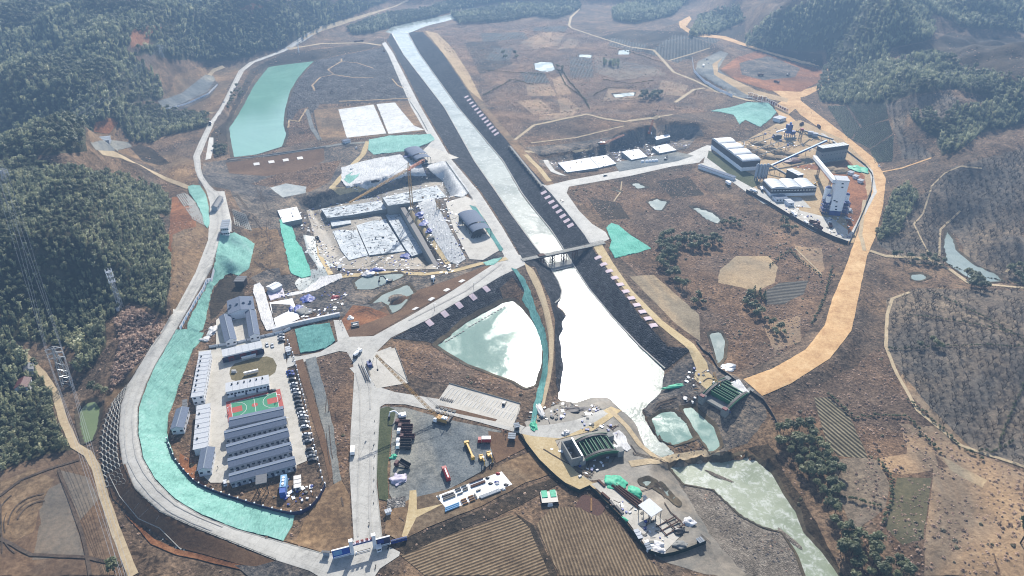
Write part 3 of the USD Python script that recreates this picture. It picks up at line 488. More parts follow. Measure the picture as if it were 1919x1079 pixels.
# fields of the lower right and the middle
for s, m in (('1690,700 1740,760 1830,850 1919,885 1919,1079 1875,1079 1845,960 1790,885 1700,805 1640,760', 'tan_field'), ('1600,690 1660,655 1690,720 1760,800 1690,795 1600,765', 'brown_scrub'), ('1290,470 1340,480 1345,520 1310,560 1280,530', 'brown_scrub'), ('1430,610 1500,590 1500,640 1450,660', 'tan_field'), ('1230,340 1290,330 1320,365 1260,372', 'dark_scrub'), ('1100,370 1160,380 1180,410 1130,412', 'dark_scrub'), ('870,80 930,75 960,120 900,140', 'dark_scrub'), ('1010,215 1080,208 1075,222 1010,226', 'tan_field'), ('1240,150 1290,160 1280,180 1230,176', 'tan_field'), ('1525,745 1552,745 1590,775 1628,860 1570,855 1548,830', 'crop_rows'), ('1560,862 1600,858 1645,862 1668,910 1660,950 1600,1000 1575,940 1568,900', 'grey_orchard'),
             ('1350,505 1380,480 1440,480 1458,500 1452,530 1420,545 1345,530', 'pale_field'), ('1432,548 1460,530 1515,525 1505,550 1470,570 1435,570', 'grey_crop'), ('1180,518 1225,515 1310,590 1312,640 1270,610', 'pale_field'),
             ('1490,460 1540,465 1545,505 1530,515 1500,490', 'tan_field'), ('1640,810 1740,805 1760,880 1690,890 1650,880', 'tan_field'), ('1680,895 1745,895 1730,1010 1690,1020 1660,990', 'green_field'), ('1750,880 1800,870 1850,960 1870,1079 1730,1079 1735,1000', 'tan_field'),
             ('1600,800 1690,800 1700,850 1640,860', 'brown_scrub'), ('1765,855 1850,900 1840,915 1780,880', 'pale_field'), ('1015,60 1060,62 1045,85 1000,92 975,80', 'tan_field'), ('1065,72 1090,75 1075,90 1045,92', 'tan_field'), ('975,135 1020,135 1030,155 985,155', 'far_crop'), ('925,90 962,90 955,115 910,112', 'far_crop'),
             ('1068,108 1110,108 1112,145 1068,145', 'far_crop'), ('1115,105 1225,125 1250,140 1160,150 1115,135', 'grey_orchard'), ('985,158 1030,158 1045,180 990,180', 'tan_field'), ('1035,150 1055,140 1070,175 1045,180', 'tan_field'), ('970,190 1010,185 1040,210 1000,215', 'tan_field'), ('1045,185 1060,182 1090,205 1050,212', 'tan_field'),
             ('900,62 980,60 990,72 905,78', 'far_crop'), ('1000,50 1065,48 1060,60 1000,58', 'far_crop'), ('1140,165 1200,170 1215,185 1130,190', 'tan_field'), ('1215,100 1260,65 1330,70 1350,75 1270,118', 'far_crop'), ('980,240 1090,222 1170,230 1165,240 1080,258 985,272', 'brown_scrub'),
             ('1145,70 1215,85 1200,98 1140,85', 'far_crop'), ('1335,160 1390,180 1320,170', 'tan_field')):
    sheet('field', s, m, 1.0, occ=m in ('crop_rows', 'grey_crop', 'pale_field'))
sheet('rice_paddy', '0,880 60,862 150,850 175,880 200,960 235,1079 0,1079', 'paddy_soil', 1.5)
for s in ('75,925 115,905 140,955 145,975 75,990', '110,880 165,895 185,935 150,975 125,915', '75,985 140,978 160,1040 60,1050'):
    sheet('wet_plot', s, 'slurry' if 0 else 'wet_paddy', 1.0, occ=False)
sheet('red_plot', '0,905 60,880 100,900 70,960 60,1000 10,1020 0,1010', 'bare_earth', 2, occ=False)
sheet('ploughed_field', '795,1079 750,1040 800,1018 905,980 960,965 1000,985 1035,1079', 'ploughed_field', .8)
sheet('ploughed_field', '1005,985 1035,948 1120,955 1150,975 1200,1030 1245,1079 1048,1079', 'ploughed_field_east', .8)
sheet('field_path', '965,960 1000,985 1045,1079 1030,1079 992,990', 'dark_scrub', .5, occ=False)
sheet('hedge_bank', '760,1010 880,965 990,912 1040,895 1050,905 960,955 870,990 760,1040 745,1030', 'dark_scrub', 1, occ=False)
for s in ('1550,198 1585,198 1612,240 1590,262', '1588,196 1660,195 1665,222 1616,238', '1610,240 1665,225 1673,250 1630,278 1598,262', '1630,280 1675,252 1672,302 1640,305'):
    sheet('tea_field', s, 'tea_soil', .5)
# spoil yards and working ground
sheet('sand_yard', '588,206 704,194 712,194 768,190 800,245 720,255 600,265', 'bare_earth', .5)
sheet('concrete_pad', '634,205 700,196 724,250 650,258', 'pad_concrete', .4); sheet('concrete_pad', '706,195 740,192 775,235 795,243 728,251', 'pad_concrete', .6)
sheet('brown_slope', '423,305 480,298 566,284 607,278 608,300 575,318 500,330 430,325', 'brown_slope', .3, label='brown planted dam face with pale square panels')
sheet('slurry_pool', '506,352 535,344 575,350 572,362 530,370', 'slurry', .8)
sheet('green_slurry_pool', '575,505 620,505 600,540 560,545 552,530', 'slurry', .8, occ=False)
sheet('wet_ground', '568,440 600,445 625,500 600,510 575,470', 'slurry', 1, occ=False)
sheet('gravel_ground', '540,560 560,545 650,545 690,560 660,580 600,590 570,575', 'dark_gravel', 1, occ=False)
sheet('brown_slope', '690,592 770,548 840,525 905,500 935,492 905,512 840,548 765,590 700,628 660,636 638,626 640,600', 'brown_slope', .3)
sheet('red_scrub', '640,600 662,572 690,575 730,590 690,605 640,622', 'red_earth', 1)
sheet('dam_riprap', '735,634 800,601 873,558 940,518 962,505 985,550 970,560 940,566 873,602 817,646 800,640', 'riprap', .4)
sheet('brown_patch', '935,540 960,520 990,560 1000,600 975,578 945,565', 'brown_scrub', 1)
sheet('canal_bank', '725,75 741,100 792,200 851,300 902,360 924,393 946,427 975,478 985,495 1003,500 1030,560 1040,600 1040,640 1042,720 1052,750 1054,715 1058,690 1054,655 1048,632 1056,618 1053,605 1062,592 1043,573 1052,560 1053,545 1045,525 1033,505 998,457 977,427 952,393 930,360 888,300 832,200 755,100 733,62', 'riprap', .2)
sheet('canal_bank', '765,60 786,100 858,200 942,300 977,360 1002,393 1030,427 1050,457 1083,510 1103,540 1147,593 1200,650 1247,693 1297,653 1252,650 1200,593 1160,540 1140,510 1112,468 1090,427 1058,393 1032,360 980,300 897,200 830,100 792,60', 'riprap', .2)
sheet('canal_berm', '733,62 739,62 765,105 842,205 900,302 940,362 985,427 1006,460 998,457 977,427 952,393 930,360 888,300 832,200 755,100', 'mud', .8, occ=False)
sheet('canal_berm', '760,62 765,60 786,100 858,200 942,300 977,360 1002,393 1030,427 1022,424 992,390 962,350 925,300 848,205 778,105', 'mud', 1.0, occ=False)
sheet('mud_spit', '1052,565 1072,572 1082,590 1070,598 1058,590 1050,578', 'mud', .8, occ=False)
sheet('crest_path', '792,58 800,58 845,105 915,205 1002,305 1045,352 1034,360 980,300 897,200 830,100', 'bare_earth', .4)
sheet('sand_bank', '797,58 820,62 848,90 880,140 905,190 880,170 840,112', 'sand', 1.2, occ=False)
# concrete roads
RIp, ROp = pts(RI)[:, :2], pts(RO)[:, :2]
ring = sheet('ring_road', np.vstack([RIp, ROp[::-1]]), 'concrete', label='pale concrete ring road curving round the site on its embankment')
sheet('camp_road', '663,720 657,813 655,880 663,1010 658,1030 600,1040 596,1084 700,1084 712,1066 748,1042 750,1035 716,1018 705,907 707,847 712,763 722,757 760,758 820,772 900,792 972,812 984,800 958,790 822,748 740,735 700,722 740,706 733,650 705,660 733,633 700,630 655,633 640,600 625,600 633,640 600,660 560,668 540,668 536,690 600,668 636,658 650,660 662,680 662,688 655,690 664,700', 'concrete')
sheet('dam_road', '645,632 700,630 767,593 840,550 913,503 950,477 975,478 985,496 940,517 873,557 800,600 733,633 690,655 650,650', 'concrete')
sheet('canal_road', '716,82 722,78 737,100 788,200 847,300 898,360 942,427 972,478 985,494 952,494 920,430 880,365 826,296 770,200 727,100', 'concrete')
sheet('east_road', '1025,348 1065,338 1130,326 1200,312 1260,300 1290,288 1325,272 1340,275 1310,305 1260,312 1180,330 1100,344 1066,350 1062,362 1085,395 1110,420 1135,435 1142,448 1128,455 1105,457 1095,440 1060,395 1032,362 1015,345', 'concrete')
sheet('parking_lot', '842,720 973,756 975,766 962,802 900,786 820,752', 'yard_concrete'); sheet('crane_pad', '704,660 740,652 765,718 706,728 690,700', 'yard_concrete')
sheet('verge_strip', '823,760 860,768 932,786 928,790 860,776 820,764', 'brown_slope', .2)
sheet('camp_yard', '405,655 372,658 372,745 366,760 374,842 378,890 395,905 430,905 436,915 555,880 556,872 575,864 577,852 560,790 540,700 534,660 530,625 485,635 480,580 425,585 405,600', 'yard_concrete')
sheet('west_road_patch', '401.6,359 420.6,359 434,415 433.5,435 414,435', 'concrete', occ=False)
sheet('oval_lawn', '432,690 440,682 470,673 500,668 512,672 519,685 516,698 505,706 480,710 445,715 434,712 430,700', 'lawn_dry', 0)
sheet('brown_verge', '540,630 552,625 563,663 548,665', 'brown_slope', .1); sheet('brown_verge', '552,677 568,673 582,720 600,790 622,860 626,885 618,905 606,850 590,800 575,745', 'brown_slope', .3); sheet('gravel_strip', '572,674 592,668 605,720 625,800 632,860 640,900 640,930 625,905 620,860 600,780', 'gravel', .7)
sheet('bare_corner', '555,1012 580,955 612,915 640,900 655,930 660,1010 655,1035 603,1035 530,1014', 'bare_earth', .8)
sheet('gravel_yard', '712,766 720,762 760,764 830,784 905,800 940,808 925,830 920,870 900,885 845,915 790,935 740,945 730,925 735,800', 'gravel', .6); sheet('grass_strip', '712,766 728,762 742,770 735,800 726,880 728,940 710,935 706,880 709,800', 'grass', .3)
sheet('brown_patch', '915,808 972,816 985,840 930,868 918,835', 'brown_slope', .3); sheet('bare_track', '725,960 770,935 840,918 905,886 960,860 1000,845 1030,890 985,905 900,950 800,990 750,1015 722,1000', 'bare_earth', .8); sheet('yellow_dust', '768,920 780,918 782,955 830,945 780,970 760,1010 752,1005 765,960', 'yellow_track', .8, occ=False)
sheet('rubble_ground', '725,935 760,930 760,950 725,955', 'rubble', 1); sheet('slab_pad', '817,930 940,884 960,908 840,958', 'white_concrete', .1)
sheet('site_track', '975,808 1010,800 1040,798 1090,792 1145,762 1165,770 1110,808 1040,825 1055,860 1085,888 1110,905 1145,908 1160,920 1125,915 1090,920 1050,900 1015,868 990,836', 'yellow_track', .4); sheet('concrete_track', '972,812 985,800 1040,795 1080,787 1128,768 1140,776 1100,800 1050,822 1000,818', 'concrete', .2)
sheet('yard', '1108,908 1140,896 1180,935 1230,965 1275,1005 1240,1040 1215,1030 1190,995 1150,945', 'yard_concrete', .4)
strip('dirt_track', '1180,870 1240,862 1300,852 1350,848', 4.5, 'dirt_track', .5); strip('dirt_track', '1140,765 1175,800 1200,835 1235,862', 4, 'dirt_track', .5)
# levee track and nets
sheet('levee_track', '983,493 1000,505 1015,535 1028,575 1038,620 1037,680 1030,720 1020,760 1005,795 998,793 1012,755 1022,715 1029,670 1028,630 1018,580 1003,540 988,510', 'dirt_track', .3)
sheet('bank_path', '1112,462 1128,458 1150,495 1185,545 1240,600 1300,645 1325,680 1330,700 1345,712 1330,735 1300,710 1305,690 1290,655 1235,610 1170,543 1135,500', 'yellow_track', .4)
# haul roads
sheet('haul_road', '1393,711 1450,690 1510,655 1545,610 1560,560 1585,500 1600,455 1618,410 1632,370 1635,335 1622,305 1560,258 1500,215 1478,190 1490,180 1515,200 1580,250 1640,298 1660,335 1655,385 1640,445 1625,480 1608,560 1596,620 1555,672 1480,720 1428,742', 'haul_sand', .4, label='wide sandy haul road sweeping past the mixing plant')
sheet('haul_road', '1490,185 1500,170 1535,160 1555,140 1545,125 1500,118 1400,88 1350,72 1300,68 1275,52 1270,42 1292,30 1296,36 1285,50 1305,62 1360,68 1420,90 1445,98 1520,118 1552,128 1560,142 1540,165 1512,180', 'haul_sand', .6)
sheet('sand_yard', '1440,150 1470,160 1500,172 1500,195 1478,215 1495,230 1470,235 1450,200 1470,185 1440,165', 'haul_sand', 1); sheet('red_ground', '1380,108 1420,95 1500,122 1540,130 1540,150 1500,172 1440,170 1380,150 1350,130', 'red_earth', 2, occ=False); sheet('quarry_face', '1385,118 1440,105 1500,128 1490,145 1430,150 1390,140', 'dark_gravel', 1.5, occ=False)
sheet('dam_top', '1308,115 1350,95 1365,100 1345,130 1400,170 1410,185 1380,182 1330,150 1302,135', 'gravel', .8); sheet('haul_track', '1380,92 1360,100 1345,120 1345,135 1420,170 1478,185 1475,192 1400,178 1338,140 1335,120', 'sand', .5)
sheet('plant_yard', '1340,275 1400,262 1455,232 1475,230 1500,225 1580,262 1630,310 1640,340 1620,380 1600,455 1585,455 1520,430 1440,380 1395,350 1330,300', 'sand', .6); sheet('plant_pavement', '1308,308 1340,300 1400,345 1440,372 1480,380 1500,395 1560,410 1600,440 1588,455 1520,432 1430,378 1380,345 1320,318', 'yard_concrete', .3)
sheet('plant_pavement', '1325,283 1345,300 1390,340 1450,370 1500,370 1520,390 1430,382 1370,340 1318,304', 'concrete', .3)
sheet('plant_verge', '1328,282 1345,290 1392,318 1415,330 1425,345 1410,352 1370,330 1325,296', 'grass', .4); sheet('red_ground', '1590,300 1620,330 1625,370 1605,420 1590,440 1580,380 1540,320 1450,310 1440,318 1540,305', 'red_earth', 1)
# paths and tracks
for s, w, m in (('20,640 50,670 80,700 105,740 120,790 140,835 165,850 180,875 195,930 215,990 250,1079', 4.2, 'dirt_track'), ('185,283 220,290 260,308 310,335 355,352', 5, 'dirt_track'), ('420,125 400,132 385,150 375,165 340,180 308,192', 4, 'dirt_track'), ('400,212 370,210 350,212', 3, 'dirt_track'),
                ('540,92 600,82 680,80 715,85', 7, 'dirt_track'), ('567,72 600,55 650,40 740,12 765,0', 6, 'dirt_track'), ('1066,48 1070,32 1085,18 1082,10', 5, 'dirt_track'), ('1066,46 1070,52 1110,66 1180,88 1225,94 1240,110 1262,135 1300,150 1345,172 1400,188 1420,190', 4.5, 'dirt_track'), ('1252,114 1290,103 1330,90', 4, 'dirt_track'), ('1265,192 1300,168 1320,165', 5, 'dirt_track'),
                ('965,262 1000,235 1060,222 1100,214 1130,222 1170,228 1215,222 1260,215', 4, 'dirt_track'), ('995,268 1080,258 1170,236', 2.4, 'dirt_track'), ('1030,340 1010,315 985,290', 5, 'yellow_track'), ('985,285 1060,280 1110,278', 6, 'dirt_track'),
                ('1640,325 1690,315 1745,296', 3, 'haul_sand'), ('1745,350 1770,325 1800,312 1840,316', 1.6, 'dirt_track'), ('1745,352 1730,400 1712,420 1740,475', 1.4, 'dirt_track'), ('1630,470 1660,480 1740,485 1780,505 1815,530 1919,540', 4, 'dirt_track'), ('1760,480 1762,430 1800,395', 1.8, 'dirt_track'), ('1705,548 1672,560 1662,590 1660,650 1680,700 1720,770 1800,835 1919,875', 2.2, 'dirt_track'), ('1885,510 1895,500 1919,496', 2, 'dirt_track'),
                ('1590,452 1640,360 1632,320 1590,285 1540,250', 3, 'concrete'), ('1490,465 1520,495 1540,515', 1.2, 'dirt_track'), ('1620,375 1612,440 1620,470', 3, 'dirt_track'), ('1165,340 1163,360 1150,378', 1.2, 'dirt_track'),
                ('430,299 500,291 560,283 640,270 760,262 800,256', 5, 'gravel'), ('690,265 680,290 650,320 622,352 640,358 700,350', 6, 'yellow_track'), ('575,205 585,240 600,262', 5, 'gravel'), ('540,240 542,225 560,228 575,203', 2.2, 'sand'),
                ('590,170 585,160 600,145 625,140 660,145 700,145', 2.6, 'sand'), ('625,140 615,130 640,115 640,110', 2.6, 'sand'), ('640,115 670,118 700,128', 2.2, 'sand'), ('735,148 745,160 755,165', 2, 'sand'), ('635,190 690,188 770,184', 3, 'sand'),
                ('595,440 600,480 620,515', 4, 'yellow_track'), ('512,430 525,470 535,515', 7, 'bare_earth'), ('640,518 720,512 800,514 850,508 900,495 950,485', 5, 'yellow_track'), ('760,385 800,440 840,495', 4, 'yellow_track'), ('690,562 730,550 760,538', 5, 'dark_gravel'),
                ('1125,600 1128,580 1140,575', .01, 'sand')):
    if w > .1: strip('dirt_track' if m not in ('concrete', 'gravel') else 'service_road', s, w, m, .35)
sheet('lay_by', '385,300 392,258 400,258 400,280 395,298', 'concrete'); sheet('tunnel_apron', '170,268 200,262 240,266 248,275 215,283 180,282', 'gravel', .6)
sheet('slope_terrace', '296,190 340,175 385,140 400,142 408,158 390,175 345,195 310,208', 'gravel', .3); sheet('slope_face', '312,205 345,192 388,172 403,150 410,158 395,180 350,203 318,209', 'dark_gravel', .3)
sheet('red_clearing', '240,60 275,48 305,50 282,65 278,85 245,90', 'red_earth', 2); sheet('red_clearing', '450,15 475,5 495,12 480,25 460,28', 'red_earth', 2); sheet('red_clearing', '178,230 218,220 222,232 205,250 178,248', 'red_earth', 2)
sheet('red_ditch', '232,962 290,1010 333,1030 460,1060 455,1068 330,1040 285,1020', 'red_earth', .6); sheet('brown_slope', '235,870 253,920 300,962 367,992 450,1026 515,1053 490,1066 460,1060 333,1026 260,980 212,935 200,890', 'brown_slope', .4)
sheet('bench_slope', '517,1052 580,1072 600,1084 470,1084 440,1060 480,1062', 'dark_gravel', .4)
sheet('mixing_yard_floor', '820,310 800,275 812,262 830,300', 'concrete', 0); sheet('shed_floor', '815,278 860,296 830,303 812,306 778,310 770,302 800,275', 'yard_concrete', .2, occ=False)
sheet('shed_floor', '835,380 872,368 890,375 935,470 905,488 880,486 850,430', 'yard_concrete', .3)
sheet('lock_yard', '1150,305 1270,285 1300,292 1270,302 1160,322', 'gravel', .5)
sheet('lock_floor', '1010,310 1040,318 1290,278 1310,250 1250,255 1010,300', 'dark_gravel', .6); sheet('lock_bank', '985,276 1060,270 1150,256 1240,234 1310,236 1320,255 1280,252 1150,272 1010,292', 'dark_gravel', .6, occ=False); sheet('lock_wall', '1025,300 1040,320 1062,330 1048,328 1032,322 1016,300', 'concrete', .2)
sheet('slab_ground', '575,395 640,365 840,330 850,370 800,372 760,385 805,490 820,505 760,505 640,505 600,480', 'mud', 1.0)
for k, (w, z) in WPOLY.items():
    if k not in ('canal', 'upper_river'): sheet('wet_margin', w.buffer(2.6 if w.area > 3000 else 1.5).difference(w.buffer(-1)), 'wet_mud', .9, occ=False)
# wheel marks
def ruts(name, l, offs, w, mat, seg=None, seed=0):
    r = np.random.default_rng(seed)
    for o in offs:
        g = l.parallel_offset(abs(o), 'left' if o > 0 else 'right') if o else l
        if g.is_empty: continue
        g = max(g.geoms, key=lambda k: k.length) if hasattr(g, 'geoms') else g
        ps = []
        t = r.uniform(0, 30)
        while t < g.length:
            e = min(g.length, t+r.uniform(40, 160) if seg is None else t+r.uniform(*seg)); ps.append(shapely.ops.substring(g, t, e).buffer(w/2*r.uniform(.6, 1.2), cap_style='flat')); t = e+r.uniform(5, 40)
        sheet(name, wobble(unary_union(ps), .25, 5, seed), mat, occ=False)
import shapely.ops
n_ = 90; gi, go = LineString(G(dens(RIp, 4))[:, :2]), LineString(G(dens(ROp, 4))[:, :2]); mid = LineString([((gi.interpolate(k/n_, True).x+go.interpolate(k/n_, True).x)/2, (gi.interpolate(k/n_, True).y+go.interpolate(k/n_, True).y)/2) for k in range(3, n_)])
ruts('wheel_mark', mid, (-2.2, 1.8), 1.3, 'tyre_mark', None, 1)
ruts('wheel_mark', LineString(G(dens(pts('682,1020 680,960 682,880 684,800 682,730 668,670'), 6))[:, :2]), (-3.4, 2.6), 1.2, 'tyre_mark', None, 3)
ruts('wheel_mark', LineString(G(dens(pts('700,632 767,600 873,545 950,487'), 6))[:, :2]), (0,), 1.2, 'tyre_mark', None, 4)
for k, s in enumerate(('600,545 640,560 690,570', '480,345 500,400 505,470 500,500', '440,360 470,400 500,440', '1010,840 1060,870 1110,893', '1150,790 1190,850 1260,868', '1300,735 1330,715 1350,720', '620,700 612,780 618,850 640,950', '1180,930 1230,915 1260,960 1330,1020', '1480,300 1540,300 1590,330', '1440,300 1500,270 1560,290', '640,590 690,580 720,600', '600,120 640,150 720,160', '1500,155 1460,140 1400,130', '560,360 610,345 660,350', '470,480 490,500 530,520', '1230,770 1240,760 1290,745', '700,985 740,960 760,975')):
    ruts('wheel_mark', LineString(G(dens(pts(s), 4))[:, :2]), (-.9, .9, 2.6) if k % 2 else (-.9, .9), .6, 'dark_rut', (10, 35), 10+k)
for k in range(9):
    a = np.linspace(2.2, 4.6, 18); c = np.array([92, 985]); rr = 52+k*7; q = np.c_[c[0]+np.cos(a)*rr*1.15, c[1]+np.sin(a)*rr*.9]; q = q[(q[:, 0] > -5) & (q[:, 1] < 1085)]
    if len(q) > 4: ruts('wheel_mark', LineString(G(dens(q, 4))[:, :2]), (0,), .6, 'dark_rut', (12, 50), 40+k)
for s in ('0,1010 60,1040 160,1045 230,1060', '110,880 135,950 155,1000 170,1079', '0,930 40,900 90,880 150,862'): strip('paddy_bund', s, 1.6, 'dark_rut', .4)
# ------------------------------------------------------------ nets and covers spread over the ground
def cover(name, s, mat, label, cat, group=None, amp=.6, lift=.5):
    return sheet(name, s, mat, amp, None, label, cat, group, wl=5., lift=lift+.15, thick=.9, ruffle=.55)
cover('dust_net', '413,440 440,437 462,447 477,457 467,503 447,517 432,512 423,515 405,530 397,545 390,577 381,618 370,622 352,617 352,605 375,562 398,520 401,500 405,480 410,455', 'green_net', 'pale green dust net below the grey flat-roofed house on the ring road', 'dust net')
cover('dust_net', '331,619 350,618 372,622 382,624 376,640 362,655 352,680 337,717 322,765 316,775 313,810 318,832 330,864 368,908 428,932 500,955 552,967 548,985 531,1014 443,991 380,966 329,936 292,899 270,860 260,812 261,765 276,722 293,685', 'green_net', 'huge pale green dust net on the slope between ring road and camp', 'dust net', None, .3)
cover('dust_net', '352,350 362,347 375,348 386,365 391,385 393,420 389,428 383,420 378,400 367,378 355,362', 'green_net', 'green dust net above the left concrete lattice slope', 'dust net')
cover('dust_net', '524,412 535,414 550,430 555,450 565,465 580,500 583,518 565,522 545,512 540,490 533,460 527,430', 'bright_net', 'narrow bright green net west of the foundation pit', 'dust net', None, 1.2)
cover('dust_net', '959,503 968,506 985,527 996,552 1006,585 1020,615 1028,655 1026,700 1018,740 1010,770 1003,795 994,795 1000,760 1008,728 1016,700 1018,660 1010,630 996,598 988,577 978,562 983,545 970,520', 'teal_net', 'long curved teal net along the levee between pond and canal', 'dust net', None, .8)
cover('dust_net', '1136,428 1145,418 1160,423 1180,440 1220,466 1190,475 1152,484 1142,465 1146,452', 'bright_net', 'vivid green net on the slope at the right end of the trestle bridge', 'dust net', None, .8)
cover('dust_net', '1332,208 1375,200 1400,192 1440,193 1455,210 1445,222 1425,238 1410,232 1397,225 1385,233 1375,215 1350,210', 'green_net', 'far green net on the bank under the hillside letters', 'dust net', None, 1.)
cover('dust_net', '692,262 730,255 808,252 815,262 800,270 770,282 700,290 690,280', 'green_net', 'wrinkled green net beside the far arched shed', 'dust net', None, 1.)
cover('dust_net', '880,385 892,388 943,468 938,472', 'teal_net', 'thin teal net strip between canal road and the near arched shed yard', 'dust net', None, .2)
cover('dust_net', '905,493 925,486 941,484 925,497 912,498', 'green_net', 'small green net patch at the canal road corner', 'dust net', None, .4)
cover('dust_net', '553,618 585,610 618,606 628,640 612,652 590,659 563,662', 'teal_net', 'square teal net north of the car park beside the brown bed', 'dust net', None, .2)
cover('dust_net', '640,335 655,325 680,316 672,330 655,345', 'green_net', 'green net scrap west of the grey covered slope', 'dust net', None, .8)
cover('slope_cover', '640,315 690,300 750,290 790,310 800,330 760,330 720,345 650,352 640,340', 'grey_sheet', 'crumpled grey sheeting north of the foundation pit below the far arched shed', 'sheeting', None, 1.4)
cover('slope_cover', '800,310 830,303 845,310 880,360 868,370 845,368 830,340 805,320', 'grey_sheet', 'grey sheeting on the slope between pit and canal road posts', 'sheeting', None, .6)
cover('slope_cover', '781,374 812,372 873,485 858,496 840,490 815,450 790,400', 'grey_sheet', 'pleated grey sheeting on the long slope left of the near arched shed', 'sheeting', None, .6)
cover('slope_cover', '476,535 487,530 495,540 500,560 512,600 518,617 500,620 490,600 482,570 475,550', 'white_sheet', 'white sheeting on the bank behind the courtyard wing', 'sheeting', None, .5)
cover('slope_cover', '600,520 640,514 642,521 590,545 540,556 533,552 570,545 590,530', 'white_sheet', 'white striped walkway sheeting leading to the foundation pit', 'sheeting', None, .4)
cover('slope_cover', '500,547 530,541 534,555 507,563', 'lilac_sheet', 'lilac sheet over a stack beside the white covered bank', 'sheeting', None, .2)
cover('slope_cover', '1143,815 1160,806 1172,818 1182,840 1175,846 1158,838', 'white_sheet', 'white sheet laid right of the near half-built bridge', 'sheeting', None, .8)
cover('slope_cover', '1368,718 1384,712 1405,738 1386,746', 'white_sheet', 'rumpled white sheet at the haul road end of the far half-built bridge', 'sheeting', None, .8)
cover('slope_cover', '660,345 700,338 745,320 760,330 720,345 680,355', 'white_sheet', 'white cover scraps on the pit edge below the crane jib', 'sheeting', None, 1.5)
sheet('camp_slab', '505,568 548,560 562,598 518,616', 'white_concrete', .2); sheet('muddy_patch', '508,570 545,572 540,585 512,598', 'dark_gravel', .6, occ=False)
OCCU = unary_union([g.buffer(.3) for g in OCC])
# ------------------------------------------------------------ mesh builder, things, parts, copies
class MB:
    def __init__(s): s.v, s.f, s.n = [], [], 0
    def add(s, v, f):
        v = np.asarray(v, float); f = np.asarray(f, int)
        if f.shape[1] == 4: f = np.vstack([f[:, [0, 1, 2]], f[:, [0, 2, 3]]])
        s.v.append(v); s.f.append(f+s.n); s.n += len(v); return s
    def hexa(s, b, t):   # four bottom, four top corners, counter-clockwise from above
        return s.add(np.vstack([b, t]), [[3, 2, 1, 0], [4, 5, 6, 7], [0, 1, 5, 4], [1, 2, 6, 5], [2, 3, 7, 6], [3, 0, 4, 7]])
    def box(s, x0, x1, y0, y1, z0, z1, tx=0, ty=0):
        return s.hexa([(x0, y0, z0), (x1, y0, z0), (x1, y1, z0), (x0, y1, z0)], [(x0+tx, y0+ty, z1), (x1-tx, y0+ty, z1), (x1-tx, y1-ty, z1), (x0+tx, y1-ty, z1)])
    def cbox(s, c, size, rz=0.):
        x, y, z = size; k = np.array([(-x, -y), (x, -y), (x, y), (-x, y)])/2; cs, sn = math.cos(rz), math.sin(rz); k = k@np.array([[cs, sn], [-sn, cs]])+np.array(c[:2])
        return s.hexa(np.c_[k, np.full(4, c[2])], np.c_[k, np.full(4, c[2]+z)])
    def bar(s, p, q, w, h=None, up=(0, 0, 1)):
        p, q = np.asarray(p, float), np.asarray(q, float); h = h or w; d = q-p; d = d/(np.linalg.norm(d)+1e-9); u = np.asarray(up, float)
        if abs(d@u) > .95: u = np.array([1., 0, 0])
        a = np.cross(d, u); a /= np.linalg.norm(a); b = np.cross(a, d); a, b = a*w/2, b*h/2
        return s.hexa([p-a-b, p+a-b, q+a-b, q-a-b], [p-a+b, p+a+b, q+a+b, q-a+b])
    def cyl(s, p, q, r, n=10, r2=None):
        p, q = np.asarray(p, float), np.asarray(q, float); r2 = r if r2 is None else r2; d = q-p; d = d/(np.linalg.norm(d)+1e-9); u = np.array([0, 0, 1.]) if abs(d[2]) < .9 else np.array([1., 0, 0])
        a = np.cross(d, u); a /= np.linalg.norm(a); b = np.cross(d, a); t = np.arange(n)*2*np.pi/n; c = np.cos(t)[:, None]*a+np.sin(t)[:, None]*b
        v = np.vstack([p+c*r, q+c*r2, p[None], q[None]]); i = np.arange(n); k = (i+1) % n
        return s.add(v, np.vstack([np.c_[i, k, k+n], np.c_[i, k+n, i+n], np.c_[k, i, np.full(n, 2*n)], np.c_[i+n, k+n, np.full(n, 2*n+1)]]))
    def prism(s, prof, y0, y1, axis='y'):   # profile (u,z) swept along y (or x)
        prof = np.asarray(prof, float); n = len(prof)
        mk = (lambda y: np.c_[prof[:, 0], np.full(n, y), prof[:, 1]]) if axis == 'y' else (lambda y: np.c_[np.full(n, y), prof[:, 0], prof[:, 1]])
        t = shapely.get_parts(shapely.constrained_delaunay_triangles(Polygon(prof))); co = shapely.get_coordinates(t).reshape(-1, 4, 2)[:, :3].reshape(-1, 2); idx = cKDTree(prof).query(co)[1].reshape(-1, 3)
        i = np.arange(n); k = (i+1) % n
        return s.add(np.vstack([mk(y0), mk(y1)]), np.vstack([idx, idx[:, ::-1]+n, np.c_[i, k, k+n], np.c_[i, k+n, i+n]]))
    def lattice(s, p, q, w0, w1, n, t=.16, up=(0, 0, 1)):   # four chords and zigzag bracing
        p, q = np.asarray(p, float), np.asarray(q, float); d = q-p; d = d/np.linalg.norm(d); u = np.asarray(up, float)
        if abs(d@u) > .95: u = np.array([1., 0, 0])
        a = np.cross(d, u); a /= np.linalg.norm(a); b = np.cross(a, d)
        def ring(f): c = p+(q-p)*f; w = (w0+(w1-w0)*f)/2; return [c-a*w-b*w, c+a*w-b*w, c+a*w+b*w, c-a*w+b*w]
        R = [ring(i/n) for i in range(n+1)]
        for i in range(4): s.bar(R[0][i], R[-1][i], t*1.5)
        for k in range(n):
            for i in range(4): s.bar(R[k][i], R[k+1][(i+1) % 4] if k % 2 else R[k+1][(i-1) % 4], t)
        return s
    def arr(s): return np.vstack(s.v), np.vstack(s.f)
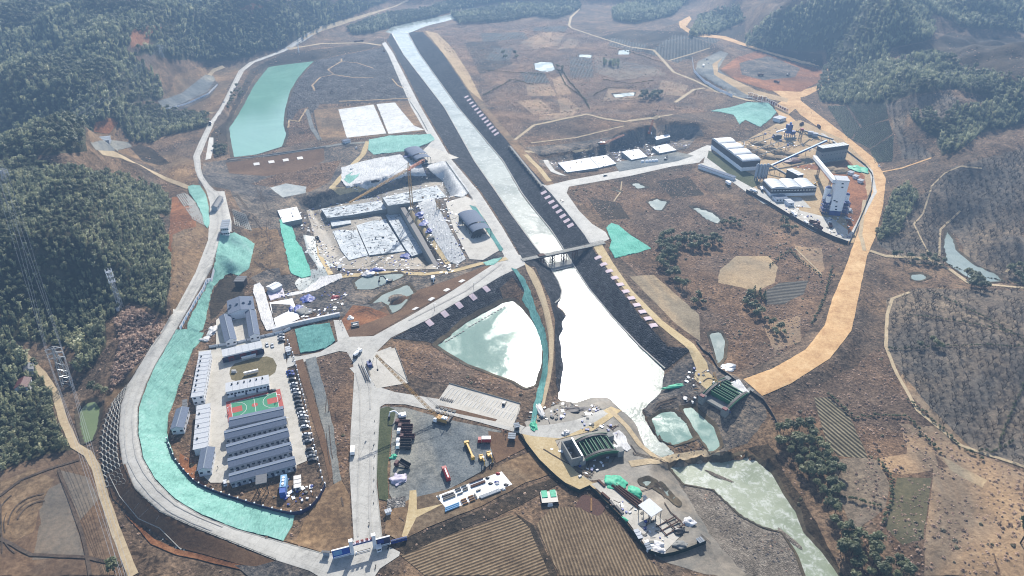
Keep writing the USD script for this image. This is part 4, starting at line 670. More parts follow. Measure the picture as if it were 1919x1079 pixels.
def T(name, label, cat, loc=(0, 0, 0), rz=0., group=None):
    x = UsdGeom.Xform.Define(stage, numbered('/World', name)); x.AddTranslateOp().Set(Gf.Vec3d(*map(float, loc))); x.AddRotateZOp().Set(math.degrees(rz))
    tag(x.GetPrim(), label, cat, group); return str(x.GetPath())
def part(parent, name, mb, mat, label=None, smooth=False):
    v, f = mb.arr() if isinstance(mb, MB) else mb
    nn = None
    if smooth: v, f, nn = meshkit.arrays((v, f), 35 if smooth is True else smooth)
    p = put(numbered(parent, name), v, f, mat, nn)
    if label: p.SetCustomDataByKey('label', label)
    return str(p.GetPath())
def solo(name, mb, mat, label, cat, loc=(0, 0, 0), rz=0., group=None, smooth=False, kind=None):
    v, f = mb.arr() if isinstance(mb, MB) else mb; nn = None
    if smooth: v, f, nn = meshkit.arrays((v, f), 35)
    p = put(numbered('/World', name), v, f, mat, nn); x = UsdGeom.Xformable(p); x.AddTranslateOp().Set(Gf.Vec3d(*map(float, loc))); x.AddRotateZOp().Set(math.degrees(rz)); tag(p, label, cat, group, kind); return str(p.GetPath())
def proto(name):
    p = stage.CreateClassPrim('/World/pattern_'+name); UsdGeom.Xform.Define(stage, p.GetPath()); p.SetSpecifier(Sdf.SpecifierClass); return str(p.GetPath())
def place(name, cls, label, cat, loc, rz=0., group=None, scale=1.):
    x = UsdGeom.Xform.Define(stage, numbered('/World', name)); x.AddTranslateOp().Set(Gf.Vec3d(*map(float, loc))); x.AddRotateZOp().Set(math.degrees(rz))
    if np.ndim(scale) or scale != 1.: x.AddScaleOp().Set(Gf.Vec3f(*map(float, np.broadcast_to(scale, 3))))
    p = x.GetPrim(); p.GetReferences().AddInternalReference(cls); p.SetInstanceable(True); tag(p, label, cat, group); return p
def scatter(name, protos, xyz, rz, sc, idx, label=None):
    pi = UsdGeom.PointInstancer.Define(stage, numbered('/World', name)); base = str(pi.GetPath()); targets = []
    for k, parts in enumerate(protos):
        UsdGeom.Xform.Define(stage, f'{base}/source_{k+1:03d}')
        for pn, v, f, m in parts: put(f'{base}/source_{k+1:03d}/{pn}', v, f, m)
        targets.append(Sdf.Path(f'{base}/source_{k+1:03d}'))
    pi.CreatePrototypesRel().SetTargets(targets); pi.CreateProtoIndicesAttr(Vt.IntArray.FromNumpy(np.asarray(idx, np.int32))); pi.CreatePositionsAttr(Vt.Vec3fArray.FromNumpy(np.asarray(xyz, np.float32)))
    q = np.zeros((len(rz), 4), np.float32); q[:, 2] = np.sin(rz/2); q[:, 3] = np.cos(rz/2)
    pi.CreateOrientationsAttr(Vt.QuathArray([Gf.Quath(float(a[3]), 0., 0., float(a[2])) for a in q])); pi.CreateScalesAttr(Vt.Vec3fArray.FromNumpy(np.asarray(sc, np.float32)))
    tag(pi.GetPrim(), label, None, None, 'stuff'); return pi
# ------------------------------------------------------------ plants
def cards(c, n, L, w, r, jitter=.4):
    """leaf-sized faces at points c with facing n"""
    k = len(c); n = n+r.normal(0, jitter, (k, 3)); n /= np.linalg.norm(n, axis=1, keepdims=True)
    t = np.cross(n, r.normal(0, 1, (k, 3))); t /= np.linalg.norm(t, axis=1, keepdims=True); b = np.cross(n, t); L = L*r.uniform(.7, 1.3, (k, 1)); w = w*r.uniform(.7, 1.3, (k, 1))
    v = np.stack([c-t*L/2, c+b*w/2, c+t*L/2, c-b*w/2], 1).reshape(-1, 3); i = np.arange(k)*4
    return v, np.vstack([np.c_[i, i+1, i+2], np.c_[i, i+2, i+3]])
def trunk(h, r0, r, limbs=3, spread=1.5):
    m = MB(); m.cyl((0, 0, -.5), (0, 0, h*.75), r0, 6, r0*.45)
    for k in range(limbs):
        a = r.uniform(0, 6.28); z = h*r.uniform(.35, .6); m.cyl((0, 0, z), (math.cos(a)*spread, math.sin(a)*spread, z+h*.25), r0*.45, 4, r0*.15)
    return m.arr()
def broadleaf(seed, h=8., rad=3., n=240, size=.95, mat='evergreen_leaf'):
    r = np.random.default_rng(seed); lob = r.normal(0, 1, (9, 3)); lob /= np.linalg.norm(lob, axis=1, keepdims=True); lob[:, 2] = abs(lob[:, 2])*.9-.15; lob = lob*np.array([rad*.6, rad*.6, h*.3])
    k = r.integers(0, 9, n); d = r.normal(0, 1, (n, 3)); d /= np.linalg.norm(d, axis=1, keepdims=True); d[:, 2] = np.where(d[:, 2] < -.3, -d[:, 2], d[:, 2])
    c = lob[k]+d*rad*.52*r.uniform(.75, 1.05, (n, 1))+[0, 0, h*.6]; v, f = cards(c, d+[0, 0, .3], size*1.3, size, r)
    return [('trunk', *trunk(h, .18*h/8, r), 'trunk'), ('crown', v, f, mat)]
def bamboo(seed, h=10., n=13, mat='bamboo_leaf'):
    r = np.random.default_rng(seed); C, N = [], []; st = MB()
    for k in range(n):
        a = r.uniform(0, 6.28); lean = r.uniform(.8, 3.0); hh = h*r.uniform(.7, 1.05); b = r.normal(0, .7, 2); t = np.linspace(.25, 1, 13)
        x = b[0]+math.cos(a)*lean*t**2.2; y = b[1]+math.sin(a)*lean*t**2.2; z = hh*(t-.13*t**5); p = np.c_[x, y, z]+r.normal(0, .34, (13, 3))*(1.25-t)[:, None]
        C.append(p); N.append(np.c_[np.full(13, math.cos(a)), np.full(13, math.sin(a)), np.full(13, .8)])
        if k < 5: st.cyl((b[0], b[1], -.4), (x[7], y[7], z[7]), .07, 4, .04)
    v, f = cards(np.vstack(C), np.vstack(N), 1.7, .85, r, .5); return [('trunk', *st.arr(), 'trunk'), ('crown', v, f, mat)]
def conifer(seed, h=9.):
    r = np.random.default_rng(seed); n = 150; z = 1-np.sqrt(r.uniform(0, 1, n)); a = r.uniform(0, 6.28, n); rr = (1-z)*h*.2*r.uniform(.75, 1.1, n)+.15; d = np.c_[np.cos(a), np.sin(a), np.full(n, .6)]
    v, f = cards(np.c_[np.cos(a)*rr, np.sin(a)*rr, h*(.1+.9*z)], d, 1.3, .7, r, .35); return [('trunk', *trunk(h*.9, .16, r, 0), 'trunk'), ('crown', v, f, 'evergreen_leaf')]
def baretree(seed, h=5.):
    r = np.random.default_rng(seed); m = MB(); m.cyl((0, 0, -.4), (0, 0, h*.35), .16, 5, .1); tw = MB()
    for k in range(7):
        a = k*.9+r.uniform(0, .6); e = np.array([math.cos(a)*h*.36, math.sin(a)*h*.36, h*r.uniform(.7, .95)]); m.cyl((0, 0, h*.3), e, .11, 3, .06)
        for j in range(3): f_ = r.uniform(.35, .9); s_ = np.array([0, 0, h*.3])*(1-f_)+e*f_; tw.cyl(s_, s_+np.array([r.normal(0, .9), r.normal(0, .9), r.uniform(.4, 1.2)]), .07, 3, .04)
    return [('trunk', *m.arr(), 'trunk'), ('crown', *tw.arr(), 'bare_twig')]
def bush(seed, h=1.4, n=26, mat='dry_leaf', L=.9, w=.5):
    r = np.random.default_rng(seed); d = r.normal(0, 1, (n, 3)); d[:, 2] = abs(d[:, 2]); d /= np.linalg.norm(d, axis=1, keepdims=True)
    return [('crown', *cards(d*[h*.8, h*.8, h*.7]*r.uniform(.5, 1, (n, 1))+[0, 0, .1], d+[0, 0, .4], L, w, r, .5), mat)]
BAM = [bamboo(s, 10+s % 3) for s in (11, 12, 13)]; EVG = [broadleaf(s, 7.5+s % 3, 2.9) for s in (21, 22, 23)]; CON = [conifer(s) for s in (31, 32)]; BARE = [baretree(s) for s in (41, 42, 43)]
OLV = [broadleaf(s, 3.2, 1.9, 90, .8, 'olive_leaf') for s in (51, 52)]; DRY = [bush(s, 1.0) for s in (61, 62, 63)]; DRYT = [bush(s, 1.7, 34, 'dry_leaf', 1.2, .5) for s in (64, 65)]; DKB = [bush(s, 1.2, 26, 'hedge_leaf') for s in (66, 67)]
def proto_tree(name, parts):
    c = proto(name)
    for pn, v, f, m in parts: put(f'{c}/{pn}', v, f, m)
    return c
PT = {'bamboo': [proto_tree(f'bamboo_{k+1:03d}', p) for k, p in enumerate(BAM)], 'evergreen': [proto_tree(f'evergreen_{k+1:03d}', p) for k, p in enumerate(EVG)], 'conifer': [proto_tree(f'conifer_{k+1:03d}', p) for k, p in enumerate(CON)], 'bare': [proto_tree(f'bare_{k+1:03d}', p) for k, p in enumerate(BARE)], 'olive': [proto_tree(f'olive_{k+1:03d}', p) for k, p in enumerate(OLV)]}
def inside(poly, d, jit=.45, seed=0, maxn=60000):
    r = np.random.default_rng(seed); x0, y0, x1, y1 = poly.bounds; a, b = np.meshgrid(np.arange(x0, x1, d), np.arange(y0, y1, d)); p = np.c_[a.ravel(), b.ravel()]+r.uniform(-jit, jit, (a.size, 2))*d
    shapely.prepare(poly); return p[shapely.contains_xy(poly, p[:, 0], p[:, 1])][:maxn]
NTREE = [0]
def seen(p):
    x, y, z = p[0], p[1], p[2]-CAMH; w = y*cP-z*sP; return 959.5+FOC*x/w, 539.5-FOC*(y*sP+z*cP)/w
def grove(name, kind, s, d, label, cat, group, scale=1., seed=1, mx=60):
    poly = W(s) if isinstance(s, str) else s
    q = inside(poly, d, .4, seed); r = np.random.default_rng(seed+100); q = q[:mx]
    for x, y in q:
        k = int(r.integers(0, len(PT[kind]))); NTREE[0] += 1
        place(name, PT[kind][k], label, cat, (x, y, h1(x, y)-.1), r.uniform(0, 6.28), group if len(q) > 1 else None, scale*r.uniform(.8, 1.2))
def lone(name, kind, px, label, cat='tree', scale=1., k=0, group=None):
    p = g1(*px); NTREE[0] += 1; place(name, PT[kind][k % len(PT[kind])], label, cat, (p[0], p[1], p[2]-.1), px[0]*.37, group, scale)
# groves and single trees
grove('evergreen_tree', 'evergreen', '1232,440 1260,428 1300,432 1345,450 1352,462 1320,470 1270,475 1262,505 1290,540 1275,545 1250,520 1228,490', 6.0, 'dark evergreen tree in the thicket beside the bright green net', 'tree', 'trees in the thicket beside the bright green net', .95, 2, 60)
grove('evergreen_tree', 'evergreen', '1392,560 1412,552 1430,580 1425,600 1395,590 1390,572', 5.5, 'dark green tree in the clump left of the grey striped field', 'tree', 'trees in the clump left of the grey striped field', .9, 3, 24)
for k, px in enumerate(((1412, 552), (1422, 556), (1431, 560), (1400, 560))): lone('conifer_tree', 'conifer', px, 'pointed dark conifer at the left tip of the grey striped field', 'tree', .95, k, 'conifers at the tip of the grey striped field')
grove('evergreen_tree', 'evergreen', '1425,600 1440,600 1470,625 1472,638 1450,635 1425,612', 5.0, 'bright green bush of the strip below the conifers', 'tree', 'bushes of the strip below the conifers', .7, 4, 20)
grove('evergreen_tree', 'evergreen', '1440,812 1480,800 1520,800 1540,830 1560,860 1580,890 1570,930 1540,940 1505,900 1475,850 1445,832', 4.6, 'dark tree of the wooded bank between river and half-round field', 'tree', 'trees of the wooded bank beside the river', .9, 5, 80)
grove('evergreen_tree', 'evergreen', '1570,990 1600,1000 1640,1020 1700,1060 1715,1090 1600,1090 1570,1040', 4.4, 'dark tree in the grove at the bottom right beside the river mouth', 'tree', 'trees in the grove at the bottom right', .9, 6, 40)
grove('evergreen_tree', 'evergreen', '1545,940 1575,930 1580,985 1560,985', 5.5, 'dark shrub on the steep bank below the half-round field', 'tree', 'shrubs on the steep bank below the half-round field', .8, 7, 12)
lone('round_tree', 'evergreen', (1912, 1018), 'single round pale green tree cut by the right edge', 'tree', 1.9, 1); lone('round_tree', 'evergreen', (216, 1074), 'single dark tree at the bottom beside the left dirt track', 'tree', 1.05, 2)
grove('evergreen_tree', 'evergreen', '1650,475 1740,480 1775,495 1740,500 1690,490', 6.0, 'dark hedge tree along the track east of the haul road', 'tree', 'hedge trees along the track east of the haul road', .75, 8, 26)
grove('evergreen_tree', 'evergreen', '1810,520 1850,532 1848,548 1815,545', 6.0, 'dark tree at the lower end of the hillside pond', 'tree', 'trees at the lower end of the hillside pond', 1.0, 9, 12); grove('evergreen_tree', 'evergreen', '1885,505 1919,500 1930,540 1890,535', 6.5, 'dark tree right of the hillside pond at the frame edge', 'tree', 'trees right of the hillside pond', 1.0, 10, 12)
for k, px in enumerate(((1722, 652), (1745, 645), (1752, 652), (1760, 655))): lone('evergreen_tree', 'evergreen', px, 'small dark tree standing in the grey orchard', 'tree', .8, k, 'small trees standing in the grey orchard')
grove('evergreen_tree', 'evergreen', '1195,170 1215,165 1245,172 1235,188 1200,190', 7.5, 'dark tree in the clump beside the narrow strip pond', 'tree', 'trees beside the narrow strip pond', 1.1, 11, 18); grove('bamboo_clump', 'bamboo', '1130,108 1165,112 1160,128 1132,125', 7.5, 'pale bamboo clump beyond the white pond', 'bamboo', 'bamboo clumps beyond the white pond', .9, 12, 14)
for k, px in enumerate(((947, 112), (965, 106), (943, 106), (968, 112))): lone('evergreen_tree', 'evergreen', px, 'dark round tree beside the striped far field', 'tree', 1.3, k, 'dark round trees beside the striped far field')
grove('evergreen_tree', 'evergreen', '1040,118 1052,122 1056,140 1044,136', 6.5, 'bushy tree beside the far field pond', 'tree', 'bushes beside the far field pond', .7, 13, 10); grove('evergreen_tree', 'evergreen', '1365,405 1390,415 1388,428 1350,425', 5.0, 'olive bush at the end of the long pond', 'tree', 'bushes at the end of the long pond', .7, 14, 10)
grove('evergreen_tree', 'evergreen', '1458,410 1490,425 1500,440 1470,432', 5.0, 'bush below the dark plant wall', 'tree', 'bushes below the dark plant wall', .7, 15, 10); grove('evergreen_tree', 'evergreen', '1300,555 1320,565 1315,580 1295,570', 5., 'bush above the tan strip field', 'tree', 'bushes above the tan strip field', .7, 16, 8)
grove('evergreen_tree', 'evergreen', '402,258 420,255 428,290 405,296', 5., 'dark tree on the bank at the near end of the lagoon', 'tree', 'trees on the bank at the near end of the lagoon', .75, 17, 16); grove('evergreen_tree', 'evergreen', '425,195 440,165 470,140 475,148 445,195 428,215', 8., 'dark bush on the bank between road and lagoon', 'tree', 'bushes on the bank between road and lagoon', .7, 18, 18)
grove('bamboo_clump', 'bamboo', '122,650 160,640 170,690 150,700', 7., 'pale yellow bamboo clump behind the lattice pylon', 'bamboo', 'bamboo clumps behind the lattice pylon', 1.05, 19, 9); grove('evergreen_tree', 'evergreen', '165,725 195,720 205,745 175,748', 5.5, 'dark tree above the green pond', 'tree', 'trees above the green pond', .9, 20, 8)
grove('bamboo_clump', 'bamboo', '0,655 40,655 60,690 45,720 0,700', 7., 'pale bamboo clump beside the pink roofed house', 'bamboo', 'bamboo clumps beside the pink roofed house', 1., 21, 12)
# woods too many to single out
def wood(name, keys, spec, label):
    P_, I_, S_ = [], [], []; protos = [p for kind, _ in spec for p in kind]; n0 = np.cumsum([0]+[len(kind) for kind, _ in spec]); prob = np.array([w for _, w in spec], float); prob /= prob.sum()
    for kk, key in enumerate(keys):
        poly = FW[key]; c = poly.centroid; dist = math.hypot(c.x, c.y); d = np.clip(dist/220, 3.2, 5.0); q = inside(poly, d, .48, 70+kk); r = np.random.default_rng(kk+5)
        big = meshkit.fbm(np.c_[q/55, np.full(len(q), .3)], 3, 21); u = np.clip(big+r.normal(0, .08, len(q))-.02, .02, .98); u = (np.argsort(np.argsort(u))+.5)/len(u)
        kind = np.searchsorted(np.cumsum(prob), u); kind = np.minimum(kind, len(spec)-1); idx = n0[kind]+(r.random(len(q))*np.array([len(k) for k, _ in spec])[kind]).astype(int)
        P_.append(np.c_[q, H(q[:, 0], q[:, 1])-.15]); I_.append(idx); S_.append(r.uniform(.75, 1.25, len(q))*np.clip(d/5.6, .57, .92))
    P_ = np.vstack(P_); S_ = np.concatenate(S_); r = np.random.default_rng(4)
    scatter(name, protos, P_, r.uniform(0, 6.28, len(P_)), np.c_[S_, S_, S_*r.uniform(.85, 1.15, len(S_))], np.concatenate(I_), label); print(name, len(P_))
wood('bamboo_wood', ('west_hill_wood', 'west_grove', 'tower_wood'), [(EVG, .38), (BAM, .62)], 'bamboo and evergreen wood covering the near western hillside')
wood('hill_wood', ('north_west_wood', 'north_wood', 'ridge_wood'), [(EVG, .62), (BAM, .38)], 'dark wood covering the north western hills')
wood('eastern_wood', ('north_east_wood', 'east_ridge_wood', 'east_slope_wood', 'far_wood', 'pond_wood'), [(EVG, .38), (BAM, .62)], 'bamboo wood covering the north eastern hills')
wood('river_wood', ('river_wood', 'east_bank_wood'), [(EVG, .8), (BAM, .2)], 'dark wood along the far river')
# rough growth
def brush(name, poly, d, protos, s0, s1, label, seed, keep=None):
    q = inside(poly, d, .5, seed); r = np.random.default_rng(seed)
    q = q[~shapely.contains_xy(OCCU, q[:, 0], q[:, 1])]
    if keep is not None: q = q[meshkit.fbm(np.c_[q/keep[0], np.full(len(q), seed+.2)], 3, seed) > keep[1]]
    if not len(q): return
    s = r.uniform(s0, s1, len(q)); scatter(name, protos, np.c_[q, H(q[:, 0], q[:, 1])-.05], r.uniform(0, 6.28, len(q)), np.c_[s, s, s*r.uniform(.6, 1.1, len(s))], r.integers(0, len(protos), len(q)), label); print(name, len(q))
shapely.prepare(OCCU); WOODS = unary_union([g for g in FW.values()])
def region(*names):
    return unary_union([g for g, m in SCRUB if m in names])
VIEW = Polygon(P0(pts('0,250 0,1079 1919,1079 1919,250 1600,120 1300,60 800,50 560,90 300,250')))
brush('dry_scrub', region('brown_scrub').difference(WOODS), 2.6, DRY+DRYT, .35, .85, 'dry brown scrub over the waste ground', 101, (14, .44))
brush('dark_brush', region('dark_scrub', 'brown_scrub').difference(WOODS), 6.5, DKB+DRY, .6, 1.5, 'dark brambles scattered over the waste ground', 102, (22, .56))
brush('rough_grass', VIEW.difference(WOODS).difference(region('brown_scrub', 'dark_scrub', 'grey_orchard', 'mud', 'spoil', 'dark_gravel')), 4.2, DRY+DRYT, .35, .8, 'low rough growth on open ground', 103, (18, .5))
brush('bare_orchard', region('grey_orchard').difference(WOODS), 4.8, BARE, .7, 1.15, 'leafless orchard trees on grey ground', 104, (30, .28))
brush('reddish_scrub', W('215,600 245,572 300,600 316,615 290,650 240,700 205,735 210,690 225,640'), 2.2, DRYT, 1.0, 1.7, 'pale reddish scrub on the slope above the ring road', 105)
def hedges(name, lines_, d, protos, s0, s1, label, seed):
    r = np.random.default_rng(seed); P_ = []
    for s in lines_:
        l = LineString(G(dens(pts(s), 6))[:, :2]); t = np.arange(0, l.length, d); c = shapely.get_coordinates(shapely.line_interpolate_point(l, t)); P_.append(c+r.normal(0, .35, c.shape))
    q = np.vstack(P_); s = r.uniform(s0, s1, len(q)); scatter(name, protos, np.c_[q, H(q[:, 0], q[:, 1])-.05], r.uniform(0, 6.28, len(q)), np.c_[s, s, s], r.integers(0, len(protos), len(q)), label)
hedges('field_hedges', ('1700,592 1760,598 1830,610 1919,632', '1735,545 1800,575 1850,600 1919,640', '1665,655 1720,655 1760,650 1840,648 1919,652', '1919,720 1900,760 1870,835', '1552,740 1600,785 1640,780 1700,782 1760,850', '1645,862 1672,900 1668,950 1650,985', '1570,930 1610,940 1655,952', '1840,860 1800,840 1760,800 1700,750', '1895,830 1860,850 1830,845',
                        '1100,190 1060,160 1045,130', '1000,140 1030,140 960,137 900,132', '1190,165 1140,165 1110,180', '1230,185 1160,186', '1130,150 1180,158 1225,152', '1240,118 1180,98 1140,90', '905,180 960,150 1000,160', '1052,130 1065,152 1090,180 1105,205', '1440,500 1480,470 1500,490 1540,520', '1700,495 1780,500 1830,520 1919,535', '1560,500 1545,560 1520,610'), 1.6, EVG[:2], .16, .34, 'hedges and overgrown banks between the fields', 111)
tl = []
for poly_s, a0, a1 in (('1550,198 1585,198 1612,240 1590,262', 0, 0), ('1588,196 1660,195 1665,222 1616,238', 0, 0), ('1610,240 1665,225 1673,250 1630,278 1598,262', 0, 0), ('1630,280 1675,252 1672,302 1640,305', 0, 0)):
    tl.append(W(poly_s))
def tea():
    P_ = []; r = np.random.default_rng(8)
    for poly, ang in zip(tl, (1.05, .12, .75, .55)):
        a, b = np.meshgrid(np.arange(-160, 160, 2.6), np.arange(-160, 160, .9)); c = np.array(poly.centroid.coords[0]); q = np.c_[b.ravel()*math.cos(ang)-a.ravel()*math.sin(ang), b.ravel()*math.sin(ang)+a.ravel()*math.cos(ang)]+c
        shapely.prepare(poly); P_.append(q[shapely.contains_xy(poly, q[:, 0], q[:, 1])])
    q = np.vstack(P_); s = r.uniform(.55, .75, len(q)); b1 = [bush(90, 1.3, 16, 'tea_leaf', 1.2, .9), bush(91, 1.3, 16, 'tea_leaf', 1.2, .9)]
    scatter('tea_bushes', b1, np.c_[q, H(q[:, 0], q[:, 1])], r.uniform(0, 6.28, len(q)), np.c_[s, s, s], r.integers(0, 2, len(q)), 'rows of dark tea bushes on the eastern slope'); print('tea', len(q))
tea()
def boulders(name, s, d, lo, hi, label, seed, mat='rock', keep=(9, .47)):
    ps = []
    for k in range(3):
        m = trimesh.creation.icosphere(1); v = np.array(m.vertices); v *= (1+.5*(meshkit.noise(v*1.3+k*7+5, k)[:, None]-.5)); v *= [1, .8, .6]; ps.append([('stone', v, np.array(m.faces), mat)])
    poly = W(s) if isinstance(s, str) else s; q = inside(poly, d, .5, seed); r = np.random.default_rng(seed); q = q[meshkit.fbm(np.c_[q/keep[0], np.full(len(q), .7)], 2, seed) > keep[1]]; sc_ = r.uniform(lo, hi, len(q))**1.0
    scatter(name, ps, np.c_[q, H(q[:, 0], q[:, 1])+.05], r.uniform(0, 6.28, len(q)), np.c_[sc_, sc_, sc_], r.integers(0, 3, len(q)), label); print(name, len(q))
boulders('spoil_stones', '592,113 720,88 760,160 772,188 600,195 560,240 540,250 535,205 548,165', 3.4, .3, 1.1, 'blasted stones over the spoil ground', 121)
boulders('yard_stones', '845,915 900,885 918,868 905,858 850,885 800,915 790,935', 1.5, .2, .55, 'broken stones along the edge of the truck yard', 122); boulders('bar_stones', '1255,880 1285,910 1340,920 1395,970 1430,990 1470,1000 1500,1040 1512,1085 1450,1079 1350,1000', 2.2, .15, .7, 'pale stones on the river bar', 123)
boulders('works_rubble', '985,770 1060,748 1140,745 1200,800 1240,862 1330,855 1400,830 1430,780 1395,715 1330,690 1240,740 1200,780', 2.4, .2, .7, 'rubble round the two half-built bridges', 124); boulders('pit_rubble', '470,425 590,395 600,480 640,520 820,500 850,515 700,545 560,560 500,540', 2.4, .2, .8, 'rubble round the foundation pit', 125)

def debris(name, s, d, seed, label, keep=(10, .5)):
    bx_ = lambda a, b, c: MB().box(-a, a, -b, b, 0, c).arr(); ps = [[('piece', *bx_(1.6, .15, .2), 'timber')], [('piece', *bx_(.7, .5, .6), 'tarp_white')], [('piece', *bx_(2.2, .2, .3), 'dark_steel')], [('piece', *bx_(.6, .6, .7), 'tarp_blue')], [('piece', *bx_(.9, .6, .5), 'rail_grey')], [('piece', *bx_(1.2, .8, .25), 'white_paint')], [('piece', *bx_(2.6, .12, .15), 'rust_steel')]]
    poly = W(s); q = inside(poly, d, .5, seed); r = np.random.default_rng(seed); q = q[meshkit.fbm(np.c_[q/keep[0], np.full(len(q), .2)], 2, seed) > keep[1]]; s_ = r.uniform(.5, 1.15, len(q))
    scatter(name, ps, np.c_[q, H(q[:, 0], q[:, 1])+.2], r.uniform(0, 6.28, len(q)), np.c_[s_, s_, s_], r.integers(0, 7, len(q)), label); print(name, len(q))
debris('pit_debris', '560,400 600,380 840,330 850,370 875,480 850,515 640,520 600,500 570,470', 3.2, 131, 'loose timber, bags and steel round the foundation pit', (10, .44)); debris('sheeting_debris', '660,345 700,338 800,310 830,330 800,345 720,352 660,358', 2.6, 132, 'loose goods on the sheeting north of the pit'); debris('slope_debris', '500,545 560,545 650,545 640,585 570,600 520,590', 3., 133, 'loose goods round the white camp slab', (10, .48)); debris('bridge_debris', '985,770 1060,748 1130,765 1100,790 1160,800 1170,850 1090,900 1050,870 1000,800', 2.8, 134, 'loose goods round the near half-built bridge', (9, .5)); debris('far_bridge_debris', '1290,690 1330,690 1380,720 1400,760 1340,800 1270,740', 2.6, 135, 'loose goods round the far half-built bridge', (9, .48)); debris('yard_debris', '1115,905 1140,900 1240,965 1310,1010 1250,1040 1215,1028 1170,960', 2.6, 136, 'loose goods in the lower storage yard', (8, .5)); debris('plant_debris', '1450,370 1550,400 1600,400 1600,445 1570,445 1500,410 1440,380', 3.2, 137, 'loose steel on the plant pavement', (9, .48)); debris('lock_debris', '1020,300 1150,275 1260,250 1300,270 1250,290 1150,305 1060,325', 3.2, 138, 'loose goods on the lock floor', (9, .44)); debris('camp_debris', '600,900 560,880 500,925 540,950 600,935', 2.4, 139, 'rubbish on the bare ground behind the dormitories', (8, .5)); debris('plant_back_debris', '1380,270 1450,240 1540,260 1560,300 1480,330 1430,300', 4., 140, 'loose gear in the aggregate yard', (9, .52))
# ------------------------------------------------------------ square panels set into the banks
def panels(p, q, n, size, home, mat='pink_panel', pq=None):
    a, b = np.array(p, float), np.array(q, float); c = [a+(b-a)*k/(n-1) for k in range(n)] if pq is None else [np.array(x, float) for x in pq]
    w = G(c)[:, :2]; d = w[-1]-w[0]; d /= np.linalg.norm(d); e = np.array([-d[1], d[0]])
    for x in w:
        s = np.array([x-d*size[0]/2-e*size[1]/2, x+d*size[0]/2-e*size[1]/2, x+d*size[0]/2+e*size[1]/2, x-d*size[0]/2+e*size[1]/2])
        sheet('panel', Polygon(s), mat, 0, None, None, None, None, lift=.65, thick=.3, occ=False, parent=home)
panels((874.2, 181.7), (930.5, 251.3), 13, (5.4, 5.4), '/World/canal_bank_001')
panels((1019, 361.5), (1069, 423), 8, (4.6, 5.2), '/World/canal_bank_001')
panels((1121, 482.8), (1224.6, 610.3), 11, (4.2, 5.2), '/World/canal_bank_001')
panels(0, 0, 5, (4.6, 4.6), '/World/dam_riprap', 'pink_panel', ((911.7, 542.3), (886.7, 557.3), (860.7, 572.7), (833.7, 589), (805.3, 605.7)))
panels(0, 0, 4, (4.2, 3.4), '/World/brown_slope_001', 'ceramic', ((865.7, 527.3), (837.3, 544), (808.7, 561), (778.7, 579)))
panels(0, 0, 4, (6, 5.5), '/World/brown_slope', 'ceramic', ((481, 307.7), (508.7, 303.7), (535.7, 300.3), (562.3, 296.7)))
# low concrete edgings of the canal
def edging(name, s, w, h, mat, label, cat, z0=None):
    q = G(dens(pts(s), 5)); q = q if z0 is None else np.c_[q[:, :2], np.full(len(q), z0)]; m = MB(); o = q[0]
    for a, b in zip(q[:-1], q[1:]): m.bar(a-o+[0, 0, h/2-.15], b-o+[0, 0, h/2-.15], w, h+.3)
    solo(name, m, mat, label, cat, o)
edging('canal_kerb', '756,102 833,202 889,302 931,362 953,395 978,429 1000,459 1032,500', 1.0, .6, 'kerb_stone', 'pale concrete toe kerb along the left foot of the upper canal bank', 'kerb')
edging('canal_kerb', '764,62 787,102 859,202 943,302 978,362 1003,395 1031,429 1051,459 1084,512 1104,542 1148,595 1200,650 1246,691', 1.0, .6, 'kerb_stone', 'pale concrete toe kerb along the right foot of the canal bank', 'kerb')
edging('canal_kerb', '1033,505 1046,527 1053,546 1050,560 1040,568', 1.0, .6, 'kerb_stone', 'curved concrete kerb round the left bank tip below the weir', 'kerb')
edging('road_kerb', '655,1040 603,1037 530,1017 443,993 377,967 327,937 290,900 267,860 257,810 258,763 273,720 290,685 330,617 363,560 397,500 410,453', .45, .35, 'kerb_stone', 'grey kerb along the camp side of the ring road', 'kerb'); 
edging('yard_kerb', '712,763 707,847 705,907 716,1010', .5, .35, 'kerb_stone', 'kerb between camp road and grass strip', 'kerb'); edging('culvert_wall', '340,1030 300,990 260,972 225,930 205,890', .6, .4, 'kerb_stone', 'concrete drain along the foot of the brown road slope', 'drain')
def guardrail(name, s, label, step=4.):
    q = G(dens(pts(s), 5)); l = LineString(q); n = int(l.length/step); c = np.array([l.interpolate(k*step).coords[0] for k in range(n+1)]); o = c[0]; t = T(name, label, 'guardrail', o); r = MB(); p = MB()
    for a, b in zip(c[:-1], c[1:]): r.bar(a-o+[0, 0, .65], b-o+[0, 0, .65], .08, .35)
    part(t, 'rail', r, 'rail_grey')
    for a in c: p.cbox(a-o-[0, 0, .3], (.22, .22, 1.15))
    k = stage.GetPrimAtPath(part(t, 'post', p, 'rail_grey')); k.SetCustomDataByKey('kind', 'stuff')
guardrail('guardrail', '517,1049 450,1022 367,989 300,959 253,916 230,869 223,819 227,759 240,719 247,709 287,642', 'grey guardrail along the outer edge of the ring road')
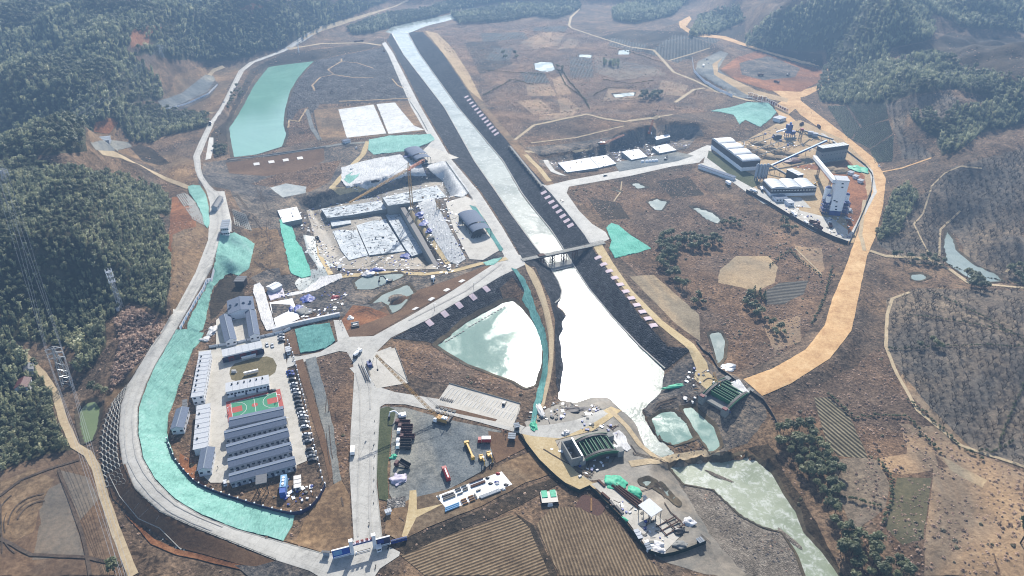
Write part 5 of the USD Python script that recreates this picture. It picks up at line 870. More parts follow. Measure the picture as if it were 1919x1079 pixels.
# ------------------------------------------------------------ concrete lattices on slopes
def lattice_slope(name, c4, nu, nv, w, mat, label, arch=False):
    c = [np.array(x, float) for x in c4]; t = None
    def pt(u, v): return (c[0]*(1-u)+c[1]*u)*(1-v)+(c[3]*(1-u)+c[2]*u)*v
    o = g1(*pt(.5, .5)); t = T(name, label, 'slope lattice', o)
    def rib(px):
        q = G(px)-o; q[:, 2] += .15; m = MB()
        for a, b in zip(q[:-1], q[1:]): m.bar(a, b, w, .4)
        part(t, 'rib', m, mat)
    for k in range(nu+1): rib([pt(k/nu, v) for v in np.linspace(0, 1, 7)])
    for k in range(nv+1): rib([pt(u, k/nv) for u in np.linspace(0, 1, 9)])
lattice_slope('slope_lattice', ((332, 366), (346, 362), (378, 408), (358, 404)), 4, 8, .9, 'kerb_stone', 'white concrete lattice on the red hillside left of the ring road')
lattice_slope('slope_lattice', ((350, 364), (366, 380), (387, 424), (361, 410)), 5, 9, .9, 'kerb_stone', 'wider white concrete lattice curving beside the ring road net')
lattice_slope('slope_lattice', ((436, 393), (460, 402), (471, 432), (441, 422)), 7, 8, .8, 'kerb_stone', 'white concrete lattice below the small platform house')
def arches():
    lo = pts('236,722 210,752 193,790 187,820 186,850 188,880 198,912'); up = pts('243,722 226,752 222,790 220,820 220,850 226,880 238,905'); ll, lu = dens(lo, 1), dens(up, 1)
    o = g1(205, 820); t = T('arch_lattice', 'white honeycomb concrete lattice on the outer ring road slope', 'slope lattice', o); NU, NV = 19, 5
    def pt(u, v): a = ll[int(u*(len(ll)-1))]; b = lu[int(u*(len(lu)-1))]; return a*(1-v)+b*v
    for i in range(NU):
        for j in range(NV):
            u0 = (i+.5*(j % 2))/NU; u1 = min(1, u0+1/NU); v0, v1 = j/NV, (j+1)/NV
            if u0 > .98: continue
            px = [pt(u0, v0), pt(u0, v0+.6*(v1-v0)), pt(u0+.2*(u1-u0), v0+.88*(v1-v0)), pt((u0+u1)/2, v1), pt(u0+.8*(u1-u0), v0+.88*(v1-v0)), pt(u1, v0+.6*(v1-v0)), pt(u1, v0)]
            q = G(px)-o; q[:, 2] += .15; m = MB()
            for a, b in zip(q[:-1], q[1:]): m.bar(a, b, .5, .28)
            part(t, 'arch_rib', m, 'kerb_stone')
arches()
def drains():
    for k, (a, b) in enumerate((((212, 925), (238, 890)), ((222, 940), (248, 912)), ((245, 962), (270, 930)), ((258, 972), (287, 945)), ((280, 995), (300, 962)), ((305, 1012), (318, 985)), ((330, 1028), (336, 1000)), ((344, 1034), (352, 1008)))):
        q = G(dens(np.array([a, b], float), 4)); m = MB()
        for p, r in zip(q[:-1], q[1:]): m.bar(p-q[0]+[0, 0, .1], r-q[0]+[0, 0, .1], .7, .3)
        solo('slope_drain', m, 'kerb_stone', 'thin pale drain running down the brown ring road slope', 'drain', q[0], group='drains on the brown ring road slope')
drains()
# ------------------------------------------------------------ fences, walls, posts
def fence(name, s, h, mat, pmat, label, cat='fence', step=4., post=.25, cap=None, pane='panel', th=.12, rails=False):
    q = G(dens(pts(s), 4)); l = LineString(q[:, :2]); n = max(1, int(round(l.length/step))); c = np.array([l.interpolate(l.length*k/n).coords[0] for k in range(n+1)]); c = np.c_[c, H(c[:, 0], c[:, 1])]; o = c[0]; t = T(name, label, cat, o)
    for a, b in zip(c[:-1], c[1:]):
        m = MB()
        if rails:
            for z in (.35*h, .9*h): m.bar(a-o+[0, 0, z], b-o+[0, 0, z], .08, .1)
            for f_ in np.linspace(.1, .9, 6): x = a+(b-a)*f_-o; m.bar(x+[0, 0, .2*h], x+[0, 0, h], .06)
        else: m.bar(a-o+[0, 0, h/2-.2], b-o+[0, 0, h/2-.2], th, h+.4)
        part(t, pane, m, mat)
    for a in c:
        m = MB().cbox(a-o-[0, 0, .4], (post, post, h+.55)); p = part(t, 'post', m, pmat)
        if cap: part(p, 'cap', MB().cbox(a-o+[0, 0, h+.15], (post*2, post*2, post*1.6)), cap)
fence('camp_fence', '314,828 330,866 345,885 367,908 395,922 427,933 463,945 500,956 530,963 553,967 570,962 582,955 597,938 606,922 610,912', 2.6, 'navy', 'navy', 'dark blue panel fence with white caps curving round the camp', 'fence', 5., .3, 'white_paint')
fence('car_park_fence', '540,642 549,664 556,690 563,720 571,750 579,790 588,830 598,870 606,905 610,912', 1.8, 'dark_paint', 'white_paint', 'dark railing with white posts beside the row of parked cars', 'fence', 5., .35, 'white_paint', rails=True)
fence('yard_fence', '972,815 990,840 1010,866 1045,900 1080,926 1107,914 1130,940 1160,970 1185,1000 1205,1030 1225,1042 1245,1045 1275,1037 1322,1019', 2.4, 'dark_green', 'dark_green', 'dark green sheet fence round the lower storage yard', 'fence', 6., .2)
fence('plant_wall', '1398,360 1440,383 1480,408 1520,430 1560,448 1588,458', 3.2, 'wall_brown', 'dark_paint', 'dark sheet wall along the front of the mixing plant', 'fence', 6., .3); fence('plant_wall', '1590,458 1605,425 1620,390 1632,360 1635,330 1622,312 1590,287 1560,268', 2.2, 'dark_paint', 'dark_paint', 'dark fence between mixing plant and haul road', 'fence', 8., .3)
fence('bridge_wall', '1305,643 1320,662 1332,668 1345,692 1362,702 1378,715', 1.8, 'dark_paint', 'dark_paint', 'dark mesh fence beside the far half-built bridge', 'fence', 5., .2); fence('slope_fence', '1405,735 1430,752 1447,778 1462,808', 1.8, 'dark_paint', 'dark_paint', 'dark mesh fence running down from the haul road', 'fence', 5., .2)
fence('courtyard_wall', '392,652 440,645 488,633 530,624 545,617', 2.0, 'wall_white', 'dark_paint', 'white courtyard wall with dark coping south of the blue-grey wings', 'wall', 6., .3); fence('covered_corridor', '512,622 545,612 600,600 637,592', 3.0, 'tarp_white', 'white_paint', 'white covered corridor running past the teal net', 'corridor', 6., .4, th=1.8)
fence('parking_wall', '842,719 880,730 930,744 974,757', .8, 'kerb_stone', 'kerb_stone', 'low wall along the back of the marked parking lot', 'wall', 6., .3); fence('parking_wall', '975,757 969,780 962,800', .8, 'dark_paint', 'dark_paint', 'dark low wall at the right end of the marked parking lot', 'wall', 5., .3)
fence('pad_wall', '741,652 752,680 765,717', .9, 'kerb_stone', 'kerb_stone', 'low wall along the right edge of the concrete crane pad', 'wall', 5., .3)
fence('canal_posts', '836,305 850,325 868,350 885,374', 2.2, 'rail_grey', 'wall_concrete', 'row of dark posts on the road edge above the pit slope', 'fence', 3.6, .5, rails=True)
fence('concrete_yard_wall', '704,195 713,215 725,250', 1.0, 'wall_concrete', 'wall_concrete', 'low divider wall between the two white concrete pads', 'wall', 6., .4); fence('concrete_yard_wall', '768,190 785,215 801,245', 1.0, 'wall_concrete', 'wall_concrete', 'low wall at the canal side of the white pads', 'wall', 6., .4); fence('concrete_yard_wall', '586,207 592,235 602,265', 1.0, 'wall_concrete', 'wall_concrete', 'low wall left of the sand heap yard', 'wall', 6., .4)
fence('tunnel_wall', '310,207 350,196 390,178 408,160', 2.4, 'wall_white', 'wall_white', 'white retaining wall along the terrace above the ring road', 'wall', 8., .4); fence('dam_wall', '1297,112 1300,135 1320,155 1345,170 1372,182', 4., 'wall_white', 'wall_white', 'curved white retaining wall of the far embankment', 'wall', 8., .4)
fence('lagoon_wall', '426,299 500,291 560,283 610,276', 1.0, 'wall_concrete', 'wall_concrete', 'parapet along the dam crest below the lagoon', 'wall', 8., .4)
def sign_wall():
    q = G(pts('398,503 363,562 333,615')); o = q[1]; t = T('sign_wall', 'long pale blue boarding with blue lettering beside the ring road', 'sign wall', o); l = LineString(q[:, :2]); n = 16
    c = np.array([l.interpolate(l.length*k/n).coords[0] for k in range(n+1)]); c = np.c_[c, H(c[:, 0], c[:, 1])-2.0]
    for k, (a, b) in enumerate(zip(c[:-1], c[1:])):
        d = (b-a)/np.linalg.norm(b-a); e = np.array([-d[1], d[0], 0])*1.2
        if e[0] < 0: e = -e
        m = MB().bar(a-o+e+[0, 0, 1.4], b-o+e+[0, 0, 1.4], .15, 3.4); p = part(t, 'board', m, 'wall_white')
        if k > 1:
            f_ = a+(b-a)*.5-o+e*1.1; g = MB()
            for z in (.6, 1.3, 2.0): g.bar(f_-d*1.0+[0, 0, z], f_+d*1.0+[0, 0, z], .2, .22)
            g.bar(f_+[0, 0, .2], f_+[0, 0, 2.4], .3, .3); part(p, 'lettering', g, 'light_blue')
sign_wall()
def buttresses():
    c = np.array([(956, 277), (961, 284), (966, 290), (971, 296), (976, 303), (981, 309), (986, 315), (991, 322), (996, 328), (1001, 334), (1006, 340), (1011, 346), (1016, 352)], float); w = G(c); o = w[6]; t = T('pier_row', 'row of dark concrete piers hanging over the right canal bank', 'retaining piers', o); d = w[-1]-w[0]; d[2] = 0; d /= np.linalg.norm(d); e = np.array([d[1], -d[0], 0])
    if e[0] > 0: e = -e
    for x in w: part(t, 'pier', MB().bar(x-o+e*1.5+[0, 0, -1.8], x-o+e*1.5+[0, 0, 2.2], 2.2, 1.2), 'dark_steel')
    part(t, 'walkway', MB().bar(w[0]-o+[0, 0, 2.3], w[-1]-o+[0, 0, 2.3], 2.0, .3), 'wall_concrete')
buttresses()
# ------------------------------------------------------------ the trestle bridge and the weir
def bridge():
    a, b = P0([(978, 487)], 3.4)[0], P0([(1133, 454)], 3.4)[0]; o = np.array([*((a+b)/2), 0]); d = np.r_[b-a, 0]; Lb = np.linalg.norm(d); d /= Lb; e = np.array([-d[1], d[0], 0]); rz = math.atan2(d[1], d[0]); t = T('trestle_bridge', 'narrow steel trestle bridge crossing the bright canal', 'bridge', o, rz); h = Lb/2
    part(t, 'deck', MB().box(-h, h, -2.2, 2.2, 3.1, 3.55), 'kerb_stone'); m = MB()
    for y in (-1.9, 1.9): m.box(-h, h, y-.15, y+.15, 2.2, 3.1)
    part(t, 'girder', m, 'rust_steel')
    for y in (-2.1, 2.1):
        m = MB()
        for z in (4.0, 4.5): m.box(-h, h, y-.05, y+.05, z, z+.1)
        for x in np.arange(-h, h, 3.): m.box(x-.05, x+.05, y-.05, y+.05, 3.5, 4.6)
        part(t, 'railing', m, 'rail_grey')
    for x in np.linspace(-h*.55, h*.82, 6):
        wx = o+d*x; zb = min(-7.5, h1(wx[0], wx[1])-.3) if abs(x+1) < h*.4 else h1(wx[0], wx[1])-.3; m = MB(); k = 1.2
        for sx_ in (-k, k):
            for sy_ in (-1.7, 1.7): m.bar((x+sx_*1.2, sy_*1.15, zb), (x+sx_, sy_, 2.2), .45)
        nn = max(1, int((2.2-zb)/3))
        for i in range(nn+1):
            z = zb+(2.2-zb)*i/(nn+.3)
            for sy_ in (-1.7, 1.7):
                m.bar((x-k, sy_, z), (x+k, sy_, min(2.1, z+2.5)), .2); m.bar((x+k, sy_, z), (x-k, sy_, min(2.1, z+2.5)), .2)
            m.bar((x-k, -1.7, z), (x-k, 1.7, z), .25); m.bar((x+k, -1.7, z), (x+k, 1.7, z), .25)
        part(t, 'pier', m, 'rust_steel')
    m = MB().box(-h*.62, -h*.46, -2., 2.2, 3.6, 4.4, .6, .2); part(t, 'debris', m, 'rust_steel')
bridge()
def weir():
    q = P0(pts('1012,499 1076,484 1082,494 1020,509'), -5.6); o = np.array([*q.mean(0), 0]); q = q-o[:2]; m = MB(); z = -6.05
    m.hexa(np.c_[q[[3, 2, 1, 0]], np.full(4, -7.6)], np.c_[q[[3, 2]], np.full(2, -5.95)].tolist()+np.c_[q[[1, 0]], np.full(2, -5.45)].tolist()); solo('weir', m, 'wall_concrete', 'grey concrete weir step across the canal below the bridge', 'weir', o)
    m = MB().bar((0, 0, 0), (*(q[2]-q[3])*.55, 0), .6, .5); solo('floating_boom', m, 'dark_steel', 'dark beam in the water just below the weir', 'beam', (*(P0([(1042, 507)], -5.8)[0]), -6.0))
weir()
def floats():
    for i, (a, b, n) in enumerate((((836, 640), (868, 621), 7), ((880, 612), (945, 575), 12))):
        for k in range(n):
            f_ = k/(n-1); p = P0([(a[0]+(b[0]-a[0])*f_, a[1]+(b[1]-a[1])*f_)], -5.)[0]; solo('float', MB().cbox((0, 0, -.2), (1.6, .7, .55), .55), 'dark_paint', ('small dark float of the left line along the pond edge', 'small dark float of the right line near the stone face of the dam')[i], 'float', (p[0], p[1], -5.), group=('left float line in the pond', 'right float line in the pond')[i])
floats()
# ------------------------------------------------------------ buildings
def frame(p0, p1, p2, h):
    """three roof corners in sight -> centre, length, width, turn, ground level"""
    z = 0.
    for _ in range(4):
        a, b, c = P0([p0, p1, p2], z+h); z = h1(*((a+c)/2))
    d = b-a; L = np.linalg.norm(d); rz = math.atan2(d[1], d[0]); e = np.array([-d[1], d[0]])/L; w = (c-b)@e
    ctr = a+d/2+e*w/2; return ctr, L, abs(w), rz, z, 1 if w < 0 else -1
def building(name, label, p0, p1, p2, h, roof='gable', rise=1.2, wm='wall_white', rm='roof_blue_grey', nwin=0, rows_=1, doors=0, cat='building', eave=.5, group=None, band=None, bays=3, vents=0, wsize=(1.4, 1.2), ends=0, ridge=None, zoff=0.):
    c, L, Wd, rz, z, _ = frame(p0, p1, p2, h); t = T(name, label, cat, (c[0], c[1], z-.3+zoff), rz, group); h += .3; x, y = L/2, Wd/2; ex = eave
    if roof == 'gable':
        along = L >= Wd; R = (y if along else x)
        m = MB()
        if along: m.prism([(-y+ex, 0), (y-ex, 0), (y-ex, h), (0, h+rise*.94), (-y+ex, h)], -x+ex, x-ex, 'x')
        else: m.prism([(-x+ex, 0), (x-ex, 0), (x-ex, h), (0, h+rise*.94), (-x+ex, h)], -y+ex, y-ex)
        w = part(t, 'wall', m, wm)
        for s in (-1, 1):
            th = .18; pr = [(0, h+rise), (s*R, h-.05), (s*R, h-.05+th), (0, h+rise+th)]; pr = pr if s < 0 else pr[::-1]; rr = part(t, 'roof', MB().prism(pr, -(x if along else y), (x if along else y), 'x' if along else 'y'), rm)
        part(t, 'ridge', MB().box(-x, x, -.2, .2, h+rise+.15, h+rise+.32) if along else MB().box(-.2, .2, -y, y, h+rise+.15, h+rise+.32), ridge or rm)
        if vents:
            for k in range(vents): u = -x+L*(k+.5)/vents; part(t, 'roof_vent', MB().box(u-.8, u+.8, -1.2, .1, h+rise*.6, h+rise+.9), rm)
    elif roof == 'flat':
        w = part(t, 'wall', MB().box(-x+ex, x-ex, -y+ex, y-ex, 0, h-.3), wm); part(t, 'roof', MB().box(-x, x, -y, y, h-.3, h), rm)
        m = MB(); n = max(3, int(L/4)) if L >= Wd else max(3, int(Wd/4))
        for k in range(1, n): (m.box(-x+L*k/n-.08, -x+L*k/n+.08, -y, y, h, h+.12) if L >= Wd else m.box(-x, x, -y+Wd*k/n-.08, -y+Wd*k/n+.08, h, h+.12))
        part(t, 'roof_seam', m, 'rail_grey' if rm != 'roof_white' else 'wall_grey')
        if vents:
            for k in range(vents): u = -x*.85+L*.85*(k+.5)/vents if L >= Wd else -x*.5; v = y*.4 if L >= Wd else -y*.85+Wd*.85*(k+.5)/vents; part(t, 'roof_vent', MB().box(u-.4, u+.4, v-.4, v+.4, h, h+.8), 'dark_paint')
    elif roof == 'arch':   # barrels across the short way, side by side along the length
        w = part(t, 'wall', MB().box(-x+ex, x-ex, -y+ex, y-ex, 0, h), wm); bw = L/bays
        for k in range(bays):
            xa = -x+bw*k; a = np.linspace(0, np.pi, 11); top = np.c_[xa+bw/2-np.cos(a)*bw/2, h+np.sin(a)*rise+.05]; prof = np.vstack([top[::-1], [[xa, h-.2], [xa+bw, h-.2]]]); r = part(t, 'roof', MB().prism(prof, -y, y), rm, smooth=True)
            for j in (1, 2, 3): yy = -y+Wd*j/4; tp = top+[0, .06]; part(r, 'seam', MB().prism(np.vstack([tp[::-1], (tp-[0, .15])]), yy-.12, yy+.12), 'silver')
    if band:   # darker cladding over a pale foot
        bm, f = band; part(t, 'cladding', MB().box(-x+ex-.06, x-ex+.06, -y+ex-.06, y-ex+.06, h*f, h-.02 if roof != 'flat' else h-.32), bm)
    def wins(n, side, rows__):
        for r_ in range(rows__):
            zc = (h/rows__)*(r_+.55)
            for k in range(n):
                if side in 'fb':
                    u = (-x+L*(k+.5)/n); s = -1 if side == 'f' else 1; yy = s*(y-ex); m = MB().box(u-wsize[0]/2, u+wsize[0]/2, min(yy, yy+s*.06), max(yy, yy+s*.06), zc-wsize[1]/2, zc+wsize[1]/2)
                else:
                    v = (-y+Wd*(k+.5)/n); s = 1 if side == 'r' else -1; xx = s*(x-ex); m = MB().box(min(xx, xx+s*.06), max(xx, xx+s*.06), v-wsize[0]/2, v+wsize[0]/2, zc-wsize[1]/2, zc+wsize[1]/2)
                part(w, 'window', m, 'window_glass')
    if nwin: wins(nwin, 'f' if L >= Wd else 'r', rows_)
    if ends: wins(ends, 'r' if L >= Wd else 'f', rows_)
    for k in range(doors):
        if L >= Wd: u = -x+L*(k+.5)/doors+1.6; part(t, 'door', MB().box(u-.5, u+.5, -y+ex-.07, -y+ex, .3, 2.4), 'navy')
        else: v = -y+Wd*(k+.5)/doors+1.6; part(t, 'door', MB().box(x-ex, x-ex+.07, v-.5, v+.5, .3, 2.4), 'navy')
    return t, c, L, Wd, rz, z, h
# camp
building('hall_wing', 'blue-grey roofed hall with raised clerestory at the north end of the courtyard', (425, 564), (474, 555), (476.5, 580), 5.5, 'gable', 2.0, nwin=6, vents=4)
building('court_wing', 'left blue-grey gabled wing of the courtyard', (410, 594), (431.7, 589), (439, 637), 4.5, 'gable', 1.6, nwin=6, ends=2, ridge='roof_light')
building('court_wing', 'right blue-grey gabled wing of the courtyard', (459, 585), (479, 581), (488, 627), 4.5, 'gable', 1.6, nwin=6, ends=2, ridge='roof_light')
t, c, L, Wd, rz, z, h = building('canteen', 'white roofed block with a dark red front facing the oval lawn', (415, 655), (489, 638), (491.5, 651), 5.5, 'flat', rm='roof_white', nwin=0, doors=4, vents=0)
for k in range(7): u = -L/2+L*(k+.5)/7; p = part(t, 'facade_panel', MB().box(u-2.2, u+2.2, -Wd/2+.38, -Wd/2+.46, .6, 4.6), 'deep_red' if k % 2 else 'navy'); part(p, 'window', MB().box(u-1.2, u+.6, -Wd/2+.3, -Wd/2+.37, 1.2, 2.8), 'window_glass')
building('office_block', 'long white two-storey block with roof vents on the left side of the camp', (373.4, 659.2), (395.9, 655.9), (406.7, 736.7), 6.5, 'flat', rm='roof_white', nwin=14, rows_=2, vents=8, ends=2)
building('office_block', 'white roofed block between oval lawn and basketball court', (422.5, 717.5), (503.4, 701.7), (506.7, 718), 5.5, 'flat', rm='roof_white', nwin=12, rows_=1, doors=4, vents=6)
building('office_block', 'long white roofed block left of the dormitory rows', (368.4, 760), (394.2, 755), (402.5, 834.2), 5., 'flat', rm='roof_white', nwin=10, rows_=1, vents=3)
building('annex', 'blue-grey gabled block south of the long white block', (376.7, 841.7), (403.4, 837.5), (407.5, 876.7), 4.5, 'gable', 1.3, ridge='roof_light', nwin=4, ends=2)
building('annex', 'small blue-grey gabled block beside the ring road net', (330, 766.7), (355, 763.4), (357.4, 800), 4.5, 'gable', 1.4, ridge='roof_light', nwin=4, ends=2); building('annex', 'tiny grey shed behind the small gabled block', (341.7, 749), (351, 747), (353, 763), 3., 'flat', rm='roof_dark', nwin=0)
DORM = [((428.8, 782.5), (531, 760.5), (533, 778)), ((420.2, 807.5), (535.5, 779.5), (537, 795)), ((423.4, 833), (539.3, 801.7), (542.6, 818)), ((426.4, 859), (545, 827.5), (548, 844.5)), ((428.7, 887.5), (551.7, 854.2), (555, 871))]
for q, w_ in zip(DORM, ('first grey roofed dormitory row, behind the basketball court', 'second grey roofed dormitory row from the basketball court', 'middle grey roofed dormitory row of the five', 'fourth grey roofed dormitory row, one before the last', 'last grey roofed dormitory row, nearest the blue containers')):
    t, c, L, Wd, rz, z, h = building('dormitory', w_, *q, 4.2, 'gable', 1.3, 'wall_grey', 'roof_blue_grey', 12, 1, 6, group='dormitory rows of the camp', ridge='roof_light')
    for k in range(5): u = -L/2+L*(k+.4)/5; part(t, 'air_conditioner', MB().box(u-.5, u+.5, -Wd/2+.02, -Wd/2+.44, .8, 1.6), 'white_paint')
t, c, L, Wd, rz, z, h = building('guard_kiosk', 'white cabin at the camp entrance beside the brown bed', (533.5, 649.5), (543, 647.5), (545.5, 657), 3.2, 'flat', rm='roof_white', nwin=2, ends=1)
def tower_shed():
    c, L, Wd, rz, z, _ = frame((479.2, 890.8), (500, 886.7), (500.8, 903.3), 8.); t = T('elevated_deck', 'dark flat deck on tall legs beside the last dormitory', 'platform', (c[0], c[1], z), rz); x, y = L/2, Wd/2; part(t, 'deck', MB().box(-x, x, -y, y, 7.6, 8.), 'roof_dark')
    for sx_ in (-1, 1):
        for sy_ in (-1, 1): part(t, 'leg', MB().box(sx_*(x-.4)-.18, sx_*(x-.4)+.18, sy_*(y-.4)-.18, sy_*(y-.4)+.18, -.4, 7.6), 'dark_steel')
    m = MB()
    for sy_ in (-1, 1): m.bar((-x+.4, sy_*(y-.4), .5), (x-.4, sy_*(y-.4), 7.4), .15); m.bar((x-.4, sy_*(y-.4), .5), (-x+.4, sy_*(y-.4), 7.4), .15)
    part(t, 'brace', m, 'dark_steel')
tower_shed()
def treat():
    c, L, Wd, rz, z, _ = frame((526, 890), (537.6, 888.3), (542.6, 920), 4.5); t = T('treatment_unit', 'blue and white treatment container on the bare ground beside the last dormitory', 'container', (c[0], c[1], z), rz); x, y = L/2, Wd/2
    part(t, 'tank', MB().box(-x, x, -y*.4, y, -.2, 4.5), 'light_blue'); part(t, 'tank', MB().box(-x+.05, x-.05, -y, -y*.4-.02, -.2, 4.2), 'blue_panel'); part(t, 'walkway', MB().box(-x*.3, x*.3, -y*.3, y*.8, 4.52, 4.7), 'silver')
    for yy in (-.1, .3, .6): part(t, 'hatch', MB().cyl((0, y*yy, 4.7), (0, y*yy, 4.95), .7, 10), 'white_paint')
treat()
building('site_cabin', 'cream box cabin right of the blue treatment container', (550, 891.7), (564, 889), (566, 911.7), 3., 'flat', rm='ceramic', wm='ceramic', ends=1); 
def court():
    a, b, c = P0([(423.9, 754.3), (525, 729.8), (427.5, 784)], h1(-170, 330)+.05); d = b-a; L = np.linalg.norm(d); d /= L; e = np.array([d[1], -d[0]]); Wd = 19.; o = (a+b)/2+e*Wd/2; z = max(h1(*(a+d*i*L/4+e*j*Wd/3)) for i in range(5) for j in range(4))+.45; t = T('basketball_court', 'green and red basketball court behind the first dormitory row', 'sports court', (o[0], o[1], z), math.atan2(d[1], d[0])); x, y = L/2, Wd/2
    part(t, 'surround', MB().box(-x, x, -y, y, -.4, 0), 'court_red'); X, Yc = x-2.6, y-2.2; part(t, 'field', MB().box(-X, X, -Yc, Yc, 0, .02), 'court_green')
    for s in (-1, 1): part(t, 'key', MB().box(min(s*X, s*(X-5.8)), max(s*X, s*(X-5.8)), -2.6, 2.6, .021, .04), 'court_red')
    part(t, 'centre_circle', MB().cyl((0, 0, .02), (0, 0, .042), 1.8, 20), 'court_red'); m = MB(); w = .12
    for yy in (-Yc, Yc): m.box(-X, X, yy-w, yy+w, .043, .05)
    for xx in (-X, 0, X): m.box(xx-w, xx+w, -Yc, Yc, .0431, .0501)
    for s in (-1, 1):
        p = [(s*(X-1.5)-s*6.75*math.cos(a_), 6.75*math.sin(a_), .046) for a_ in np.linspace(-1.5, 1.5, 15)]
        for q1, q2 in zip(p[:-1], p[1:]): m.bar(q1, q2, .2, .008)
    part(t, 'line', m, 'line_white')
    for s, w_ in ((-1, 'left basketball hoop with white backboard'), (1, 'right basketball hoop with white backboard')):
        k = T('basketball_hoop', w_, 'basketball hoop', (*(o+d*s*(x-.8)), z), math.atan2(d[1], d[0])); part(k, 'post', MB().box(-.15, .15, -.15, .15, -.2, 3.), 'white_paint'); part(k, 'arm', MB().bar((0, 0, 2.9), (-s*1.6, 0, 3.3), .15), 'white_paint'); part(k, 'backboard', MB().box(-s*1.6-.05, -s*1.6+.05, -.9, .9, 2.8, 3.9), 'white_paint'); r = MB()
        for i in range(8): r.bar((-s*1.95+.25*math.cos(i*.785), .25*math.sin(i*.785), 3.05), (-s*1.95+.25*math.cos(i*.785+.785), .25*math.sin(i*.785+.785), 3.05), .05)
        part(k, 'rim', r, 'orange_paint')
court()
for (a, b), w_ in ((((454, 675.5), (480, 669.5)), 'long white notice board on the far side of the oval lawn'), (((458.5, 704), (484.5, 698)), 'long white notice board on the near side of the oval lawn')):
    p, q = g1(*a), g1(*b); d = q-p; Lb = np.linalg.norm(d); t = T('notice_board', w_, 'notice board', (p+q)/2, math.atan2(d[1], d[0])); part(t, 'board', MB().box(-Lb/2, Lb/2, -.12, .12, .7, 2.4), 'ceramic'); part(t, 'canopy', MB().box(-Lb/2-.2, Lb/2+.2, -.6, .6, 2.5, 2.65), 'white_paint')
    for k in range(5): u = -Lb/2+Lb*k/4; part(t, 'post', MB().box(u-.08, u+.08, .14, .3, -.2, 2.5), 'white_paint')
p = g1(439, 698); t = T('lawn_stone', 'pale carved stone on the left end of the oval lawn', 'stone', p); part(t, 'stone', MB().box(-1.5, 1.5, -.5, .5, .3, 2., .2, .1), 'ceramic'); part(t, 'plinth', MB().box(-1.9, 1.9, -.8, .8, -.2, .3), 'wall_concrete')
building('shed', 'grey roofed lean-to on dark legs beside the upper green net', (444, 517), (463, 517), (463, 527), 6., 'flat', rm='roof_dark', wm='wall_brown')
building('platform_house', 'small dark roofed house on the ring road platform', (407, 369.5), (419, 369), (420, 388), 4., 'gable', 1.5, 'wall_grey', 'roof_dark', nwin=2, doors=1)
building('platform_house', 'grey flat-roofed two-storey house at the ring road bend', (416, 412), (431.5, 410.5), (433, 426), 7., 'flat', rm='roof_light', ends=4, rows_=2)
building('white_shed', 'small white tented roof at the head of the white covered bank', (498, 537), (516, 528), (520, 539), 3.5, 'gable', 1., 'tarp_white', 'wall_white')
building('farm_house', 'pink roofed house among bamboo at the left edge', (34, 711), (60, 707), (66, 723), 4.5, 'gable', 1.6, 'wall_white', 'truck_maroon', nwin=2); building('farm_house', 'grey roofed farmhouse in the trees above the pink roofed house', (22, 636), (42, 631), (50, 641), 4.5, 'gable', 1.5, 'wall_grey', 'roof_dark', nwin=2)
# arched sheds beside the canal
def arch_shed(label, p0, p1, p2, h, rise, dark=False):
    c, L, Wd, rz, z, _ = frame(p0, p1, p2, h); t = T('arched_shed', label, 'shed', (c[0], c[1], z), rz); x, y = L/2, Wd/2; a = np.linspace(0, np.pi, 13)
    for k, (y0, y1, sc_) in enumerate(((-y*.35, y, 1.), (-y, -y*.35-.1, .92))):
        top = np.c_[-np.cos(a)*x*sc_, h+np.sin(a)*rise*sc_-(k*.6)]; part(t, 'roof', MB().prism(np.vstack([top[::-1], (top-[0, .25])*[.985, 1]]), y0, y1), 'roof_blue_grey', smooth=True)
    for sx_ in (-1, 1):
        for k in range(5): yy = -y+2*y*k/4; part(t, 'column', MB().box(sx_*(x*.9)-.2, sx_*(x*.9)+.2, yy-.2, yy+.2, -.3, h+.2), 'dark_steel')
    part(t, 'back_wall', MB().box(-x*.92, x*.92, y-.3, y-.1, -.2, h), 'roof_dark'); part(t, 'stored_steel', MB().box(-x*.7, x*.7, -y*.8, y*.7, 0, 1.4, .3, .3), 'dark_paint')
    return c, L, Wd, rz, z
arch_shed('blue-grey arched shed on the yard between pit slope and canal road', (858, 402), (893, 396), (908, 431), 6.5, 2.8); arch_shed('smaller blue-grey arched shed at the head of the pit', (757, 281), (786, 276), (794, 297), 6., 2.6)
for k in range(4):
    p, q = g1(884+k*5, 447-k*.5), g1(889+k*5, 437-k*.5); solo('pipe_bundle', MB().bar((0, 0, .5), (*(p-q)[:2], .5), 1.6, 1.), 'dark_paint', 'dark steel bundle lying in front of the near arched shed', 'steel bundle', q, group='steel bundles in front of the near arched shed')
# mixing plant
building('storage_hall', 'large hall with four pale roof barrels and dark upper cladding', (1332.8, 264.4), (1394.7, 304.7), (1425.7, 300), 10.5, 'arch', 2.2, 'wall_white', 'roof_light', band=('wall_brown', .45), bays=4) if 0 else None
def halls():
    for label, q, h, bays, nw in (('large hall with four pale roof barrels and dark upper cladding', ((1365.7, 257.8), (1425.7, 300), (1394.7, 304.7)), 11., 4, 0), ('lower hall with three pale roof barrels and a row of small windows', ((1430.4, 338), (1513, 336), (1524, 352)), 8., 3, 16)):
        t, c, L, Wd, rz, z, hh = building('storage_hall', label, *q, h, 'arch', 2., 'wall_white', 'hall_roof', band=('wall_brown', .42), bays=bays, eave=.15)
        for k in range(nw): u = -L/2+L*(k+.5+.4*((k//4)-1.5)*.2)/nw; part(t, 'window', MB().box(u-.9, u+.9, -Wd/2-.0, -Wd/2+.06, hh*.7, hh*.82), 'ceramic')
halls()
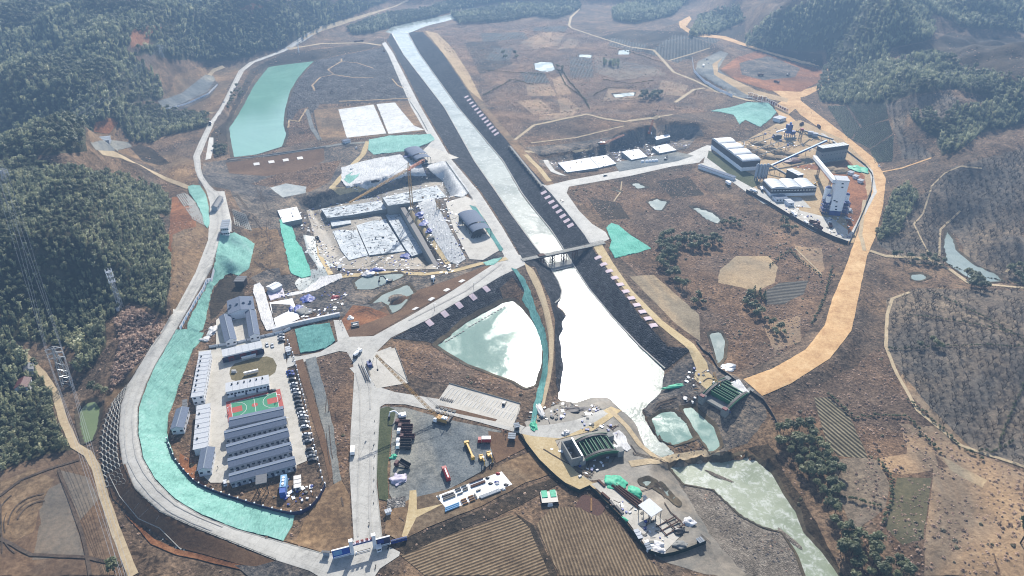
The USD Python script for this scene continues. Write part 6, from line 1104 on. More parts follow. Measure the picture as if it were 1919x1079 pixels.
t, c, L, Wd, rz, z, h = building('mixer_block', 'tall grey block with dark top band in the middle of the mixing plant', (1531.6, 272.8), (1581, 266.3), (1585, 272), 17., 'flat', rm='hall_roof', wm='wall_concrete', band=('wall_brown', .72), nwin=9, rows_=3, eave=.2, wsize=(1.1, .9))
building('pump_house', 'narrow brown block with pale roof between the two halls', (1473.4, 316.9), (1484.7, 315), (1492.2, 329), 9., 'flat', rm='hall_roof', wm='wall_brown'); building('plant_office', 'long low blue-grey office row along the plant entrance road', (1307.5, 309.4), (1313.5, 307.2), (1362, 337.5), 3.6, 'flat', rm='roof_blue_grey', nwin=14, rows_=1)
building('plant_cabin', 'white box house on the bank beside the far green net', (1448, 219.4), (1461, 215.6), (1472.5, 220.3), 4.5, 'flat', rm='roof_white', nwin=3); building('plant_cabin', 'blue-grey cabin in front of the lower hall', (1447, 365), (1470, 364), (1472, 372), 3.6, 'flat', rm='roof_blue_grey', nwin=4); building('plant_cabin', 'small white cabin with dark opening on the front pavement', (1469, 373), (1481, 372), (1481, 380), 4., 'flat', rm='roof_white', ends=1)
def wtower():
    c, L, Wd, rz, z, _ = frame((1564, 329.5), (1587, 331), (1588, 339.5), 34.); t = T('batching_tower', 'tall white batching tower with blue steel frame at the plant', 'tower', (c[0], c[1], z), rz); x, y = L/2, Wd/2; H_ = 34.
    w = part(t, 'tower_wall', MB().box(-x, x, -y, y, 5., H_), 'white_paint'); part(t, 'roof', MB().box(-x-.3, x+.3, -y-.3, y+.3, H_+.01, H_+.5), 'roof_white'); part(t, 'plinth', MB().box(-x*.95, x*.95, -y*.95, y*.95, -.5, 4.99), 'steel_blue')
    for zz, u in ((H_-6, .1), (14, -.2), (9.5, -.1), (6.5, 0), (15, -.6), (H_-2.5, 0)): part(w, 'window', MB().box(u*x-.9, u*x+.9, -y-.06, -y, zz-.6, zz+.6), 'window_glass')
    for s in (-1, 1):
        m = MB()
        for i in range(5):
            for j in range(3): m.box(s*(x+1.2+2.2*j)-.15, s*(x+1.2+2.2*j)+.15, -y+2*y*i/4-.15, -y+2*y*i/4+.15, -.5, 13)
        for zz in (3.5, 7, 10.5, 13): m.box(min(s*x, s*(x+6)), max(s*x, s*(x+6)), -y, y, zz, zz+.25)
        for j in range(4): m.bar((s*(x+.6), -y-.1, j*3.5), (s*(x+5.8), -y-.1, j*3.5+3.3), .2)
        part(t, 'frame', m, 'steel_blue')
    for k, (dx, dy) in enumerate(((-x-3.4, y*.4), (-x-3.2, -y*.9), (x+3.4, y*.2))):
        s = part(t, 'silo', MB().cyl((dx, dy, 13), (dx, dy, 24-5*(k > 0)), 2.9-.9*(k > 0), 14), 'white_paint', smooth=True); part(s, 'cap', MB().cyl((dx, dy, 24-5*(k > 0)), (dx, dy, 25.5-5*(k > 0)), 2.9-.9*(k > 0), 14, 1.), 'steel_blue'); part(s, 'hopper', MB().cyl((dx, dy, 10), (dx, dy, 13), .7, 14, 2.9-.9*(k > 0)), 'steel_blue')
    for k in range(14): part(t, 'pipe_stack', MB().bar((x+1+k*.45, -y-3, .2+.3*(k % 3)), (x+3+k*.4, -y-6, .3+.3*(k % 2)), .4), 'silver')
    top = np.array([c[0], c[1], z+H_-2.5]); g = g1(1521, 318); g = g+np.array([0, 0, 14.]); o = g.copy(); o[2] = h1(*g[:2]); t2 = T('conveyor_gallery', 'enclosed white conveyor gallery climbing to the white batching tower', 'conveyor', o); part(t2, 'gallery', MB().bar(g-o, top-o+[-6, 0, 0], 3.4, 3.2), 'white_paint'); part(t2, 'underside', MB().bar(g-o-[0, 0, 1.9], top-o+[-6, 0, -1.9], 3., .5), 'rail_grey')
    for f_ in (.25, .7): p = g+(top-g)*f_; part(t2, 'leg', MB().lattice(p-o-[0, 0, 1.8], (p[0]-o[0], p[1]-o[1], h1(*p[:2])-o[2]-.4), 1.6, 1.6, 5, .16), 'dark_steel')
wtower()
def silos():
    for k, px in enumerate(((1415.5, 338), (1421.5, 339), (1427.5, 339), (1433.5, 338))):
        p = g1(*px); t = T('cement_silo', 'grey cement silo of the cluster of four between the two halls', 'silo', p, .2, 'cement silos between the halls'); part(t, 'barrel', MB().cyl((0, 0, 5), (0, 0, 17), 1.65, 14), 'wall_grey', smooth=True); part(t, 'cap', MB().cyl((0, 0, 17), (0, 0, 18.2), 1.65, 14, .6), 'silver'); part(t, 'hopper', MB().cyl((0, 0, 2.2), (0, 0, 5), .4, 14, 1.65), 'wall_grey')
        for i in range(4): a = i*1.571+.4; part(t, 'leg', MB().box(1.5*math.cos(a)-.15, 1.5*math.cos(a)+.15, 1.5*math.sin(a)-.15, 1.5*math.sin(a)+.15, -.3, 5), 'steel_blue')
        part(t, 'ladder', MB().bar((0, -1.8, 0), (0, -1.8, 18), .35, .1), 'dark_paint')
silos()
def belts():
    for label, a, b, za, zb, w, mat in (('long blue belt conveyor rising across the aggregate yard', (1437, 318), (1544, 285), 2.5, 13., 2., 'steel_blue'), ('thin grey belt running from the silo cluster to the brown block', (1436, 321), (1474, 333), 8., 3., 1.2, 'rail_grey'), ('low belt conveyor behind the aggregate heaps', (1500, 248), (1560, 268), 3., 4., 1.2, 'rail_grey')):
        p, q = g1(*a)+[0, 0, za], g1(*b)+[0, 0, zb]; o = np.array([p[0], p[1], h1(*p[:2])]); t = T('belt_conveyor', label, 'conveyor', o); part(t, 'belt', MB().bar(p-o, q-o, w, 1.3), mat); part(t, 'cover', MB().bar(p-o+[0, 0, .9], q-o+[0, 0, .9], w*.8, .5), 'light_blue' if mat == 'steel_blue' else 'silver')
        for f_ in (.15, .4, .65, .9): x = p+(q-p)*f_; zz = h1(*x[:2]); part(t, 'leg', MB().bar((x[0]-o[0], x[1]-o[1], zz-o[2]-.3), x-o-[0, 0, .6], .35), 'dark_steel')
    for k, (a, b) in enumerate((((1388, 272), (1432, 262)), ((1398, 281), (1446, 268)), ((1409, 290), (1460, 275)), ((1421, 298), (1474, 283)))):
        p, q = g1(*a)+[0, 0, 4.], g1(*b)+[0, 0, 7.]; o = np.array([p[0], p[1], h1(*p[:2])]); t = T('stacker', 'thin stacker boom over the aggregate heaps, number %s from the back'.replace('number %s', ('first', 'second', 'third', 'fourth')[k]), 'conveyor', o, 0, 'stacker booms over the aggregate heaps'); part(t, 'boom', MB().bar(p-o, q-o, 1., .6), 'rail_grey')
        for f_ in (.1, .55, .95): x = p+(q-p)*f_; part(t, 'leg', MB().bar((x[0]-o[0], x[1]-o[1], h1(*x[:2])-o[2]-.3), x-o, .35), 'dark_steel')
        part(t, 'drive', MB().cbox(q-o-[0, 0, .5], (2., 2., 1.8)), 'steel_blue')
belts()
def mixing_plant():
    p = g1(1475, 258); t = T('blue_mixer', 'blue steel mixing plant with hopper tower behind the aggregate yard', 'mixing plant', p, .2)
    part(t, 'hopper', MB().box(-3, 3, -2.5, 2.5, 9, 16), 'steel_blue'); part(t, 'chute', MB().box(-3, 3, -2.5, 2.5, 6, 8.98, 1.6, 1.4).cyl((1, 0, 16), (1, 0, 18.5), 1.2, 10), 'blue_panel'); part(t, 'bin', MB().box(4, 8, -2, 2, 4, 8, -.6, -.6), 'steel_blue'); part(t, 'screw', MB().cyl((-14, 2, 7), (-2, 0, 11), 1.1, 10), 'white_paint'); part(t, 'shed', MB().box(-17, -9, -3, 4, -.3, 4.5), 'dark_steel'); part(t, 'base', MB().box(-6, 9, -6, -3, -.3, 1.5, .5, .3), 'wall_concrete')
    for x in (-2.7, 2.7, 7.6):
        for y in (-2.2, 2.2): part(t, 'leg', MB().box(x-.25, x+.25, y-.25, y+.25, -.3, 9 if x < 5 else 4), 'steel_blue')
    p = g1(1498, 264); t = T('feed_tower', 'dark lattice feed tower beside the blue mixing plant', 'tower', p); part(t, 'frame', MB().lattice((0, 0, -.3), (1.5, 3, 12), 3., 2., 6, .22), 'dark_steel'); part(t, 'head', MB().cbox((1.5, 3, 12), (3, 3, 2)), 'red_paint'); part(t, 'feeder', MB().bar((1.5, 3, 11), (14, 6, 3), 1.2, .8), 'rail_grey')
    for k, (px, w_) in enumerate((((1518, 254), 'left'), ((1527, 257), 'right'))): q = g1(*px); t = T('aggregate_bin', f'{w_} pale square bin of the pair beside the feed tower', 'bin', q, -.5); part(t, 'bin', MB().box(-2.8, 2.8, -2.5, 2.5, 1.5, 5), 'wall_grey'); part(t, 'hopper', MB().box(-1.2, 1.2, -1.1, 1.1, -.3, 1.5, -1., -.9), 'rail_grey')
mixing_plant()
def heap(name, px, rx, ry, h, mat, label, cat='heap', group=None, seed=0, rz=0., rough=.35):
    m = trimesh.creation.icosphere(3); v = np.array(m.vertices); f = np.array(m.faces); n = meshkit.fbm(v*1.6+seed*3.1+9, 3, seed)-.5; v = v*(1+rough*n[:, None]*2); v[:, 2] = np.where(v[:, 2] > 0, v[:, 2]**1, v[:, 2]*.2); v = v*[rx, ry, h]; p = g1(*px) if len(px) == 2 else px
    return solo(name, (v, f), mat, label, cat, p, rz, group, smooth=True)
for k, px in enumerate(((1405, 281), (1421, 288), (1438, 296), (1420, 270), (1440, 279), (1458, 287), (1462, 297), (1480, 290))): heap('aggregate_heap', px, 9, 6, 3.2, 'sand_heap', 'tan aggregate heap under the stacker booms', 'heap', 'aggregate heaps under the stacker booms', k, -.6)
for k, px in enumerate(((1486, 303), (1510, 300), (1555, 318), (1575, 322))): heap('aggregate_heap', px, 10, 7, 3.5, 'truck_maroon' if k == 0 else 'sand_heap', ('reddish heap behind the brown block', 'long tan heap left of the grey block', 'tan heap between grey block and white tower', 'dark heap right of the conveyor gallery')[k], 'heap', None, k+10, .3)
for k, px in enumerate(((1599, 324), (1608, 331), (1617, 339))): building('stacked_cabin', ('left white cabin of the row beside the green wrapped stack', 'middle white cabin of the row beside the green wrapped stack', 'right white cabin of the row beside the green wrapped stack')[k], (px[0]-5, px[1]-5), (px[0]+3.5, px[1]-2), (px[0]+3, px[1]+2), 3.2, 'flat', rm='roof_white', cat='cabin', group='white cabins beside the green wrapped stack')
heap('wrapped_stack', (1610, 318), 8, 12, 2.2, 'tarp_green', 'stack under green wrapping beside the white cabins', 'stack', None, 3, .5, .8); heap('scrap_pile', (1582, 393), 7, 9, 2.2, 'silver', 'heap of pale steel offcuts right of the white tower', 'scrap heap', None, 5, 0, .9)
# lower storage yard
def yard():
    c, L, Wd, rz, z, _ = frame((1195.8, 946.7), (1216.7, 933.3), (1241.7, 955), 6.); t = T('open_shed', 'open shed with pale flat roof in the lower storage yard', 'shed', (c[0], c[1], z), rz); x, y = L/2, Wd/2; part(t, 'roof', MB().box(-x, x, -y, y, 5.8, 6.1), 'hall_roof')
    for sx_ in (-1, 0, 1):
        for sy_ in (-1, 1): part(t, 'column', MB().box(sx_*(x-.4)-.14, sx_*(x-.4)+.14, sy_*(y-.4)-.14, sy_*(y-.4)+.14, -.3, 5.8), 'rail_grey')
    part(t, 'bench', MB().box(-x*.7, x*.2, -y*.9, -y*.75, 0, 1.), 'dark_paint')
yard()
building('yard_cabin', 'white container cabin along the dark green fence', (1186.7, 992.5), (1195.8, 990), (1206.7, 1006.7), 3., 'flat', rm='roof_white', ends=2, cat='cabin'); building('yard_cabin', 'small grey roofed hut at the bottom of the green fence', (1206.7, 1018.3), (1216.7, 1015.8), (1223.3, 1027.5), 2.8, 'flat', rm='roof_light', cat='cabin'); building('yard_cabin', 'small hut at the far right corner of the green fence', (1304.2, 1009.2), (1313.3, 1005), (1320.8, 1013.3), 3., 'flat', rm='roof_light', cat='cabin', wm='dark_green'); building('yard_cabin', 'tiny blue-grey kiosk above the open shed', (1203.5, 929), (1209, 927), (1213, 933), 2.8, 'flat', rm='roof_blue_grey', cat='cabin')
building('gate_house', 'dark gatehouse beside the end of the marked parking lot', (962, 793), (972, 791), (975, 799), 3.2, 'flat', rm='roof_light', wm='dark_paint', cat='gatehouse'); building('gate_house', 'small grey cabin where the green fence starts', (953, 810), (967, 811), (966, 822), 3., 'flat', rm='roof_light', wm='wall_brown', cat='gatehouse'); building('road_hut', 'small white hut beside the camp road above the gate', (720, 955), (732, 951), (734, 958), 2.6, 'flat', rm='roof_white', cat='hut')
building('tunnel_portal', 'grey roofed works shed at the red clearing on the left hillside', (176, 252), (206, 249), (207, 257), 4.5, 'flat', rm='roof_light', wm='wall_grey', cat='shed'); building('pit_cabin', 'small grey cabin at the lower left corner of the foundation pit', (634, 494), (641, 494), (641, 500), 4., 'flat', rm='roof_white', wm='dark_paint', cat='cabin'); building('pit_cabin', 'blue-grey cabin beside the white concrete pads', (640, 262), (652, 259), (653, 263), 3., 'flat', rm='roof_blue_grey', cat='cabin')
building('tower_cabin', 'white equipment cabin at the foot of the telecom mast', (217, 573), (225, 572), (226, 577), 2.6, 'flat', rm='roof_white', cat='cabin')
# slabs
def slab(name, s, rise, label, mat='white_concrete', group=None, n=0, cat='concrete slab'):
    q = G(pts(s), rise); zt = q[:, 2].mean(); q = P0(pts(s), zt); o = np.array([*q.mean(0), 0]); m = MB(); r = q-o[:2]
    if Polygon(r).exterior.is_ccw is False: r = r[::-1]
    zb = min(H(q[:, 0], q[:, 1]).min()-1, zt-2); k = len(r); i = np.arange(k); tri = shapely.get_parts(shapely.constrained_delaunay_triangles(Polygon(r))); co = shapely.get_coordinates(tri).reshape(-1, 4, 2)[:, :3].reshape(-1, 2); idx = cKDTree(r).query(co)[1].reshape(-1, 3)
    cr = np.cross(r[idx[:, 1]]-r[idx[:, 0]], r[idx[:, 2]]-r[idx[:, 0]]); idx[cr < 0] = idx[cr < 0][:, ::-1]
    t = T(name, label, cat, (o[0], o[1], 0), 0, group); v = np.vstack([np.c_[r, np.full(k, zb)], np.c_[r, np.full(k, zt-.3)]]); part(t, 'body', (v, np.vstack([np.c_[i, (i+1) % k, (i+1) % k+k], np.c_[i, (i+1) % k+k, i+k]])), 'wall_concrete')
    c_ = r.mean(0); v = np.vstack([np.c_[r, np.full(k, zt-.3)], np.c_[r, np.full(k, zt)]]); part(t, 'top', (v, np.vstack([idx+k, np.c_[i, (i+1) % k, (i+1) % k+k], np.c_[i, (i+1) % k+k, i+k]])), mat); rr = np.random.default_rng(int(abs(o[0])*7)); A_ = Polygon(r)
    for j in range(n):
        x = rr.uniform(r.min(0), r.max(0))
        if A_.contains(Point(x)): part(t, 'fitting', MB().cbox((x[0], x[1], zt), (rr.uniform(.4, 1.8), rr.uniform(.4, 1.2), rr.uniform(.3, 1.2)), rr.uniform(0, 3)), 'dark_steel' if j % 3 else 'timber')
    if n > 7 and mat == 'pit_concrete':
        d1, d2 = r[1]-r[0], r[2]-r[1]; d1, d2 = d1/np.linalg.norm(d1), d2/np.linalg.norm(d2); m = MB(); m2 = MB()
        for j in range(n*9):
            x = rr.uniform(r.min(0), r.max(0)); d = d1 if rr.random() < .6 else d2; y = x+d*rr.uniform(.8, 5.5)
            if A_.contains(Point(x)) and A_.contains(Point(y)): (m if j % 2 else m2).bar((*x, zt+.1), (*y, zt+.1+rr.uniform(0, .5)), rr.uniform(.08, .22), rr.uniform(.08, .3))
        for mm, nm, mt in ((m, 'formwork', 'dark_steel'), (m2, 'rebar', 'rail_grey')): stage.GetPrimAtPath(part(t, nm, mm, mt)).SetCustomDataByKey('kind', 'stuff')
    return zt
slab('lock_slab', '1045.8,305 1105,295 1122,314 1062.5,322.5', 4., 'left bright white slab of the lock works', 'white_concrete', 'white slabs of the lock works', 6); slab('lock_slab', '1106,295 1136.7,290 1155,306 1123,313.8', 4., 'second bright white slab of the lock works', 'white_concrete', 'white slabs of the lock works', 6)
slab('lock_slab', '1165,284 1196.7,278.3 1213.4,293.3 1183.4,299', 4., 'third bright white slab of the lock works', 'white_concrete', 'white slabs of the lock works', 8); slab('lock_slab', '1222.5,275 1250,269 1267.6,280.8 1236,286.7', 4., 'right bright white slab of the lock works', 'white_concrete', 'white slabs of the lock works', 6); slab('lock_slab', '1226,256 1254,250 1256,256 1230,262', 3., 'pale block at the back of the lock works beside the crane', 'white_concrete', None, 0)
slab('pit_slab', '520,394 556,387 566,410 530,417', 3., 'isolated bright white slab left of the foundation pit', 'white_concrete', None, 8)
slab('pit_slab', '602,391 714,376 724,391 660,402 613,408', 3.5, 'upper left slab of the foundation pit', 'pit_concrete', 'slabs of the foundation pit', 16); slab('pit_slab', '717,370 818,347 837,369 800,375 727,385', 4.0, 'upper right slab of the foundation pit behind the tower crane', 'pit_concrete', 'slabs of the foundation pit', 14)
slab('pit_slab', '622,430 665,422 690,478 654,487 640,470', .6, 'lower left slab of the foundation pit', 'pit_concrete', 'slabs of the foundation pit', 10); slab('pit_slab', '667,421 720,408 759,470 692,478', .8, 'large middle slab of the foundation pit', 'pit_concrete', 'slabs of the foundation pit', 18); slab('pit_slab', '722,402 745,393 775,445 800,470 772,480 760,466', 1.6, 'narrow right slab of the foundation pit beside the dark wall', 'pit_concrete', 'slabs of the foundation pit', 18); slab('pit_slab', '618,412 655,405 658,418 622,424', 1., 'small stepped slab at the left of the foundation pit', 'pit_concrete', 'slabs of the foundation pit', 4)
slab('pit_wall', '747,383 754,380 786,432 822,497 815,500 780,440', 4.5, 'long dark retaining wall along the right side of the foundation pit', 'dark_steel', None, 0, 'retaining wall')
# ------------------------------------------------------------ vehicles
def wheels(c, xs_, w, r, rr=.28):
    for x in xs_:
        for s in (-1, 1): p = part(c, 'wheel', MB().cyl((x, s*w, r), (x, s*(w-rr), r), r, 10), 'tyre')
CARS = {}
def car_class(col, suv=False):
    key = col+('_suv' if suv else '')
    if key in CARS: return CARS[key]
    c = proto('car_'+key); h = .25 if suv else 0.; m = MB(); pf = [(-2.3, .35), (-2.3, .78+h*.5), (-2.05, .95+h), (-1.0, 1.0+h), (1.1, .95+h), (2.15, .78+h*.5), (2.3, .6), (2.3, .35)]
    m.prism(pf[::-1], -.88, .88); part(c, 'body', m, 'car_'+col, smooth=True)
    x0, x1, t0, t1 = (-2.0, 1.05, -1.75, .3) if suv else (-1.75, 1.05, -1.1, .25); zt = 1.48+h; part(c, 'cabin', MB().hexa([(x0, -.82, .96+h), (x1, -.82, .94+h), (x1, .82, .94+h), (x0, .82, .96+h)], [(t0, -.66, zt), (t1, -.66, zt), (t1, .66, zt), (t0, .66, zt)]), 'window_glass'); part(c, 'roof', MB().box(t0+.02, t1-.02, -.65, .65, zt+.005, zt+.06, .08, .06), 'car_'+col)
    wheels(c, (-1.4, 1.4), .92, .34); CARS[key] = c; return c
def at2(px, px2):
    p, q = g1(*px), g1(*px2); return p, math.atan2(q[1]-p[1], q[0]-p[0])
def car(px, px2, col, label, suv=False, cat='car', group=None):
    p, rz = at2(px, px2); place('parked_car', car_class(col, suv), label, cat, p+[0, 0, .25], rz, group)
z1 = lambda x, y: (360+x/5.994, 620+y/5.994); z2 = lambda x, y: (360+x/5.994, 780+y/5.994)
ROW = [(z1(1002, 55), 'silver', 0), (z1(1003, 88), 'white', 0), (z1(1012, 122), 'black', 1)]
for (px, c_, s), w_ in zip(ROW, ('silver car at the far end of the short parking row below the corridor', 'white car in the middle of the short parking row below the corridor', 'black car nearest in the short parking row below the corridor')): car(px, (px[0]+16, px[1]-3), c_, w_, bool(s))
car(z1(845, 165), (z1(845, 165)[0]+3, z1(845, 165)[1]+10), 'white', 'left of two white cars standing beside the white roofed canteen'); car(z1(905, 172), (z1(905, 172)[0]+2, z1(905, 172)[1]+10), 'white', 'right of two white cars standing beside the white roofed canteen')
LONG = [(z1(1100, 468), 'blue'), (z1(1112, 500), 'blue'), (z1(1128, 556), 'black'), (z1(1145, 604), 'white'), (z1(1150, 638), 'grey'), (z1(1158, 672), 'white'), (z1(1178, 716), 'silver'), (z1(1182, 756), 'black'), (z1(1195, 804), 'grey'), (z1(1202, 850), 'black'), (z1(1216, 892), 'grey'), (z1(1230, 930), 'white'), (z1(1240, 966), 'white'), (z1(1246, 1004), 'grey'), (z1(1250, 1038), 'black'),
        (z2(1246, 8), 'white'), (z2(1250, 46), 'black'), (z2(1254, 80), 'silver'), (z2(1268, 128), 'white'), (z2(1286, 212), 'white'), (z2(1292, 252), 'black'), (z2(1302, 286), 'silver'), (z2(1325, 386), 'black'), (z2(1338, 420), 'black'), (z2(1346, 456), 'silver'), (z2(1354, 500), 'black')]
ORD = ['first', 'second', 'third', 'fourth', 'fifth', 'sixth', 'seventh', 'eighth', 'ninth', 'tenth', 'eleventh', 'twelfth', 'thirteenth', 'fourteenth', 'fifteenth', 'sixteenth', 'seventeenth', 'eighteenth', 'nineteenth', 'twentieth', 'twenty-first', 'twenty-second', 'twenty-third', 'twenty-fourth', 'twenty-fifth', 'twenty-sixth']
for k, (px, c_) in enumerate(LONG): car(px, (px[0]+15, px[1]-3), c_, f'{c_} car, {ORD[k]} from the far end of the long row along the railing', k % 4 == 2, 'car', 'cars parked along the railing')
car((510.5, 734), (526, 729), 'black', 'black car by the corner of the basketball court'); car((422.5, 907), (421, 898), 'white', 'white car standing at the camp fence beside the last dormitory', True); car((438, 598), (437, 590), 'white', 'white car in the courtyard between the two grey wings')
car((668, 278), (672, 270), 'white', 'white car on the yellow track below the far pit', True); car((659, 318), (667, 313), 'white', 'white car beside the yellow track west of the grey sheeting'); car((1134, 330), (1146, 328), 'black', 'black car driving on the concrete road below the lock works'); car((1053, 377), (1047, 368), 'black', 'black car on the canal road above the trestle bridge'); car((945, 757), (949, 747), 'black', 'black and white car parked alone in the marked parking lot', True); car((1647, 312), (1652, 320), 'white', 'white car on the haul road behind the mixing plant')
car((420, 192), (423, 186), 'white', 'white car on the ring road beside the lagoon'); car((841, 506), (848, 510), 'white', 'white van at the foot of the pleated sheeting', True); car((1325, 112), (1331, 110), 'white', 'white vehicle on top of the far embankment', True); car((1328, 119), (1331, 121), 'white', 'second white vehicle on the far embankment', True)
def cargo_truck(name, bed, cab, L=8.4, kind='dump', drum=None):
    c = proto(name); part(c, 'chassis', MB().box(-L/2, L/2, -.5, .5, .7, 1.05), 'dark_steel')
    k = part(c, 'cab', MB().prism([(L/2-2.0, .7), (L/2, .7), (L/2, 1.9), (L/2-.25, 2.9), (L/2-2.0, 2.95)], -1.2, 1.2), cab); part(k, 'windscreen', MB().hexa([(L/2+.01, -1., 1.9), (L/2+.03, -1., 1.9), (L/2+.03, 1., 1.9), (L/2+.01, 1., 1.9)], [(L/2-.2, -1., 2.75), (L/2-.18, -1., 2.8), (L/2-.18, 1., 2.8), (L/2-.2, 1., 2.75)]), 'window_glass')
    b0, b1 = -L/2-.1, L/2-2.3
    if kind in ('dump', 'tipped'):
        m = MB()
        m.box(b0, b1, -1.25, 1.25, 1.15, 1.3); m.box(b0, b1, -1.25, -1.13, 1.3, 2.6); m.box(b0, b1, 1.13, 1.25, 1.3, 2.6); m.box(b1-.12, b1, -1.13, 1.13, 1.3, 2.9); m.box(b0, b0+.1, -1.13, 1.13, 1.3, 2.5)
        for x in np.linspace(b0+.6, b1-.6, 6): m.box(x-.06, x+.06, -1.33, -1.25, 1.2, 2.6); m.box(x-.06, x+.06, 1.25, 1.33, 1.2, 2.6)
        v, f = m.arr()
        if kind == 'tipped': a = math.radians(24); v = v-[b0, 0, 1.15]; v = np.c_[v[:, 0]*math.cos(a)-v[:, 2]*math.sin(a), v[:, 1], v[:, 0]*math.sin(a)+v[:, 2]*math.cos(a)]+[b0, 0, 1.15]
        part(c, 'bed', (v, f), bed)
    elif kind == 'mixer':
        part(c, 'drum', MB().cyl((b0+.6, 0, 2.75), ((b0+b1)/2, 0, 2.4), .75, 14, 1.3).cyl(((b0+b1)/2, 0, 2.4), (b1-.1, 0, 2.1), 1.3, 14, .8), bed, smooth=True); part(c, 'chute', MB().bar((b0+.6, 0, 2.9), (b0-.5, 0, 1.5), .7, .3), 'dark_steel'); part(c, 'water_tank', MB().cyl((b1+.05, -1.1, 1.6), (b1+.05, 1.1, 1.6), .4, 8), 'white_paint')
    elif kind == 'box': part(c, 'box_body', MB().box(b0, b1, -1.25, 1.25, 1.1, 3.4), bed); part(c, 'roof', MB().box(b0, b1, -1.25, 1.25, 3.41, 3.5), 'white_paint')
    elif kind == 'tank':
        part(c, 'tank', MB().cyl((b0, 0, 2.2), (b1, 0, 2.2), 1.15, 14), bed, smooth=True); part(c, 'walkway', MB().box(b0+.5, b1-.5, -.3, .3, 3.36, 3.44), 'silver'); part(c, 'skirt', MB().box(b0, b1, -1.2, 1.2, 1., 1.5), bed)
    wheels(c, (-L/2+1., -L/2+2.2, L/2-1.3), 1.22, .52, .4); return c
D1, D2, D3 = cargo_truck('tipper_maroon', 'truck_maroon', 'truck_maroon'), cargo_truck('tipper_white', 'truck_maroon', 'white_paint'), cargo_truck('tipper_grey', 'dark_steel', 'white_paint'); D4 = cargo_truck('tipper_raised', 'dark_steel', 'truck_maroon', 8.4, 'tipped'); MX = cargo_truck('mixer', 'white_paint', 'white_paint', 9., 'mixer'); BX = cargo_truck('box_truck', 'red_paint', 'red_paint', 7.2, 'box'); TK = cargo_truck('tank_truck', 'red_paint', 'red_paint', 9.5, 'tank'); WB = cargo_truck('white_box_truck', 'white_paint', 'white_paint', 6.5, 'box')
def truck(cls, px, px2, label, cat='truck', group=None, s=1.):
    p, rz = at2(px, px2); place('parked_truck' if cat != 'mixer truck' else 'mixer_truck', cls, label, cat, p+[0, 0, .2], rz, group, s)
for k, (cls, px, w_) in enumerate(((D1, (755, 795), 'farthest tipper truck of the row in the gravel yard, maroon cab'), (D1, (760, 803), 'second tipper truck of the row in the gravel yard, maroon cab set back'), (D2, (758.5, 812.5), 'third tipper truck of the row, white cab and maroon bed'), (D1, (763.5, 822), 'fourth tipper truck of the row, standing farthest right'), (D3, (757, 831), 'fifth tipper truck of the row, white cab and grey bed'), (D3, (757, 841), 'nearest tipper truck of the row in the gravel yard, white cab'))): truck(cls, px, (px[0]-10, px[1]-.4), w_, 'truck', 'tipper trucks in the gravel yard')
truck(D4, (754, 875), (744, 873), 'tipper truck with its bed raised standing alone in the gravel yard'); truck(BX, (907.5, 829), (897, 829), 'red box truck with white roof in the gravel yard'); truck(TK, (836.5, 892), (831, 878), 'long red tanker truck beside the gravel yard rubble'); truck(MX, (670, 666), (677, 658), 'white mixer truck crossing the camp road junction', 'mixer truck'); truck(WB, (661.5, 848), (662, 838), 'white box truck driving up the camp road', 'truck', None, .9)
truck(MX, (1486, 404), (1492, 409), 'mixer truck parked along the dark plant wall', 'mixer truck'); truck(MX, (1412, 361), (1406, 358), 'mixer truck beside the front corner of the lower hall', 'mixer truck', None, 1.); truck(MX, (1427, 357), (1424, 350), 'mixer truck at the left end of the lower hall', 'mixer truck'); truck(D1, (1526, 420), (1540, 423), 'farther maroon trailer truck on the plant pavement', 'truck', None, 1.1); truck(D1, (1532, 428), (1520, 421), 'nearer maroon trailer truck on the plant pavement', 'truck', None, 1.1); truck(D2, (1555, 424), (1553, 417), 'tipper truck facing the white tower', 'truck'); truck(WB, (1510, 420), (1515, 424), 'white van near the plant wall', 'truck', None, .8)
truck(WB, (1364, 346), (1358, 341), 'blue and white truck at the end of the plant office row', 'truck', None, 1.1); truck(D1, (1502, 234), (1510, 229), 'maroon tipper truck behind the blue mixing plant', 'truck'); truck(D1, (1534, 239), (1528, 232), 'maroon tipper truck on the haul road beside the tea fields', 'truck'); truck(D1, (720, 97), (724, 104), 'tipper truck on the canal road near its far end', 'truck'); truck(D1, (668, 79), (676, 78), 'left tipper truck on the far cross road', 'truck'); truck(D1, (677, 78), (670, 79), 'right tipper truck on the far cross road', 'truck'); truck(D3, (394, 234), (397, 226), 'truck on the ring road beside the dark hill', 'truck'); truck(WB, (1318, 125), (1321, 128), 'dark truck on the far embankment', 'truck'); truck(D1, (1425, 142), (1432, 142), 'tipper truck in the far quarry', 'truck'); truck(D1, (1455, 155), (1462, 157), 'tipper truck on the quarry ramp', 'truck')
